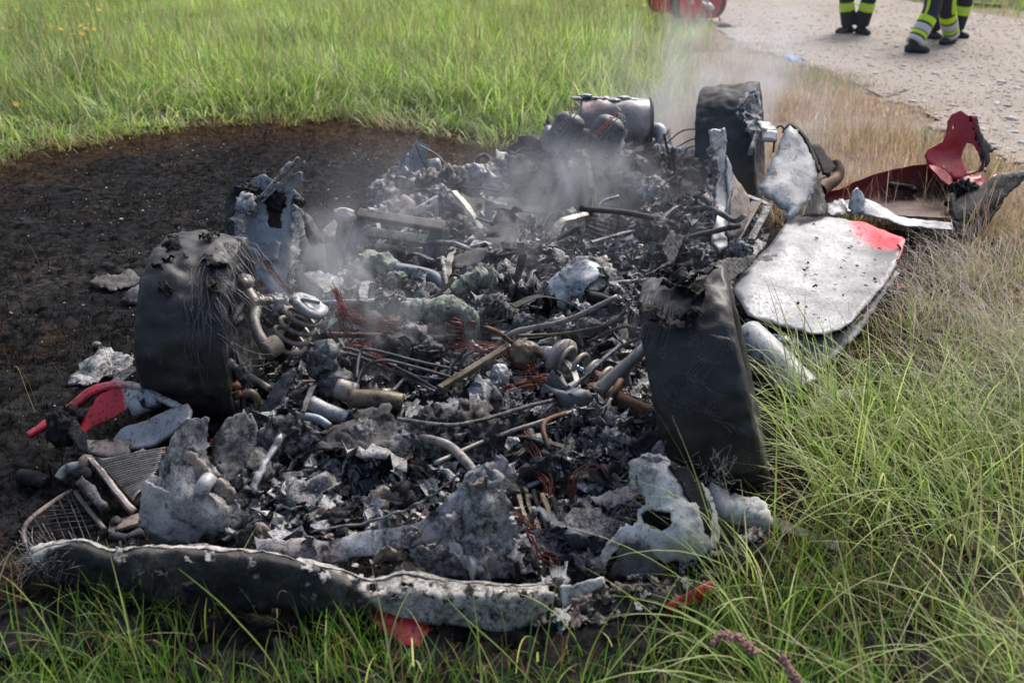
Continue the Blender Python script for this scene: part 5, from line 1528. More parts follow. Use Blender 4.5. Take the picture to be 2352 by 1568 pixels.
spring('wound_coil', A(1078, 755, 888), A(1086, 735, 885), 0.014, 0.006, 3, M.copper)

# ---- cabin: seat frame, crusted tubes, bulkhead, console
sf = thing('seat_frame', None, None, tuple(A(910, 640, 645))); del sf['label']; del sf['category']
sf.parent = WR; sf.location = sf.location - WLOC[WR.name]
bar('top_rail', A(824, 491, 655), A(1022, 522, 665), 0.055, 0.03, burnt('rusted flat rail', ((0.10, 0.09, 0.085), (0.22, 0.19, 0.17)), scale=10, soot=0.3, tint=(0.25, 0.09, 0.06), tint_amt=0.8), sf, up=(0, -0.5, 0.85))
plate('left_upright', [(822, 488, 655), (842, 492, 655), (818, 575, 660), (790, 580, 660)], M.plainsteel, sf, res=7, ragged=0.6, thick=0.012, amp=0.002)
plate('right_upright', [(988, 528, 662), (1018, 528, 662), (996, 600, 672), (980, 626, 678), (960, 622, 678)], M.plainsteel, sf, res=7, ragged=0.6, thick=0.012, amp=0.002)
plate('right_flange', [(1018, 526, 662), (1030, 524, 655), (1028, 570, 660), (1002, 612, 672), (982, 626, 678)], M.sootmetal, sf, res=7, ragged=0.6, thick=0.008, amp=0.002)
bar('crossbar', A(842, 532, 660), A(985, 552, 665), 0.05, 0.014, M.crust, sf, rough=0.003, up=(0, -0.6, 0.8))
bar('crossbar', A(862, 565, 665), A(978, 580, 668), 0.03, 0.012, M.crust, sf, rough=0.003, up=(0, -0.6, 0.8))
for x in (835, 905, 985, 1010):
    V, Fc = lathe([(0, 0.006), (0.009, 0.006), (0.01, 0.0), (0.01, -0.01)], A(x, 494 + (x - 824) * 0.156, 650) + Vector((0, -0.012, 0.012)), (0, -0.8, 0.5), 10); make('bolt', V, Fc, M.rust, sf)
tube('steel_tube', [A(905, 618, 775), A(960, 628, 775), A(1000, 642, 780), A(1035, 682, 800)], [0.03, 0.031, 0.031, 0.028], M.plainsteel, WR, 20, 30)
for pts_, r_, sd in (([(835, 598, 760), (880, 606, 765), (922, 622, 775)], [0.045, 0.04, 0.025], 1), ([(1035, 672, 800), (1080, 650, 795), (1120, 630, 790)], [0.03, 0.042, 0.04], 2), ([(920, 718, 860), (980, 712, 860), (1040, 712, 862), (1075, 728, 868)], [0.04, 0.046, 0.05, 0.04], 3)):
    tube('crusted_tube', [A(*p) for p in pts_], r_, M.crust, WR, 22, 60, rough=0.014, freq=26, seed=sd)
blob('crust_drip', A(1080, 742, 880), (0.035, 0.03, 0.06), M.crust, WR, 0.4, seed=51)
blob('crust_drip', A(910, 640, 785), (0.05, 0.03, 0.03), M.crust, WR, 0.4, seed=52)
blob('crust_drip', A(1130, 640, 800), (0.025, 0.025, 0.045), M.crust, WR, 0.4, seed=53)
sheet('grey_block_top', [[(832, 584, 745), (885, 590, 748)], [(826, 602, 765), (880, 612, 768)]], M.ash, WR, thick=0.006, amp=0.004)
sheet('grey_block_face', [[(826, 603, 766), (878, 614, 768)], [(838, 640, 770), (862, 642, 772)]], M.cloth, WR, thick=0.006, amp=0.006)
# black pocket plate beside the left pillar
plate('black_tray', [(676, 555, 690), (690, 543, 690), (735, 545, 690), (742, 560, 692), (748, 600, 705), (700, 605, 705), (678, 600, 702)], M.sootmetal, WR, res=7, ragged=0.6, thick=0.02, amp=0.003, bulge=0.03)
for y in (560, 575, 590):
    bar('tray_slot', A(690, y, 685), A(708, y + 1, 685), 0.012, 0.006, M.plainsteel, WR)
# rear bulkhead and brackets
plate('bulkhead', [(985, 455, 570), (1040, 448, 560), (1100, 452, 555), (1180, 458, 552), (1240, 482, 555), (1330, 486, 558), (1420, 480, 560), (1500, 500, 570), (1510, 560, 590), (1400, 575, 595), (1250, 570, 595), (1130, 560, 595), (1010, 560, 598)],
      burnt('grey fire wall', ((0.06, 0.055, 0.055), (0.15, 0.14, 0.14)), scale=4, soot=0.28, specks=0.4, bump=0.4), WR, res=10, ragged=2.5, thick=0.008, amp=0.018, freq=5, seed=6)
plate('bracket', [(945, 480, 600), (1000, 450, 580), (1006, 450, 580), (1006, 520, 592), (996, 520, 592), (994, 478, 590), (950, 500, 603)], M.plainsteel, WR, res=6, ragged=0.5, thick=0.01, amp=0.002, holes=[[(980, 466), (987, 464), (987, 471), (981, 473)]])
plate('bracket', [(1115, 458, 570), (1128, 460, 570), (1165, 470, 572), (1160, 488, 578), (1130, 480, 575), (1122, 570, 590), (1113, 570, 590)], M.plainsteel, WR, res=6, ragged=0.5, thick=0.01, amp=0.002)
tube('trim_wire', [A(865, 462, 565), A(940, 442, 560), A(1020, 432, 555), (A(1100, 434, 552)), A(1150, 440, 552)], 0.006, M.char, WR, 8, 40, rough=0.003)
# torn cloth and ribbed sheets in the cabin
plate('torn_cloth', [(1150, 478, 640), (1180, 470, 640), (1190, 480, 640), (1192, 520, 650), (1200, 580, 672), (1190, 600, 680), (1170, 560, 672), (1150, 580, 680), (1090, 600, 688), (1075, 585, 684), (1110, 560, 672), (1130, 520, 655)], M.cloth, WR, res=6, ragged=3, thick=0.005, amp=0.02, freq=14, seed=8)
plate('torn_cloth', [(1045, 590, 690), (1090, 570, 680), (1125, 575, 685), (1110, 605, 700), (1060, 620, 705), (1040, 610, 700)], M.cloth, WR, res=7, ragged=2, thick=0.004, amp=0.01, seed=9)
def ribbed(outline, seed, dirx):
    o = plate('ribbed_sheet', outline, M.cloth, WR, res=4, ragged=1.2, thick=0.003, amp=0.008, freq=8, seed=seed)
    me = o.data
    V = np.zeros(len(me.vertices) * 3, np.float32); me.vertices.foreach_get('co', V); V = V.reshape(-1, 3)
    s = np.sin((V @ np.array(dirx)) * 2 * math.pi / 0.017) * 0.004
    V[:, 1] -= s; V[:, 2] += s * 0.5
    me.vertices.foreach_set('co', V.ravel()); me.update()
    return o
ribbed([(1345, 500, 640), (1365, 470, 632), (1385, 505, 640), (1410, 490, 632), (1425, 480, 628), (1420, 540, 645), (1380, 575, 660), (1335, 572, 662)], 21, (0.3, 0.0, 0.95))
ribbed([(1425, 480, 628), (1440, 510, 640), (1462, 560, 655), (1440, 570, 660), (1420, 545, 648)], 22, (0.4, 0.0, 0.9))
ribbed([(1420, 660, 760), (1480, 635, 745), (1550, 600, 730), (1568, 540, 700), (1540, 530, 690), (1520, 560, 705), (1535, 600, 725), (1470, 640, 755)], 23, (0.95, 0.2, 0.2))
ribbed([(1625, 608, 720), (1680, 590, 710), (1740, 585, 705), (1720, 610, 720), (1665, 655, 750), (1640, 640, 740)], 24, (0.7, 0.2, 0.5))
for q in (((1520, 515, 640), (1535, 530, 650), (1545, 560, 660)), ((1200, 600, 690), (1260, 560, 670), (1330, 520, 650)), ((1360, 430, 560), (1362, 455, 565), (1358, 490, 640)), ((1310, 540, 655), (1330, 530, 650), (1338, 545, 655))):
    tube('charred_rod', [A(*p) for p in q], 0.012, M.char, WR, 8, 20, rough=0.004)
# central console arch
sheet('console_shell', [[(1205, 722, 805), (1240, 670, 795), (1280, 625, 785), (1320, 592, 775), (1365, 590, 772)], [(1215, 728, 812), (1255, 685, 810), (1300, 645, 805), (1335, 610, 800), (1375, 600, 790)], [(1250, 735, 820), (1285, 700, 825), (1320, 670, 822), (1350, 640, 815), (1385, 620, 805)], [(1290, 738, 825), (1310, 715, 828), (1330, 690, 828), (1350, 668, 824), (1370, 650, 815)]],
      M.steelblue, WR, thick=0.006, amp=0.012, freq=8, tear=0.012, seed=3)
plate('console_crust', [(1290, 625, 790), (1310, 598, 785), (1345, 585, 782), (1390, 592, 785), (1420, 630, 800), (1432, 690, 830), (1415, 700, 835), (1400, 640, 812), (1370, 612, 800), (1345, 640, 812), (1330, 690, 830), (1305, 705, 835), (1310, 660, 815)], M.ash, WR, res=6, ragged=3, thick=0.012, amp=0.02, freq=16, seed=12, amp2=0.003)
plate('console_panel', [(1345, 640, 812), (1378, 632, 806), (1395, 650, 815), (1380, 668, 822), (1352, 668, 822)], M.crust, WR, res=6, ragged=1.5, thick=0.006, amp=0.006)
tube('console_hose', [A(1350, 680, 830), A(1390, 690, 832), A(1420, 725, 845), A(1435, 760, 860)], 0.024, M.char, WR, 12, 24, rough=0.002)
plate('grey_sheet', [(700, 625, 760), (735, 622, 755), (790, 640, 765), (780, 660, 780), (740, 672, 800), (712, 650, 780)], M.ash, WR, res=7, ragged=2, thick=0.004, amp=0.008, seed=15)
plate('grey_sheet', [(838, 660, 790), (870, 665, 790), (905, 700, 820), (930, 735, 850), (890, 720, 840), (850, 690, 815)], M.cloth, WR, res=7, ragged=2, thick=0.004, amp=0.01, seed=16)
plate('grey_sheet', [(940, 655, 800), (990, 645, 795), (1010, 665, 805), (970, 680, 812)], M.sootmetal, WR, res=7, ragged=2, thick=0.004, amp=0.006, seed=17)
plate('dark_box', [(1165, 660, 800), (1195, 655, 798), (1200, 700, 815), (1178, 710, 818)], M.char, WR, res=7, ragged=1, thick=0.04, amp=0.003, seed=18)
plate('dark_box', [(1410, 735, 860), (1440, 715, 850), (1445, 790, 890), (1412, 800, 892)], M.sootmetal, WR, res=7, ragged=1, thick=0.04, amp=0.003, seed=19)
for (x, y, gy, s_, sd) in ((1165, 720, 850, 0.05, 61), (1200, 745, 860, 0.05, 62), (1490, 530, 640, 0.09, 63), (1500, 440, 560, 0.09, 64), (1450, 430, 545, 0.1, 65), (1570, 570, 680, 0.06, 66), (1610, 590, 700, 0.07, 67), (1700, 575, 680, 0.06, 68), (1285, 755, 880, 0.05, 69), (1140, 700, 840, 0.05, 70)):
    blob('clinker_mass', A(x, y, gy), (s_, s_ * 0.8, s_ * 0.85), random.choice([M.ashdark, M.ash, M.ashdark]), WR, 0.45, 2.4, 4, sd, rot=sd)
# left rear heap of pale ash, ducts and frame remains
for (x, y, gy, s_, sd, mt) in ((880, 450, 560, 0.10, 71, M.ash), (925, 428, 545, 0.11, 72, M.ash), (985, 425, 540, 0.10, 73, M.ashdark), (1040, 420, 535, 0.11, 74, M.ashdark), (1090, 405, 530, 0.08, 75, M.white), (1120, 420, 530, 0.10, 76, M.ash), (960, 470, 575, 0.07, 77, M.ashdark), (1010, 450, 560, 0.07, 78, M.ash), (900, 480, 590, 0.06, 79, M.tan), (870, 500, 610, 0.07, 80, M.ash), (1060, 520, 620, 0.06, 81, M.ashdark), (1150, 390, 520, 0.08, 82, M.ash)):
    blob('ash_heap', A(x, y, gy), (s_, s_ * 0.8, s_ * 0.8), mt, WR, 0.5, 2.2, 4, sd, rot=sd)
blob('white_clump', A(1080, 398, 520), (0.07, 0.05, 0.05), M.rock, WR, 0.3, sub=3, seed=4)
tube('twisted_duct', [A(905, 505, 600), A(935, 490, 595), A(940, 470, 590), A(925, 455, 580)], [0.02, 0.028, 0.03, 0.02], M.tan, WR, 10, 24, rough=0.008)
def channel(name, pts, w, mat, parent=WR):
    prof = [(-w, -w * 0.5), (-w, w * 0.5), (-w * 0.86, w * 0.5), (-w * 0.86, -w * 0.36), (w * 0.86, -w * 0.36), (w * 0.86, w * 0.5), (w, w * 0.5), (w, -w * 0.5)]
    V, Fc = sweep(crspline([tuple(A(*p)) for p in pts], 16), 1.0, profile=prof, up=(0, -1, 0.3))
    return make(name, V, Fc, mat, parent, False)
channel('silver_rail', [(905, 448, 510), (925, 400, 505), (942, 350, 500)], 0.038, M.steelblue)
channel('silver_rail', [(948, 405, 505), (958, 365, 500), (972, 328, 495)], 0.042, M.steelblue)
plate('silver_strap', [(930, 358, 500), (938, 352, 500), (942, 390, 504), (940, 430, 512), (930, 400, 508)], M.white, WR, res=5, ragged=0.8, thick=0.005, amp=0.004)
can = tube('small_motor', [A(985, 388, 500), A(1012, 384, 500)], 0.055, M.white, WR, 24, 4)
for i in range(4):
    bar('motor_vent', A(1017, 366 + 10 * i, 497), A(1020, 366 + 10 * i, 500), 0.012, 0.018, M.char, can)
plate('silver_bracket', [(945, 400, 505), (975, 385, 500), (990, 400, 502), (985, 420, 506), (955, 425, 508)], M.steelblue, WR, res=6, ragged=1, thick=0.01, amp=0.006)
sheet('silver_wing', [[(1135, 335, 470), (1150, 345, 470), (1180, 346, 465), (1230, 335, 460), (1250, 338, 460)], [(1138, 375, 478), (1155, 368, 475), (1185, 372, 470), (1225, 355, 465), (1245, 350, 462)]], M.white, WR, thick=0.005, amp=0.01, tear=0.01)
tube('loop_strap', [A(1095, 378, 490), A(1098, 362, 490), A(1112, 356, 488), (A(1125, 365, 490)), A(1128, 385, 494)], 0.012, M.sootmetal, WR, 8, 24)
tube('silver_duct', [A(1130, 398, 500), A(1165, 382, 497), A(1200, 372, 495)], [0.04, 0.055, 0.05], M.steelblue, WR, 16, 20)
for y in (348, 358): tube('stud', [A(1185, y + 8, 500), A(1170 - (y - 348), y, 498)], 0.008, M.sootmetal, WR, 8)
for q, r_ in ((((955, 333, 520), (975, 380, 525), (1000, 432, 530)), 0.0055), (((1525, 308, 520), (1540, 380, 530), (1557, 470, 545)), 0.0075), (((1445, 440, 520), (1490, 470, 535), (1545, 500, 550)), 0.006), (((1360, 445, 540), (1362, 480, 545)), 0.009)):
    tube('charred_antenna', [A(*p) for p in q], r_, M.char, WR, 7, 24, rough=0.0015)

# ---- engine: heap, plenums, silencer
blob('engine_block', car(-0.02, 2.92, 0.10), (0.50, 0.36, 0.40), M.rubble, WR, 0.42, 3.4, 5, 90, rot=-0.24)
for (x, y, gy, s_, sd) in ((1200, 385, 520, 0.10, 91), (1235, 375, 515, 0.09, 92), (1260, 400, 525, 0.1, 93), (1320, 395, 525, 0.11, 94), (1390, 395, 525, 0.11, 95), (1440, 385, 522, 0.11, 96), (1480, 400, 530, 0.1, 97), (1520, 420, 535, 0.1, 98), (1300, 345, 505, 0.07, 99), (1345, 335, 500, 0.07, 100), (1215, 415, 530, 0.09, 101), (1420, 435, 540, 0.09, 102), (1560, 390, 520, 0.11, 103), (1350, 430, 535, 0.09, 104), (1290, 430, 535, 0.08, 105)):
    blob('engine_lump', A(x, y + 6, gy), (s_ * 1.05, s_ * 0.9, s_ * 0.78), random.choice([M.char, M.rubble, M.sootmetal, M.char]), WR, 0.55, 3.0, 4, sd, rot=sd)
for i in range(70):
    rx = random.uniform(1180, 1590)
    q = A(rx, random.uniform(365, 470), random.uniform(522, 545))
    scrap(q, random.uniform(0.05, 0.14), random.choices([M.char, M.sootmetal, M.ashdark, M.ash, M.cloth], [4, 4, 3, 1, 2])[0], 'engine_scrap', tilt=2.4)
for i in range(16):
    rx, ry = random.uniform(1190, 1560), random.uniform(370, 450)
    tube('engine_hose', [A(rx, ry, 520), A(rx + random.uniform(-40, 40), ry + random.uniform(0, 30), 545), A(rx + random.uniform(-60, 60), ry + random.uniform(20, 60), 540)], random.uniform(0.008, 0.02), random.choice([M.char, M.sootmetal, M.ashdark]), WR, 8, 16, rough=0.004)
PLEN = burnt('greyed plenum casting', ((0.065, 0.07, 0.08), (0.145, 0.155, 0.17)), scale=5, soot=0.24, metal=0.3, rough=(0.4, 0.65), bump=0.2)
def plenum(p_low, p_mid, p_top, rl, rt_, badge_at, redl, name_seed):
    lo, mi, tp = A(*p_low), A(*p_mid), A(*p_top)
    path = crspline([tuple(lo), tuple(mi), tuple(tp)], 30)
    pr = [(math.cos(t) * 1.0, math.sin(t) * 0.75) for t in np.linspace(0, 6.283, 26, endpoint=False)]
    V, Fc = sweep(path, np.interp(np.linspace(0, 1, 30), [0, 0.05, 0.08, 0.6, 0.86, 0.95, 1], [rl * 1.07, rl * 1.07, rl, rl * 0.95, rt_, rt_ * 0.8, rt_ * 0.45]), profile=pr, up=(0, -0.5, 1))
    V = V + vec_noise(V, 12, 3, name_seed) * 0.004
    p = make('intake_plenum', V, Fc, PLEN, WR)
    # raised lettering on a small framed plate
    cu = bpy.data.curves.new('badge_text', 'FONT'); cu.body = 'FERRARI'; cu.size = 0.05; cu.extrude = 0.003; cu.align_x = 'CENTER'; cu.align_y = 'CENTER'; cu.space_character = 1.05
    to = bpy.data.objects.new('badge_text', cu); COL.objects.link(to)
    dg = bpy.context.evaluated_depsgraph_get()
    me = bpy.data.meshes.new_from_object(to.evaluated_get(dg)); bpy.data.objects.remove(to)
    c = AY(badge_at[0], badge_at[1], mi.y - 0.072)
    along = (tp - mi).normalized() * 0.9 + Vector((0.35, 0, 0)); along.normalize()
    nrm = Vector((-0.05, -0.62, 0.78)); nrm = (nrm - along * nrm.dot(along)).normalized()
    lft = nrm.cross(along)
    Mx = Matrix((along, lft, nrm)).transposed()
    vs = np.array([tuple(Mx @ Vector((v.co.x, v.co.y * 0.9, v.co.z)) + c) for v in me.vertices])
    make('badge_letters', vs, [tuple(q.vertices) for q in me.polygons], redl, p, False)
    fr_ = []
    hw = max(abs(v.co.x) for v in me.vertices) + 0.006
    for (a0, b0, a1, b1) in ((-hw, -0.026, hw, -0.026), (-hw, 0.024, -hw, -0.026), (hw, -0.026, hw, 0.024)):
        fr_.append(sweep(np.array([tuple(Mx @ Vector((a0, b0, 0.0)) + c), tuple(Mx @ Vector((a1, b1, 0.0)) + c)]), 0.0035, 6))
    V, Fc = merge(fr_); make('badge_frame', V, Fc, M.cast, p)
    return p
plenum((1287, 352, 512), (1301, 305, 512), (1316, 262, 512), 0.098, 0.085, (1303, 274), M.cast, 3)
plenum((1380, 356, 512), (1392, 310, 512), (1410, 270, 512), 0.098, 0.082, (1395, 284), flat('red badge letters', (0.55, 0.10, 0.06), 0.5), 5)
plate('plenum_crust', [(1412, 258, 500), (1432, 262, 500), (1440, 300, 505), (1432, 345, 512), (1412, 355, 515), (1420, 310, 507), (1404, 285, 503)], M.ash, WR, res=6, ragged=2, thick=0.02, amp=0.012, freq=20)
blob('side_duct', A(1260, 320, 505), (0.05, 0.06, 0.09), M.white, WR, 0.2, seed=6)
m0, m1 = A(1328, 285, 472), A(1488, 292, 472)
SIL = burnt('blued silencer steel', ((0.10, 0.10, 0.115), (0.22, 0.215, 0.23)), scale=4, soot=0.2, tint=(0.36, 0.22, 0.17), tint_amt=0.8, metal=0.55, rough=(0.3, 0.55), bump=0.12)
tube('silencer', [m0, (m0 + m1) / 2, m1], [0.160, 0.168, 0.163], SIL, WR, 40, 30, rough=0.010, freq=7)
V, Fc = lathe([(0.155, -0.005), (0.172, -0.005), (0.172, 0.01), (0.155, 0.012)], m1, m1 - m0, 40); make('silencer_seam', V, Fc, M.sootmetal, WR)
top = (m0 * 0.7 + m1 * 0.3) + Vector((0, 0, 0.165))
for i in range(7):
    blob('ash_crust', top + Vector((-0.14 + 0.055 * i, random.uniform(-0.05, 0.0), random.uniform(-0.004, 0.012) - i * 0.002)), (0.045, 0.035, 0.012), M.white, WR, 0.3, seed=i + 4, sub=3)
tube('exhaust_pipe', [A(1490, 300, 480), A(1515, 302, 482), A(1525, 335, 490), A(1515, 380, 505)], 0.045, M.steelblue, WR, 16, 24)
for i in range(8):
    tube('manifold_fin', [A(1500 + i * 13, 345 + i * 2, 505), A(1510 + i * 13, 335 + i * 2, 503), A(1515 + i * 13, 360 + i * 3, 508), A(1508 + i * 13, 395, 515)], 0.015, random.choice([M.white, M.ash, M.steelblue]), WR, 8, 18, rough=0.004)
plate('heat_mesh', [(1425, 345, 515), (1470, 365, 520), (1560, 400, 530), (1590, 425, 540), (1560, 440, 545), (1480, 400, 535), (1430, 375, 525)], M.cloth, WR, res=7, ragged=1.5, thick=0.008, amp=0.006)
for q in (((1530, 330, 495), (1570, 300, 490), (1625, 298, 488)), ((1545, 345, 500), (1590, 320, 495), (1630, 318, 490)), ((1550, 350, 500), (1600, 335, 498), (1635, 338, 495))):
    tube('thin_cable', [A(*p) for p in q], 0.004, M.char, WR, 6, 20)

# ---- left hinge pillar with its torn top
plate('pillar_skin', [(518, 470, 735), (525, 440, 735), (545, 418, 738), (575, 408, 742), (590, 412, 745), (560, 425, 742), (543, 450, 742), (538, 500, 745), (543, 560, 755), (548, 600, 765), (545, 640, 770), (525, 640, 765), (516, 560, 750)], M.sootmetal, WR, res=6, ragged=0.8, thick=0.014, amp=0.003)
plate('pillar_panel', [(540, 440, 750), (600, 400, 742), (690, 445, 742), (672, 470, 745), (676, 540, 755), (668, 620, 775), (672, 720, 800), (640, 720, 802), (600, 640, 790), (560, 620, 780), (542, 560, 765)], M.steelblue, WR, holes=[[(617, 474), (632, 468), (646, 480), (648, 527), (622, 524), (615, 518)]], res=7, ragged=2.0, thick=0.012, amp=0.006)
plate('pillar_cavity', [(612, 468, 735), (650, 468, 735), (655, 532, 748), (612, 530, 748)], M.char, WR, res=9, ragged=0.5, thick=0.004, amp=0.002)
sheet('pillar_arm', [[(588, 452, 755), (610, 425, 752), (640, 398, 750), (668, 372, 748), (688, 352, 746)], [(600, 468, 762), (620, 440, 760), (650, 412, 757), (678, 385, 755), (702, 366, 752)]], M.ashlight, WR, thick=0.012, amp=0.006, tear=0.008, mask=lambda u, v: 0.2)
sheet('pillar_arm_lip', [[(598, 466, 758), (640, 424, 754), (676, 390, 750), (702, 370, 748)], [(606, 462, 748), (646, 420, 745), (680, 386, 742), (700, 372, 742)]], M.white, WR, thick=0.008, amp=0.004)
plate('pillar_flag', [(650, 425, 745), (672, 398, 742), (692, 400, 740), (694, 418, 742), (668, 444, 746), (650, 450, 748)], M.white, WR, res=6, ragged=2, thick=0.006, amp=0.006)
plate('melted_drape', [(548, 452, 762), (570, 438, 758), (588, 450, 758), (592, 475, 762), (598, 490, 766), (575, 492, 768), (568, 500, 770), (560, 520, 775), (566, 560, 785), (555, 580, 788), (540, 530, 778), (530, 505, 772), (538, 488, 768)], M.ashlight, WR, res=5, ragged=2.5, thick=0.014, amp=0.018, freq=22, seed=31, amp2=0.003)
blob('charred_clump', A(632, 462, 750), (0.04, 0.03, 0.045), M.char, WR, 0.5, seed=33)
blob('charred_clump', A(568, 440, 752), (0.05, 0.035, 0.03), M.char, WR, 0.5, seed=34)
plate('pillar_inner_strip', [(672, 470, 755), (690, 480, 750), (700, 540, 755), (690, 560, 762), (680, 600, 775), (672, 680, 790), (662, 660, 788), (668, 560, 770)], M.ash, WR, res=5, ragged=2.5, thick=0.01, amp=0.012, freq=20, seed=35)
tube('hinge_pin', [A(682, 470, 745), A(688, 462, 742)], [0.03, 0.034], M.ash, WR, 10, 6, rough=0.006)
sheet('sill_flap', [[(672, 480, 745), (705, 490, 735), (730, 520, 730), (750, 545, 725)], [(678, 500, 755), (705, 520, 748), (725, 545, 745), (745, 556, 735)]], M.sootmetal, WR, thick=0.006, amp=0.008)
tube('charred_hose', [A(690, 490, 742), A(700, 520, 745), A(715, 545, 748), A(725, 560, 750)], 0.02, M.char, WR, 10, 20, rough=0.004, freq=50)
plate('lower_bracket', [(595, 570, 775), (630, 548, 770), (642, 560, 772), (638, 600, 785), (600, 605, 785)], M.plainsteel, WR, res=7, ragged=1.5, thick=0.01, amp=0.006)
blob('bleached_lump', A(792, 492, 575), (0.075, 0.05, 0.05), M.rock, WR, 0.3, 1.3, 2, 44, ridge=False, smooth=False)
plate('tan_scrap', [(740, 530, 600), (768, 505, 590), (775, 520, 595), (770, 545, 605), (745, 545, 605)], M.tan, WR, res=6, ragged=1.5, thick=0.006, amp=0.008)

# ---- right rear: pillar, quarter panels, box, strips
plate('b_pillar', [(1630, 300, 590), (1663, 294, 588), (1668, 318, 592), (1664, 380, 605), (1672, 410, 612), (1672, 460, 625), (1664, 530, 655), (1670, 570, 680), (1655, 580, 685), (1635, 560, 675), (1640, 480, 635), (1640, 400, 612), (1636, 340, 598)], M.white, WR, inner=[(1655, 400, 606)], res=6, ragged=1.5, thick=0.018, amp=0.006, freq=7, seed=41)
plate('pillar_scab', [(1628, 345, 598), (1648, 330, 595), (1650, 400, 612), (1640, 450, 628), (1640, 520, 655), (1622, 480, 640), (1620, 430, 622), (1626, 380, 605)], M.ash, WR, res=5, ragged=3, thick=0.02, amp=0.022, freq=22, seed=42, mask=lambda x, y: 0.45)
plate('inner_quarter', [(1668, 370, 600), (1682, 400, 600), (1715, 445, 600), (1732, 490, 610), (1700, 540, 640), (1670, 545, 655), (1682, 440, 625)], M.tan, WR, res=8, ragged=0.8, thick=0.008, amp=0.004)
plate('pillar_edge', [(1666, 355, 600), (1678, 385, 606), (1686, 420, 615), (1682, 470, 630), (1674, 540, 655), (1664, 535, 655), (1672, 450, 625), (1666, 400, 610)], M.white, WR, res=6, ragged=0.8, thick=0.01, amp=0.004)
MASKQ = lambda x, y: max(0.0, (1775 - x) / 60) * 0.4
plate('quarter_panel', [(1800, 300, 545), (1812, 290, 543), (1830, 300, 545), (1850, 335, 552), (1868, 365, 560), (1878, 400, 572), (1864, 440, 585), (1850, 470, 600), (1820, 505, 612), (1808, 500, 612), (1800, 490, 610), (1812, 488, 606), (1790, 475, 602), (1775, 460, 598), (1760, 455, 596), (1745, 435, 590), (1760, 400, 577), (1782, 355, 562)],
      M.white, WR, res=7, ragged=1.5, thick=0.006, amp=0.006, freq=4, seed=45, bulge=0.05)
plate('quarter_return', [(1850, 335, 548), (1870, 362, 552), (1882, 400, 556), (1892, 440, 566), (1900, 490, 590), (1880, 497, 595), (1838, 497, 612), (1850, 470, 600), (1868, 430, 582), (1878, 400, 572)], M.ash, WR, res=7, ragged=1.2, thick=0.006, amp=0.006, mask=lambda x, y: 0.55, seed=46)
sheet('panel_rim', [[(1798, 305, 545), (1815, 288, 543), (1838, 308, 546), (1860, 345, 553), (1880, 395, 570)], [(1802, 300, 540), (1818, 284, 538), (1843, 305, 541), (1866, 343, 549), (1886, 395, 566)]], M.char, WR, thick=0.01, amp=0.005)
V, Fc = lathe([(0, 0.02), (0.022, 0.016), (0.03, 0.0), (0.03, -0.012)], A(1822, 422, 572), (-0.1, -0.8, 0.5), 16); make('grommet', V, Fc, M.char, WR)
blob('latch_stub', A(1817, 410, 570), (0.04, 0.02, 0.025), M.sootmetal, WR, 0.25, seed=48, sub=3)
for (x, y) in ((1812, 308), (1815, 320), (1812, 330)):
    V, Fc = lathe([(0, 0.006), (0.009, 0.006), (0.01, -0.004)], A(x, y, 540), (-0.1, -0.8, 0.5), 10); make('panel_hole', V, Fc, M.char, WR)
plate('silver_box_face', [(1752, 298, 545), (1786, 302, 545), (1784, 325, 552), (1750, 325, 552)], M.white, WR, res=6, ragged=0.6, thick=0.012, amp=0.003)
plate('silver_box_top', [(1740, 280, 530), (1765, 282, 528), (1788, 302, 545), (1752, 299, 546)], M.white, WR, res=6, ragged=0.8, thick=0.01, amp=0.003)
plate('frayed_foil', [(1688, 262, 515), (1700, 228, 508), (1722, 210, 505), (1745, 214, 506), (1758, 250, 512), (1745, 270, 518), (1722, 262, 516), (1708, 285, 520)], M.white, WR, res=5, ragged=3, thick=0.005, amp=0.022, freq=16, seed=50)
plate('frayed_foil', [(1700, 250, 520), (1715, 222, 512), (1735, 218, 510), (1742, 250, 515), (1748, 285, 525), (1740, 300, 530), (1735, 330, 540), (1728, 352, 548), (1720, 350, 548), (1728, 315, 535), (1712, 300, 530), (1716, 280, 525)], M.ash, WR, res=5, ragged=3, thick=0.006, amp=0.02, freq=22, seed=49)
tube('melted_drip', [A(1740, 300, 530), A(1732, 325, 540), A(1726, 345, 546)], [0.014, 0.012, 0.018], M.white, WR, 8, 16, rough=0.004)
tube('thin_cable', [A(1776, 350, 545), A(1782, 300, 540), A(1795, 290, 540), A(1806, 308, 542)], 0.005, M.char, WR, 6, 24)
bar('flat_strip', A(1690, 545, 640), A(1740, 460, 600), 0.05, 0.012, M.tan, WR)
bar('flat_strip', A(1725, 550, 645), A(1768, 468, 605), 0.035, 0.012, M.ash, WR)
plate('black_flap', [(1862, 335, 520), (1880, 332, 518), (1920, 385, 530), (1905, 405, 540), (1890, 400, 540)], M.char, WR, res=7, ragged=0.8, thick=0.01, amp=0.003)
tube('tail_pipe', [A(1918, 372, 520), A(1926, 392, 525), A(1920, 410, 530), A(1895, 425, 540), A(1880, 440, 548)], [0.026, 0.028, 0.03, 0.04, 0.04], M.rust, WR, 18, 30, hollow=True)
for q, m_ in ((((1700, 580, 660), (1740, 555, 645), (1765, 560, 650), (1730, 590, 670)), M.ash), (((1720, 600, 690), (1780, 585, 680), (1790, 600, 690), (1730, 615, 700)), M.ashdark), (((1755, 575, 660), (1790, 560, 650), (1800, 575, 660), (1765, 590, 672)), M.tan)):
    plate('crumpled_scrap', list(q), m_, WR, res=6, ragged=2, thick=0.006, amp=0.014, freq=18)
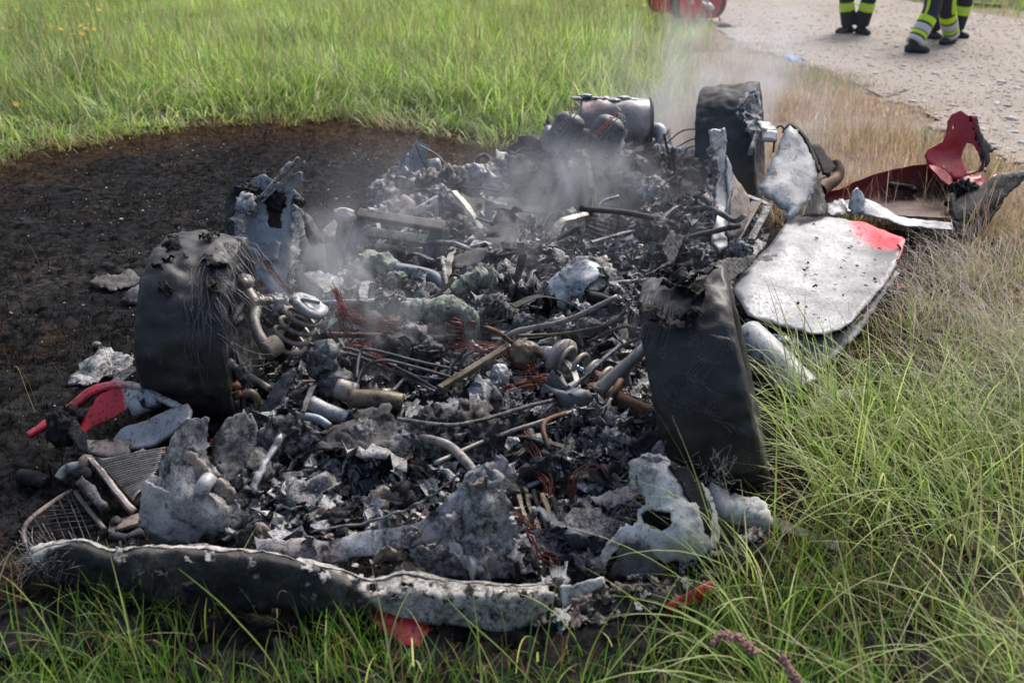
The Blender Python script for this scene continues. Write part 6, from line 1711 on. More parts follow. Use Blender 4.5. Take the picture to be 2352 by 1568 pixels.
# ------------------------------------------------------------------ front end of the wreck
# melted pale box on the left of the nose
plate('melted_fender_box', [(440, 958, 1215), (468, 952, 1210), (495, 958, 1210), (490, 1000, 1215), (486, 1035, 1220), (500, 1070, 1225), (535, 1110, 1235), (548, 1145, 1245), (542, 1200, 1265), (510, 1235, 1270), (470, 1245, 1268), (400, 1240, 1265), (352, 1235, 1262), (312, 1200, 1262), (318, 1160, 1258), (335, 1105, 1245), (362, 1095, 1235), (368, 1060, 1225), (395, 1010, 1215), (415, 985, 1212)],
      M.ashlight, WR, inner=[(440, 1080, 1252), (400, 1150, 1278), (470, 1180, 1278), (430, 1020, 1232), (360, 1180, 1270), (500, 1120, 1232)], res=6, ragged=2.5, thick=0.008, amp=0.017, freq=6, seed=61, amp2=0.002)
plate('melted_box_face', [(330, 1100, 1262), (355, 1110, 1262), (420, 1150, 1272), (470, 1165, 1275), (478, 1215, 1280), (455, 1250, 1285), (380, 1238, 1282), (314, 1205, 1275)], M.white, WR, res=7, ragged=2, thick=0.010, amp=0.010, freq=6, seed=62, amp2=0.0015)
plate('melted_ridge', [(425, 1040, 1240), (440, 1035, 1240), (470, 1065, 1245), (520, 1110, 1255), (545, 1140, 1258), (530, 1150, 1260), (480, 1120, 1255), (445, 1080, 1250)], M.tan, WR, res=6, ragged=2, thick=0.02, amp=0.014, freq=14, seed=63)
tube('box_spout', [A(480, 1100, 1255), A(470, 1112, 1268), A(462, 1130, 1272)], 0.017, M.white, WR, 14, 12, hollow=True)
# the crash beam and its upright
sheet('crash_beam', [[(510, 1205, 1275), (560, 1222, 1285), (640, 1228, 1295), (760, 1225, 1300), (860, 1205, 1300), (960, 1180, 1295), (1050, 1110, 1285), (1110, 1060, 1278), (1135, 1040, 1275)],
                     [(512, 1220, 1290), (560, 1245, 1302), (640, 1262, 1312), (760, 1265, 1318), (860, 1250, 1318), (960, 1225, 1312), (1060, 1160, 1305), (1130, 1095, 1295), (1165, 1065, 1290)],
                     [(530, 1232, 1296), (580, 1262, 1310), (660, 1285, 1322), (770, 1292, 1328), (870, 1280, 1328), (970, 1258, 1325), (1070, 1220, 1318), (1140, 1160, 1308), (1178, 1080, 1296)]],
      burnt('blue grey burnt beam', ((0.20, 0.21, 0.235), (0.47, 0.48, 0.50)), scale=13, soot=0.34, crack=0.6, soot_scale=45, tint=(0.42, 0.31, 0.25), tint_amt=0.6, metal=0.2, bump=0.5), WR, thick=0.010, amp=0.014, freq=6, seed=64, amp2=0.003, tear=0.008)
plate('beam_end', [(1085, 1085, 1290), (1130, 1040, 1285), (1165, 1058, 1288), (1178, 1085, 1295), (1172, 1150, 1308), (1165, 1200, 1315), (1195, 1260, 1325), (1190, 1320, 1332), (1120, 1330, 1334), (1040, 1320, 1332), (960, 1300, 1330), (945, 1270, 1325), (1010, 1245, 1320), (1060, 1190, 1312)],
      M.ashlight, WR, inner=[(1120, 1180, 1330), (1090, 1260, 1345)], res=6, ragged=3.5, thick=0.006, amp=0.03, freq=6, seed=65, amp2=0.004)
for (x, y, gy_, z_, mt_) in ((1000, 1262, 1332, .10, M.ash), (1060, 1285, 1340, .12, M.white), (1130, 1280, 1342, .11, M.ash), (1165, 1230, 1330, .09, M.white), (1090, 1130, 1310, .09, M.tan), (1140, 1100, 1306, .08, M.ashlight), (1040, 1200, 1322, .1, M.ashlight), (960, 1240, 1326, .08, M.ash), (880, 1262, 1330, .08, M.tan), (700, 1262, 1322, .07, M.ash), (1180, 1300, 1342, .08, M.ash), (560, 1236, 1306, .07, M.ashdark)):
    scrap(A(x, y, gy_), z_, mt_, 'torn_flap', tilt=2.0)
plate('beam_flap', [(1060, 1200, 1318), (1120, 1180, 1316), (1130, 1215, 1320), (1110, 1235, 1325), (1060, 1240, 1325)], M.white, WR, res=6, ragged=2.5, thick=0.008, amp=0.012, freq=14, seed=66)
plate('bright_tab', [(1110, 1215, 1330), (1140, 1225, 1332), (1138, 1258, 1336), (1115, 1255, 1336)], M.white, WR, res=6, ragged=1, thick=0.008, amp=0.004, seed=67)
sheet('beam_layer', [[(700, 1220, 1292), (830, 1195, 1290), (960, 1150, 1285), (1060, 1075, 1276)], [(705, 1228, 1294), (835, 1205, 1292), (965, 1160, 1287), (1070, 1085, 1278)]], M.ashdark, WR, thick=0.012, amp=0.008, tear=0.006)
sheet('inner_strut', [[(560, 1120, 1200), (590, 1070, 1180), (620, 1020, 1150), (650, 985, 1125)], [(575, 1140, 1215), (610, 1095, 1195), (645, 1050, 1165), (672, 1010, 1140)]], M.white, WR, thick=0.012, amp=0.016, freq=14, tear=0.01, seed=68)
plate('strut_crust', [(590, 1010, 1120), (640, 965, 1105), (690, 940, 1095), (700, 975, 1105), (660, 1010, 1120), (610, 1080, 1160), (575, 1110, 1180), (560, 1080, 1165)], M.ashdark, WR, res=6, ragged=3, thick=0.02, amp=0.025, freq=16, seed=69)
tube('curved_bar', [A(690, 955, 1075), A(730, 962, 1078), A(758, 980, 1082)], 0.014, M.steelblue, WR, 10, 16)
# front bay litter, big flakes
for (x, y, s_, mt) in ((720, 1140, .17, M.ash), (700, 1110, .13, M.ashdark), (750, 1160, .12, M.white), (850, 1115, .11, M.sootmetal), (905, 1160, .12, M.tan), (670, 1180, .12, M.ashdark), (790, 1185, .12, M.char), (740, 1195, .1, M.ashdark), (840, 1065, .12, M.steelblue), (900, 1090, .10, M.char), (960, 1110, .12, M.char), (650, 1130, .1, M.ash), (690, 1065, .1, M.ash), (1290, 1230, .10, M.ash), (1240, 1240, .09, M.white), (1330, 1200, .11, M.ashdark), (1280, 1310, .08, M.white), (1340, 1130, .11, M.sootmetal), (1350, 1290, .10, M.ashdark), (1225, 1130, .10, M.ashdark), (1310, 1090, .12, M.ashdark), (1360, 1050, .1, M.ash)):
    p = G(x, y, 0.06); p.z = max(0.03, rub_z(p)); scrap(p, s_, mt, 'crumpled_flake', tilt=0.5)
plate('oily_housing', [(715, 1190, 1230), (760, 1172, 1222), (810, 1180, 1225), (815, 1210, 1235), (740, 1222, 1240)], burnt('oily brown casing', ((0.03, 0.028, 0.018), (0.10, 0.09, 0.055)), scale=12, soot=0.4), WR, res=6, ragged=2, thick=0.03, amp=0.012, freq=16, seed=70)
for i in range(5):
    x = 1180 + i * 22
    bar('charred_slat', A(x, 1110 + i * 8, 1180 + i * 8), A(x + 40, 1215 + i * 10, 1250 + i * 8), 0.014, 0.01, random.choice([M.char, M.brass, M.sootmetal]), WR, rough=0.003)
# finned cooler in the nose
cl = plate('finned_cooler', [(490, 1000, 1150), (520, 960, 1130), (560, 945, 1120), (585, 975, 1125), (582, 1030, 1140), (560, 1075, 1160), (520, 1110, 1180), (490, 1060, 1165)], M.ashdark, WR, res=7, ragged=1.5, thick=0.03, amp=0.006, seed=71)
for i in range(11):
    t = i / 10
    tube('fin', [A(492 + 30 * t + 0, 1010 + 85 * t - 45 * (1 - t) * 0 , 1147 + 22 * t), A(535 + 25 * t, 985 + 62 * t, 1128 + 20 * t), A(572 + 8 * t, 955 + 60 * t, 1112 + 20 * t)], 0.0065, M.ash, cl, 5, 10)
tube('cooler_edge', [A(572, 950, 1108), A(586, 985, 1114), A(584, 1035, 1128)], 0.008, M.white, cl, 8, 16)

# ---- the bumper skin along the front
def bmask(u, v):
    return 1.15 - v * 2.6 if u < 0.62 else 1.1 - v * 0.75
xs_ = [62, 130, 200, 260, 340, 430, 560, 660, 760, 850, 940, 1060, 1180, 1292]
r0 = [1268, 1246, 1238, 1262, 1258, 1256, 1266, 1280, 1302, 1330, 1318, 1335, 1345, 1343]
r1 = [1280, 1262, 1258, 1282, 1278, 1274, 1284, 1300, 1326, 1362, 1358, 1362, 1366, 1366]
r3 = [1312, 1348, 1365, 1376, 1392, 1404, 1414, 1422, 1430, 1424, 1440, 1452, 1452, 1408]
gy0 = [1330, 1345, 1352, 1362, 1375, 1385, 1395, 1402, 1408, 1405, 1400, 1410, 1415, 1400]
gy1 = [1338, 1358, 1370, 1380, 1395, 1405, 1416, 1424, 1432, 1432, 1436, 1448, 1450, 1425]
rows = [[(x - 3, y - 7, g - 52) for x, y, g in zip(xs_, r0, gy0)],
        [(x, y - 1, g - 4) for x, y, g in zip(xs_, r0, gy0)],
        [(x, y, g) for x, y, g in zip(xs_, r0, gy0)],
        [(x, y + 3, g + 1) for x, y, g in zip(xs_, r0, gy0)],
        [(x, y, g) for x, y, g in zip(xs_, r1, gy1)],
        [(x, (a_ + b_) / 2, (g + h) / 2 + 3) for x, a_, b_, g, h in zip(xs_, r1, r3, gy1, [y + 6 for y in r3])],
        [(x, y, y + 4) for x, y in zip(xs_, r3)]]
bp = sheet('front_bumper', rows, M.fibre, None, step=0.011, thick=0.004, amp=0.009, freq=9, seed=81, tear=0.022, mask=lambda u, v: 1.7 - v * (2.6 - 1.8 * min(1, max(0, (u - 0.5) / 0.3)) ** 1.6) + 0.9 * max(0.0, 1 - u / 0.17), amp2=0.003)
plate('rim_tail', [(1286, 1345, 1408), (1340, 1336, 1402), (1386, 1322, 1392), (1388, 1340, 1396), (1335, 1365, 1408), (1302, 1398, 1420), (1290, 1402, 1422)], M.felt, bp, res=6, ragged=1.2, thick=0.01, amp=0.006)
tag(bp, 'long burnt bumper skin lying along the front, black face with pale fibrous rim', 'bumper')
rg = np.random.default_rng(4)
for i in range(90):
    u_ = rg.uniform(0.1, 0.98); x_ = 62 + u_ * 1220
    top_ = np.interp(x_, xs_, r0); bt_ = np.interp(x_, xs_, r3); t_ = abs(rg.normal(0, 0.45))
    if t_ > 0.95: continue
    g_ = np.interp(x_, xs_, gy1) * (1 - t_) + (bt_ + 6) * t_
    scrap(A(x_, top_ + (bt_ - top_) * (0.12 + 0.85 * t_), g_ + 5), rg.choice([0.012, 0.02, 0.03]), random.choice([M.tan, M.felt, M.char, M.ash]), 'flake', bp, 1.4)
L = []
for i in range(200):
    c0 = np.array(tuple(A(62 + rg.uniform(-6, 170), 1262 + rg.uniform(-10, 45), 1355))); d = np.array([rg.normal(-0.4, 0.5), rg.normal(-0.2, 0.4), rg.normal(0.1, 0.5)]); d *= rg.uniform(0.02, 0.07) / np.linalg.norm(d)
    c = rg.normal(0, 0.02, 3)
    L.append(np.array([c0 + d * t + c * t * t for t in np.linspace(0, 1, 6)]))
tag(strands('loose_fibres', L, 0.00035, M.felt, None, 3), 'wisps of white glass fibre at the left tip of the bumper', kind='stuff')
rdm = sheet('red_scrap', [[(845, 1416, 1440), (900, 1412, 1440), (960, 1425, 1450), (1000, 1445, 1462)], [(870, 1445, 1462), (920, 1460, 1476), (965, 1470, 1482), (1010, 1468, 1482)], [(900, 1468, 1480), (935, 1482, 1490), (970, 1486, 1492), (1000, 1480, 1488)]], M.red, None, thick=0.004, amp=0.006, mask=lambda u, v: -0.2)
tag(rdm, 'red painted scrap showing under the middle of the bumper skin', 'scrap')
rg2 = np.random.default_rng(77)
und = sheet('bumper_underlay', [[(1200, 1345, 1375), (1300, 1350, 1380), (1390, 1330, 1372), (1480, 1330, 1372), (1580, 1310, 1355), (1650, 1270, 1330), (1690, 1230, 1300)], [(1210, 1400, 1420), (1300, 1392, 1415), (1400, 1372, 1402), (1500, 1370, 1400), (1600, 1350, 1382), (1680, 1290, 1340), (1740, 1245, 1305)], [(1215, 1440, 1450), (1300, 1445, 1455), (1400, 1425, 1440), (1500, 1415, 1430), (1600, 1385, 1402), (1700, 1310, 1345), (1775, 1255, 1300)]],
       burnt('charred laminate', ((0.012, 0.012, 0.013), (0.06, 0.058, 0.056)), scale=16, soot=0.4, soot_scale=30, bump=1.0, bumpd=0.012), None, thick=0.008, amp=0.02, freq=14, seed=83, tear=0.012, amp2=0.004)
for i in range(150):
    x_ = rg2.uniform(1215, 1740); t_ = rg2.uniform(0.0, 1.0)
    yt = np.interp(x_, [1200, 1390, 1480, 1580, 1650, 1690, 1740], [1345, 1332, 1330, 1310, 1270, 1235, 1225]); yb = np.interp(x_, [1215, 1300, 1400, 1500, 1600, 1700, 1775], [1440, 1445, 1425, 1415, 1385, 1310, 1255])
    gt = np.interp(x_, [1200, 1300, 1390, 1480, 1580, 1650, 1690], [1375, 1380, 1372, 1372, 1355, 1330, 1300])
    scrap(A(x_, yt + (yb - yt) * t_, gt + (yb + 12 - gt) * t_ + 6), rg2.choice([0.012, 0.018, 0.028, 0.045]), random.choice([M.tan, M.felt, M.char, M.ashlight, M.tan]), 'flake', und, 1.2)
tag(und, 'flaking black underlay of the bumper at the right, flecked with pale ash', 'bumper piece')
rd2 = sheet('red_trim', [[(1528, 1388, 1428), (1570, 1366, 1414), (1605, 1346, 1400), (1636, 1332, 1388)], [(1534, 1408, 1430), (1575, 1396, 1418), (1614, 1376, 1406), (1646, 1352, 1390)]], M.red, None, thick=0.006, amp=0.003, mask=lambda u, v: -0.2)
tag(rd2, 'bright red strip of bumper skin showing at the right below the white felt', 'trim piece')
# white felt arch at the right of the nose
FT = thing('felt_arch', 'torn white felt arched up at the right of the nose, with black band', 'felt lining', tuple(G(1560, 1300)))
plate('felt_sheet', [(1450, 1112, 1272), (1450, 1067, 1262), (1477, 1043, 1255), (1518, 1043, 1255), (1560, 1067, 1262), (1610, 1105, 1275), (1640, 1160, 1292), (1651, 1208, 1305), (1645, 1250, 1315), (1625, 1282, 1325), (1575, 1288, 1328), (1528, 1290, 1328), (1490, 1270, 1326), (1460, 1247, 1322), (1435, 1242, 1320), (1402, 1275, 1328), (1366, 1328, 1342), (1354, 1318, 1340), (1383, 1262, 1326), (1420, 1210, 1312), (1458, 1206, 1310), (1462, 1180, 1300), (1482, 1158, 1290), (1476, 1110, 1275), (1467, 1080, 1266), (1461, 1114, 1272)],
      M.felt, FT, inner=[(1590, 1200, 1332), (1530, 1090, 1285), (1560, 1250, 1345)], holes=[[(1548, 1198), (1540, 1175), (1500, 1168), (1472, 1180), (1474, 1205), (1523, 1215)]], res=6, ragged=2, thick=0.014, amp=0.014, freq=8, seed=91, amp2=0.003, mask=lambda x, y: 0.0)
plate('felt_drape', [(1440, 1245, 1330), (1470, 1240, 1332), (1510, 1285, 1338), (1530, 1310, 1345), (1450, 1330, 1350), (1400, 1335, 1350)], M.cloth, FT, res=7, ragged=2, thick=0.01, amp=0.012, seed=90)
plate('felt_band', [(1540, 1066, 1276), (1580, 1075, 1280), (1612, 1115, 1290), (1630, 1165, 1305), (1632, 1220, 1320), (1622, 1280, 1332), (1584, 1290, 1336), (1592, 1230, 1330), (1586, 1170, 1316), (1566, 1115, 1296)], M.char, FT, res=6, ragged=1, thick=0.016, amp=0.006, seed=92)
plate('felt_cap', [(1478, 1050, 1262), (1515, 1046, 1260), (1560, 1068, 1268), (1580, 1090, 1275), (1560, 1098, 1275), (1520, 1075, 1268)], M.cloth, FT, res=6, ragged=1.5, thick=0.012, amp=0.006, seed=93)
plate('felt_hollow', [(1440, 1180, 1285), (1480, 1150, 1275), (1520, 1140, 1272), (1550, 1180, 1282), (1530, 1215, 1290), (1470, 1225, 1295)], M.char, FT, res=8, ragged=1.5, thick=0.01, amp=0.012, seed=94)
ft2 = plate('felt_roll', [(1628, 1150, 1245), (1642, 1120, 1240), (1675, 1138, 1242), (1710, 1145, 1245), (1745, 1150, 1250), (1768, 1195, 1262), (1750, 1205, 1268), (1700, 1195, 1266), (1645, 1175, 1260)], M.felt, None, res=6, ragged=2, thick=0.03, amp=0.012, freq=10, seed=95, amp2=0.003, bulge=0.05)
tag(ft2, 'rolled strip of whitish felt lying at the right beneath the leaning tyre', 'felt strip')
fl3 = plate('flaked_board', [(1648, 1205, 1265), (1700, 1198, 1262), (1762, 1205, 1266), (1770, 1235, 1278), (1720, 1265, 1292), (1670, 1275, 1300), (1640, 1250, 1292)], burnt('flaked tan board', ((0.05, 0.048, 0.045), (0.44, 0.36, 0.29)), scale=10, soot=0.4, bump=0.8), None, res=6, ragged=2.5, thick=0.01, amp=0.012, freq=14, seed=96)
tag(fl3, 'tan and black flaked board under the rolled felt strip', 'board')
pk_ = plate('pink_sheet', [(1348, 1140, 1215), (1400, 1125, 1208), (1440, 1115, 1205), (1485, 1120, 1208), (1480, 1140, 1218), (1430, 1160, 1230), (1400, 1172, 1236), (1370, 1160, 1228)], burnt('pinkish ash sheet', ((0.30, 0.25, 0.24), (0.50, 0.42, 0.40)), scale=9, soot=0.3, bump=0.6), None, res=6, ragged=2.5, thick=0.006, amp=0.01, freq=12, seed=97)
tag(pk_, 'pinkish ash covered scrap left of the white felt arch', 'scrap')
rl = bar('dark_strip', A(1760, 1195, 1215), A(1935, 1262, 1278), 0.05, 0.012, M.sootmetal, None, rough=0.003)
tag(rl, 'dark flat strip running from the felt roll into the wet grass', 'strip')
L = []
for i in range(260):
    c0 = np.array(tuple(A(rg.choice([1480, 1600, 1640, 1660, 1450]) + rg.normal(0, 14), rg.uniform(1050, 1250), 1278))); d = rg.normal(0, 1, 3); d *= rg.uniform(0.02, 0.06) / np.linalg.norm(d); c = rg.normal(0, 0.015, 3)
    L.append(np.array([c0 + d * t + c * t * t for t in np.linspace(0, 1, 6)]))
tag(strands('felt_fibres', L, 0.0003, M.felt, FT, 3), None, kind='stuff')

# ---- left of the nose: red wing frame, headlamp arm, radiator, wire grille
FW_ = thing('wing_frame', 'bent wing frame, red to bleached grey, lying beside the left tyre', 'car wing', tuple(G(240, 1050)))
def fmask(u, v): return (u - 0.42) * 3.2
sheet('wing_rim', [[(62, 996, 1060), (105, 966, 1050), (150, 938, 1042), (205, 892, 1035), (255, 878, 1030), (310, 880, 1035), (350, 898, 1045), (400, 922, 1060), (440, 942, 1075)],
                   [(70, 1003, 1068), (112, 978, 1060), (158, 952, 1052), (210, 908, 1046), (258, 893, 1042), (312, 893, 1046), (352, 912, 1056), (402, 938, 1070), (440, 958, 1085)]], M.red, FW_, thick=0.014, amp=0.003, step=0.01, mask=lambda u, v: (u - 0.42) * 3.0)
plate('wing_web', [(232, 905, 1046), (260, 893, 1042), (310, 892, 1044), (345, 905, 1050), (318, 925, 1060), (265, 958, 1070), (215, 978, 1078), (195, 1000, 1090), (178, 1010, 1096), (172, 1004, 1094), (195, 960, 1072), (218, 920, 1054)], M.red, FW_, res=6, ragged=0.8, thick=0.006, amp=0.002, mask=lambda x, y: (x - 268) / 45.0 + (920 - y) / 160)
sheet('lower_arm', [[(252, 1022, 1100), (285, 985, 1090), (330, 968, 1085), (380, 945, 1078), (430, 928, 1072)], [(268, 1030, 1108), (300, 1010, 1100), (345, 1000, 1096), (390, 972, 1090), (440, 950, 1082)], [(275, 1028, 1112), (312, 1030, 1110), (355, 1022, 1106), (400, 992, 1098), (438, 965, 1090)]], M.white, FW_, thick=0.014, amp=0.005, step=0.01)
sheet('lower_rail', [[(200, 1045, 1125), (240, 1052, 1130), (290, 1048, 1128), (330, 1032, 1120)], [(205, 1060, 1134), (245, 1066, 1138), (295, 1060, 1136), (340, 1040, 1126)]], M.ash, FW_, thick=0.012, amp=0.004, mask=lambda u, v: 0.9 - u * 1.4)
plate('headlamp_tray', [(205, 1010, 1110), (250, 1005, 1106), (300, 1012, 1108), (300, 1045, 1122), (240, 1048, 1126), (205, 1038, 1122)], M.tan, FW_, res=7, ragged=1.5, thick=0.01, amp=0.008, seed=98)
tube('square_stub', [A(308, 942, 1060), A(330, 926, 1058)], 0.03, M.white, FW_, 4, 2, hollow=True)
tube('square_stub', [A(338, 922, 1052), A(362, 916, 1050)], 0.028, M.steelblue, FW_, 4, 2, hollow=True)
V, Fc = lathe([(0, 0.008), (0.013, 0.008), (0.016, 0.0), (0.016, -0.012)], A(412, 968, 1086), (0.2, -0.8, 0.5), 14); make('bolt', V, Fc, M.char, FW_)
plate('black_bracket', [(165, 960, 1080), (180, 975, 1088), (210, 1015, 1110), (260, 1050, 1125), (250, 1062, 1130), (215, 1058, 1130), (180, 1030, 1120), (160, 1000, 1105)], M.char, FW_, res=6, ragged=1.2, thick=0.014, amp=0.006, seed=99)
blob('charred_lamp_base', A(140, 985, 1085), (0.05, 0.045, 0.065), M.char, FW_, 0.35, sub=4, seed=17)
blob('charred_lamp_base', A(160, 965, 1075), (0.04, 0.035, 0.05), M.char, FW_, 0.45, sub=4, seed=18)
plate('black_fin', [(102, 950, 1070), (122, 952, 1070), (150, 940, 1062), (128, 960, 1072), (120, 990, 1085), (108, 980, 1082)], M.char, FW_, res=5, ragged=1, thick=0.008, amp=0.004)
RD = thing('radiator', 'finned radiator with a pale scorched side rail, tilted beside the grille', 'radiator', tuple(G(290, 1130)))
plate('core', [(228, 1066, 1150), (290, 1050, 1142), (380, 1035, 1135), (392, 1060, 1140), (330, 1120, 1180), (312, 1165, 1200), (290, 1140, 1190), (258, 1100, 1168)], burnt('dark core', ((0.02, 0.012, 0.012), (0.07, 0.04, 0.038)), scale=20, soot=0.3), RD, res=9, ragged=0.5, thick=0.012, amp=0.003)
for i in range(20):
    t = i / 19
    a0 = A(230 + 78 * t, 1068 + 88 * t, 1148 + 48 * t); a1 = A(385 - 62 * t + 12 * math.sin(3 * t), 1036 + 98 * t, 1132 + 54 * t)
    up_ = Vector((0, -0.006, 0.016))
    tube('fin', [a0 + up_, (a0 + a1) / 2 + up_ * 1.2, a1 + up_], 0.0034, M.cast, RD, 5, 8)
sheet('side_rail', [[(196, 1052, 1148), (230, 1090, 1165), (265, 1135, 1190), (300, 1182, 1215)], [(218, 1058, 1150), (250, 1092, 1168), (282, 1132, 1190), (310, 1166, 1208)]], burnt('scorched pale rail', ((0.40, 0.33, 0.29), (0.60, 0.54, 0.49)), B_=((0.12, 0.05, 0.04), (0.2, 0.1, 0.08)), scale=9, soot=0.25), RD, thick=0.026, amp=0.003, mask=lambda u, v: 1.1 - v * 2.2 + (0.2 if u > 0.7 else 0))
tube('elbow_pipe', [A(198, 1068, 1150), A(165, 1072, 1150), A(148, 1080, 1152), A(135, 1098, 1158)], 0.0145, M.white, RD, 12, 24)
tube('pipe_union', [A(190, 1062, 1148), A(208, 1064, 1150)], 0.026, M.tan, RD, 6, 2)
blob('mount_rubber', A(190, 1088, 1165), (0.04, 0.03, 0.025), M.char, RD, 0.25, sub=3, seed=7)
sheet('side_core', [[(195, 1095, 1170), (250, 1165, 1215)], [(180, 1112, 1178), (232, 1175, 1222)]], M.sootmetal, RD, thick=0.03, amp=0.006, freq=40)
bar('flat_link', A(252, 1212, 1232), A(318, 1192, 1222), 0.055, 0.012, M.tan, RD)
V, Fc = lathe([(0, 0.014), (0.014, 0.012), (0.018, 0.0), (0.02, -0.006)], A(268, 1205, 1226) + Vector((0, 0, 0.01)), (0, -0.3, 1), 16); make('bolt', V, Fc, M.sootmetal, RD)
tube('bent_lever', [A(255, 1228, 1245), A(290, 1235, 1250), A(330, 1222, 1240)], [0.014, 0.013, 0.018], M.sootmetal, RD, 10, 16)
GR = thing('wire_grille', 'bent wire grille in a rusty frame at the far left of the nose', 'grille', tuple(G(150, 1200)))
fo = [(58, 1250, 1268), (54, 1222, 1250), (66, 1196, 1235), (108, 1162, 1205), (150, 1135, 1180), (166, 1128, 1172)]
tube('grille_frame', [A(*p) for p in fo], 0.0075, M.tan, GR, 8, 40)
tube('grille_frame', [A(172, 1130, 1172), A(200, 1165, 1200), A(240, 1215, 1238)], 0.0075, M.tan, GR, 8, 30)
frame = crspline([A(*p) for p in fo], 40)
q0 = crspline([A(172, 1130, 1172), A(200, 1165, 1200), A(240, 1215, 1238)], 40)
bot = crspline([A(58, 1250, 1268), A(120, 1262, 1275), (A(200, 1252, 1268)), A(240, 1215, 1238)], 40)
for i in range(9):
    t = (i + 0.5) / 9
    a0 = frame[int(39 * (0.15 + 0.82 * t))]; a1 = bot[int(39 * (0.05 + 0.75 * t))]
    tube('grille_wire', [a0, (a0 + a1) / 2 + np.array([0, 0, 0.006 * math.sin(i)]), a1], 0.0016, M.sootmetal, GR, 5, 8)
for i in range(9):
    t = (i + 0.5) / 9
    a0 = frame[int(39 * (0.95 - 0.8 * t))]; a1 = q0[int(39 * (0.02 + 0.95 * t))]
    tube('grille_wire', [a0, (a0 + a1) / 2 + np.array([0, 0, 0.006 * math.cos(i)]), a1], 0.0016, M.sootmetal, GR, 5, 8)

# ------------------------------------------------------------------ the door at the right
DR = thing('car_door', 'bleached silver car door with a red corner lying flat at the right', 'car door', tuple(G(1880, 830)))
dmask = lambda x, y: 1.0 - max(0.0, (1.35 - math.hypot((x - 2040) / 90.0, (y - 520) / 62.0))) * 1.1 + (0.0 if x < 1900 else 0)
plate('door_skin', [(1680, 655, 738), (1712, 622, 715), (1765, 565, 656), (1800, 520, 625), (1820, 496, 598), (1860, 494, 590), (1930, 500, 590), (1990, 510, 596), (2030, 530, 615), (2076, 546, 640), (2068, 575, 662), (2058, 610, 690), (2030, 655, 728), (1990, 702, 772), (1955, 742, 806), (1930, 758, 822), (1900, 767, 834), (1860, 766, 834), (1815, 752, 822), (1765, 738, 808), (1715, 722, 795)],
      M.door, DR, inner=[(1880, 620, 690), (1830, 690, 762), (1960, 600, 670), (1800, 600, 692), (1722, 672, 762), (1798, 555, 662), (1760, 620, 712), (1985, 565, 632), (1900, 560, 640)], res=11, ragged=0.6, thick=0.004, amp=0.008, freq=2.4, seed=101, mask=dmask)
plate('door_inner', [(1716, 730, 772), (1765, 745, 784), (1815, 760, 798), (1870, 775, 810), (1930, 768, 800), (1990, 712, 752), (2056, 622, 676), (2066, 628, 674), (2012, 705, 744), (1975, 765, 792), (1920, 815, 832), (1885, 838, 848), (1840, 835, 845), (1780, 800, 816), (1722, 762, 790)], M.white, DR, res=9, ragged=1.2, thick=0.004, amp=0.006, seed=102, mask=lambda x, y: 0.55 if x < 1830 and y < 800 else 0.1)
blob('door_hinge', A(1800, 785, 830), (0.035, 0.03, 0.03), M.steelblue, DR, 0.25, sub=3, seed=3)
tube('hinge_pin', [A(1775, 772, 820), A(1808, 778, 824)], 0.011, M.white, DR, 10)
tube('latch_plate', [A(1815, 795, 835), A(1830, 782, 830), A(1845, 800, 838), A(1828, 815, 842)], 0.010, M.steelblue, DR, 8, 20)
sheet('door_corner_fold', [[(2072, 548, 642), (2078, 552, 646), (2068, 590, 675)], [(2060, 562, 655), (2070, 572, 664), (2060, 598, 684)]], M.red, DR, thick=0.008, amp=0.004, mask=lambda u, v: 0.1)
rg = np.random.default_rng(8)
for i in range(75):
    x, y = rg.uniform(1730, 2050), rg.uniform(510, 750)
    if not pip(np.array([[x, y]]), [(1700, 660), (1820, 505), (1990, 515), (2060, 560), (2040, 640), (1920, 755), (1730, 722)])[0]: continue
    gy = y + 100 - (y - 496) * 0.12 + (-6 if x > 1950 else 0)
    o = scrap(A(x, y, gy - 6), rg.choice([0.012, 0.016, 0.02, 0.035], p=[.55, .3, .1, .05]), M.char, 'ash_flake', DR, 0.3)
sl = tube('sill_tube', [A(1722, 765, 840), A(1770, 815, 880), A(1815, 868, 915), A(1850, 905, 935)], [0.05, 0.056, 0.062, 0.066], M.white, None, 22, 30, rough=0.003, freq=8, hollow=True)
tag(sl, 'pale hollow sill tube poking out between the right tyre and the door', 'sill tube')
ss = plate('silver_strip', [(1825, 945, 965), (1880, 915, 942), (1930, 895, 925), (1985, 885, 915), (1990, 905, 925), (1940, 930, 945), (1880, 960, 970), (1840, 975, 980)], burnt('mauve grey strip', ((0.16, 0.15, 0.165), (0.36, 0.34, 0.35)), scale=7, soot=0.32), None, res=7, ragged=1.5, thick=0.012, amp=0.008, seed=103)
tag(ss, 'mauve grey strip of bodywork half buried in grass right of the tyre', 'strip')
rch = scrap(G(2066, 664, 0.012), 0.05, M.red, 'red_chip', None, 0.3); tag(rch, 'small red paint chip on the black ground right of the door', 'paint chip')

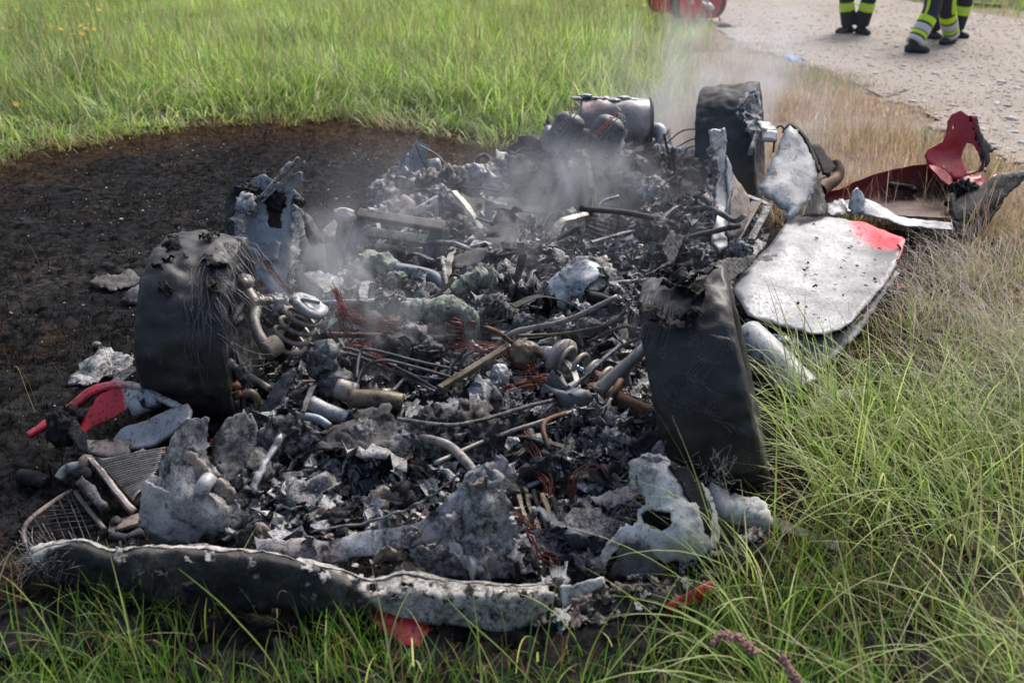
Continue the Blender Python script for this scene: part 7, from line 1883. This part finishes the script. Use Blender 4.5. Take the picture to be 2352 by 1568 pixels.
# ------------------------------------------------------------------ the torn red rear end
RQ = thing('rear_bodywork', 'torn red rear bodywork lying upside down at the far right', 'car bodywork', tuple(G(2130, 530)))
sheet('inner_shell', [[(1880, 440, 520), (1930, 432, 515), (1975, 412, 508), (2040, 392, 502), (2100, 380, 500), (2150, 378, 502), (2200, 400, 508)],
                      [(1895, 455, 518), (1940, 452, 514), (1985, 438, 508), (2045, 425, 504), (2105, 418, 502), (2155, 420, 504), (2200, 430, 508)],
                      [(1900, 465, 522), (1945, 470, 520), (1990, 468, 518), (2050, 462, 514), (2110, 462, 514), (2160, 465, 516), (2205, 468, 520)],
                      [(1905, 474, 540), (1950, 485, 546), (2000, 490, 552), (2060, 496, 558), (2115, 500, 560), (2165, 502, 560), (2210, 500, 560)]],
      M.redbrown, RQ, thick=0.006, amp=0.012, freq=3.5, seed=111, mask=lambda u, v: 0.40 + 0.5 * (v - 0.5) + 0.25 * u)
tube('charred_slot', [A(2040, 424, 508), A(2070, 428, 508), A(2095, 432, 508), A(2100, 440, 512)], 0.018, M.char, RQ, 8, 20)
sheet('silver_lip', [[(1892, 482, 545), (1935, 462, 540), (1985, 456, 545), (2030, 474, 552), (2070, 500, 562), (2120, 506, 566), (2185, 512, 566)], [(1900, 492, 552), (1940, 488, 552), (1990, 494, 560), (2035, 504, 566), (2075, 518, 572), (2120, 524, 574), (2190, 528, 574)]], M.white, RQ, thick=0.006, amp=0.006, seed=112, mask=lambda u, v: (u - 0.75) * 1.2)
plate('grey_flap', [(1958, 440, 548), (1968, 430, 546), (1985, 450, 548), (1986, 488, 558), (1955, 496, 560), (1950, 470, 556)], M.steelblue, RQ, res=6, ragged=1.2, thick=0.006, amp=0.004)
plate('crumpled_silver', [(1895, 470, 548), (1930, 455, 544), (1948, 470, 550), (1945, 495, 558), (1905, 498, 560)], M.white, RQ, res=6, ragged=2, thick=0.005, amp=0.012, freq=12)
rm_ = lambda x, y: max(0.0, (x - 2212) / 60.0) * 0.9
plate('red_upright', [(2176, 278, 500), (2186, 262, 498), (2205, 254, 496), (2222, 268, 496), (2240, 268, 496), (2252, 320, 502), (2264, 350, 508), (2272, 375, 512), (2262, 392, 514), (2236, 400, 515), (2222, 405, 516), (2206, 412, 518), (2190, 410, 518), (2172, 395, 518), (2150, 385, 516), (2130, 372, 514), (2124, 355, 512), (2132, 342, 510), (2155, 330, 508), (2168, 322, 506), (2174, 300, 502)],
      paint('red inner bracket', (0.40, 0.012, 0.028), ((0.02, 0.012, 0.012), (0.06, 0.02, 0.02)), soot=0.16, rough=0.3), RQ, holes=[[(2212, 345), (2220, 328), (2234, 330), (2246, 352), (2254, 378), (2244, 392), (2226, 396), (2214, 384), (2208, 365)], [(2187, 288), (2190, 288), (2190, 296), (2187, 296)]], inner=[(2195, 350, 500), (2165, 355, 505)], res=5, ragged=0.5, thick=0.008, amp=0.004, freq=6, seed=113, mask=rm_)
plate('upright_flange', [(2226, 268, 497), (2242, 268, 494), (2250, 300, 496), (2262, 320, 498), (2272, 335, 500), (2285, 345, 502), (2280, 352, 504), (2270, 350, 504), (2274, 372, 510), (2262, 372, 511), (2245, 325, 503)], M.char, RQ, res=5, ragged=1.5, thick=0.01, amp=0.004, seed=114)
sheet('red_foot', [[(2128, 375, 514), (2160, 385, 516), (2185, 408, 520)], [(2140, 392, 520), (2165, 405, 522), (2188, 422, 526)], [(2160, 412, 526), (2178, 425, 528), (2192, 436, 530)]], M.red, RQ, thick=0.007, amp=0.004, mask=lambda u, v: v * 0.35)
for (x, y) in ((2166, 388), (2178, 398), (2262, 394), (2246, 412)):
    tube('bolt', [A(x, y, 516), A(x + 1, y - 8, 514)], [0.010, 0.005], M.cast, RQ, 8, 4)
plate('red_scrap_panel', [(2185, 425, 528), (2215, 408, 522), (2250, 400, 520), (2262, 415, 524), (2262, 430, 530), (2240, 440, 534), (2200, 440, 534)], M.red, RQ, res=5, ragged=1.5, thick=0.006, amp=0.008, freq=14, seed=115, mask=lambda x, y: 0.25)
plate('black_shell', [(2190, 470, 548), (2215, 445, 540), (2250, 430, 534), (2280, 405, 528), (2300, 402, 526), (2352, 398, 522), (2340, 425, 530), (2310, 455, 540), (2280, 500, 552), (2255, 538, 566), (2205, 545, 570), (2180, 520, 566)], M.char, RQ, res=6, ragged=1.5, thick=0.012, amp=0.014, freq=6, seed=116, inner=[(2250, 480, 560)])
plate('black_shell_tip', [(2268, 425, 528), (2285, 402, 520), (2305, 400, 518), (2360, 392, 514), (2356, 402, 517), (2320, 420, 524), (2290, 425, 526)], M.sootmetal, RQ, res=5, ragged=1.2, thick=0.012, amp=0.008, seed=117)
plate('red_tip', [(2260, 428, 528), (2275, 405, 522), (2292, 400, 520), (2288, 410, 522), (2270, 430, 529)], M.red, RQ, res=5, ragged=0.8, thick=0.006, amp=0.003, mask=lambda x, y: 0.1)
plate('dark_rib', [(2190, 500, 560), (2215, 480, 552), (2245, 470, 548), (2258, 490, 556), (2250, 530, 568), (2215, 545, 572), (2195, 530, 568)], M.sootmetal, RQ, res=6, ragged=1.5, thick=0.01, amp=0.01, seed=118)
blob('charred_mount', A(2215, 438, 535), (0.07, 0.05, 0.06), M.char, RQ, 0.5, sub=4, seed=55)
tube('black_hook', [A(2176, 470, 548), A(2185, 450, 542), A(2190, 490, 556), A(2196, 510, 562)], 0.02, M.char, RQ, 8, 20)

# ------------------------------------------------------------------ things lying loose on the burnt ground
def loose(name, label, cat, *a, **k):
    o = plate(name, *a, **k); tag(o, label, cat); return o
loose('scorched_scrap', 'crumpled grey scrap on the black ground left of the left tyre, the larger', 'scrap', [(210, 645, 660), (240, 632, 655), (300, 622, 645), (330, 632, 655), (310, 650, 668), (262, 668, 682), (228, 662, 678)], M.cloth, None, res=6, ragged=2, thick=0.006, amp=0.02, freq=10, seed=121)
loose('scorched_sheet', 'ribbed dark sheet leaning against the foot of the left tyre', 'scrap', [(275, 695, 705), (300, 665, 690), (345, 640, 672), (350, 680, 695), (320, 700, 706)], M.sootmetal, None, res=6, ragged=1.5, thick=0.006, amp=0.01, freq=14, seed=122)
loose('ash_sheet', 'grey white ash covered sheet with folded edge left of the red wing frame', 'scrap', [(160, 880, 895), (185, 840, 868), (235, 795, 845), (270, 800, 840), (318, 825, 850), (300, 850, 870), (240, 870, 885), (200, 895, 905)], M.ash, None, res=6, ragged=2.5, thick=0.006, amp=0.02, freq=14, seed=123)
b_ = bar('wood_lath', A(255, 885, 905), A(310, 845, 880), 0.045, 0.012, M.sootmetal, None, rough=0.003); tag(b_, 'dark flat lath lying between the ash sheet and the left tyre', 'lath')
b_ = blob('white_chip', G(118, 849, 0.012), (0.05, 0.022, 0.012), M.felt, None, 0.25, sub=3, seed=9); tag(b_, 'long white flake lying alone on the black ground at the left', 'ash flake')
b_ = blob('white_chip', G(150, 650, 0.01), (0.02, 0.014, 0.008), M.ash, None, 0.25, sub=3, seed=10); tag(b_, 'small pale chip on the black ground left of the crumpled scrap', 'ash flake')
b_ = blob('tan_chip', G(222, 790, 0.012), (0.022, 0.018, 0.012), M.tan, None, 0.25, sub=3, seed=11); tag(b_, 'small tan chip on the black ground above the ash sheet', 'chip')
b_ = blob('grey_chip', G(62, 540, 0.01), (0.03, 0.014, 0.008), M.ash, None, 0.25, sub=3, seed=12); tag(b_, 'small grey flake far left on the black ground below the singed grass', 'ash flake')
b_ = tube('charred_cup', [G(48, 1095, 0.03), G(85, 1100, 0.03), G(105, 1108, 0.028)], [0.028, 0.026, 0.018], M.char, None, 14, 10, rough=0.004); tag(b_, 'charred black tube end on the ground left of the grille', 'tube')
# pale flecks strewn over the burnt ground
n = 480
xy = sample(n, -5, 2.6, 2.2, 9.0, lambda q: (zone(q)[0] < -0.15) & inview(q, 0.3), lambda q: np.clip(0.4 + 0.9 * clump(q, 1.2, 71), 0.02, 1) * np.where((q[:, 0] < 0.4) & (q[:, 1] > 3), 1, 0.4))
v, f = ico(1); f = np.array(f)
s_ = np.clip(RNG.lognormal(-5.55, 0.55, n), 0.002, 0.013)
V = (v[None] * s_[:, None, None] * np.array([1, 0.8, 0.45]) + np.concatenate([xy, (bz(xy) + 0.008)[:, None]], 1)[:, None]).reshape(-1, 3)
T = (f[None] + (np.arange(n) * len(v))[:, None, None]).reshape(-1, 3)
tag(link('pale_flecks', mesh_np('pale_flecks', V, T.ravel(), np.full(len(T), 3), False), M.felt), 'pale ash flecks strewn over the black ground', kind='stuff')

# ------------------------------------------------------------------ smoke
def smoke(label, c, size, dens, scale, seed, tilt=(0, 0, 0), col=(0.82, 0.87, 0.95), lo=0.47):
    v, f = ico(3)
    o = link('smoke', mesh_np('smoke', v, [i for t in f for i in t], [3] * len(f)), None)
    o.location = c; o.scale = size; o.rotation_euler = tilt
    m = bpy.data.materials.new('smoke'); m.use_nodes = True
    t = m.node_tree; t.nodes.remove(t.nodes['Principled BSDF'])
    vol = t.nodes.new('ShaderNodeVolumePrincipled')
    vol.inputs['Color'].default_value = (*col, 1); vol.inputs['Anisotropy'].default_value = 0.35
    tc = t.nodes.new('ShaderNodeTexCoord')
    mp = t.nodes.new('ShaderNodeMapping'); mp.inputs['Scale'].default_value = (size[0] * scale, size[1] * scale, size[2] * scale * 0.6); mp.inputs['Location'].default_value = (seed, seed * 2, 0)
    nz = t.nodes.new('ShaderNodeTexNoise'); nz.inputs['Scale'].default_value = 1.0; nz.inputs['Detail'].default_value = 5; nz.inputs['Distortion'].default_value = 1.2
    t.links.new(tc.outputs['Object'], mp.inputs[0]); t.links.new(mp.outputs[0], nz.inputs['Vector'])
    rp = t.nodes.new('ShaderNodeMapRange'); rp.inputs[1].default_value = lo; rp.inputs[2].default_value = lo + 0.28; t.links.new(nz.outputs[0], rp.inputs[0])
    ln = t.nodes.new('ShaderNodeVectorMath'); ln.operation = 'LENGTH'; t.links.new(tc.outputs['Object'], ln.inputs[0])
    fo = t.nodes.new('ShaderNodeMapRange'); fo.inputs[1].default_value = 0.1; fo.inputs[2].default_value = 0.98; fo.inputs[3].default_value = 1.0; fo.inputs[4].default_value = 0.0; fo.interpolation_type = 'SMOOTHSTEP'; t.links.new(ln.outputs['Value'], fo.inputs[0])
    ml = t.nodes.new('ShaderNodeMath'); ml.operation = 'MULTIPLY'; t.links.new(rp.outputs[0], ml.inputs[0]); t.links.new(fo.outputs[0], ml.inputs[1])
    m2 = t.nodes.new('ShaderNodeMath'); m2.operation = 'MULTIPLY'; m2.inputs[1].default_value = dens; t.links.new(ml.outputs[0], m2.inputs[0])
    t.links.new(m2.outputs[0], vol.inputs['Density']); t.links.new(vol.outputs[0], t.nodes['Material Output'].inputs['Volume'])
    o.data.materials.append(m)
    return tag(o, label, kind='stuff')
smoke('white smoke curling up from the left coil spring', A(765, 675, 810), (0.36, 0.26, 0.42), 13.0, 7.0, 3.1, lo=0.47)
smoke('thin smoke over the seats of the wreck', A(1020, 560, 700), (0.75, 0.4, 0.40), 4.0, 4.6, 7.7, lo=0.5)
smoke('grey smoke drifting before the engine', A(1330, 460, 560), (0.85, 0.32, 0.40), 6.0, 5.0, 12.3, lo=0.42)
smoke('white steam drifting behind the rear tyre into the grass', A(1660, 225, 420), (1.2, 0.9, 0.9), 2.6, 2.6, 17.9, lo=0.46)
smoke('light smoke rising beside the silencer', A(1520, 310, 480), (0.42, 0.28, 0.40), 6.5, 5.0, 21.0, lo=0.44)
smoke('blue white wisps over the middle of the front bay', A(900, 800, 920), (0.55, 0.3, 0.30), 5.0, 6.0, 33.0, lo=0.5)
smoke('thin wide haze of smoke over the cabin and engine', A(1180, 500, 640), (1.5, 0.9, 0.62), 0.5, 2.6, 41.0, lo=0.40)
smoke('faint smoke before the leaning right tyre', A(1560, 950, 1090), (0.30, 0.16, 0.35), 1.4, 4.0, 27.0)
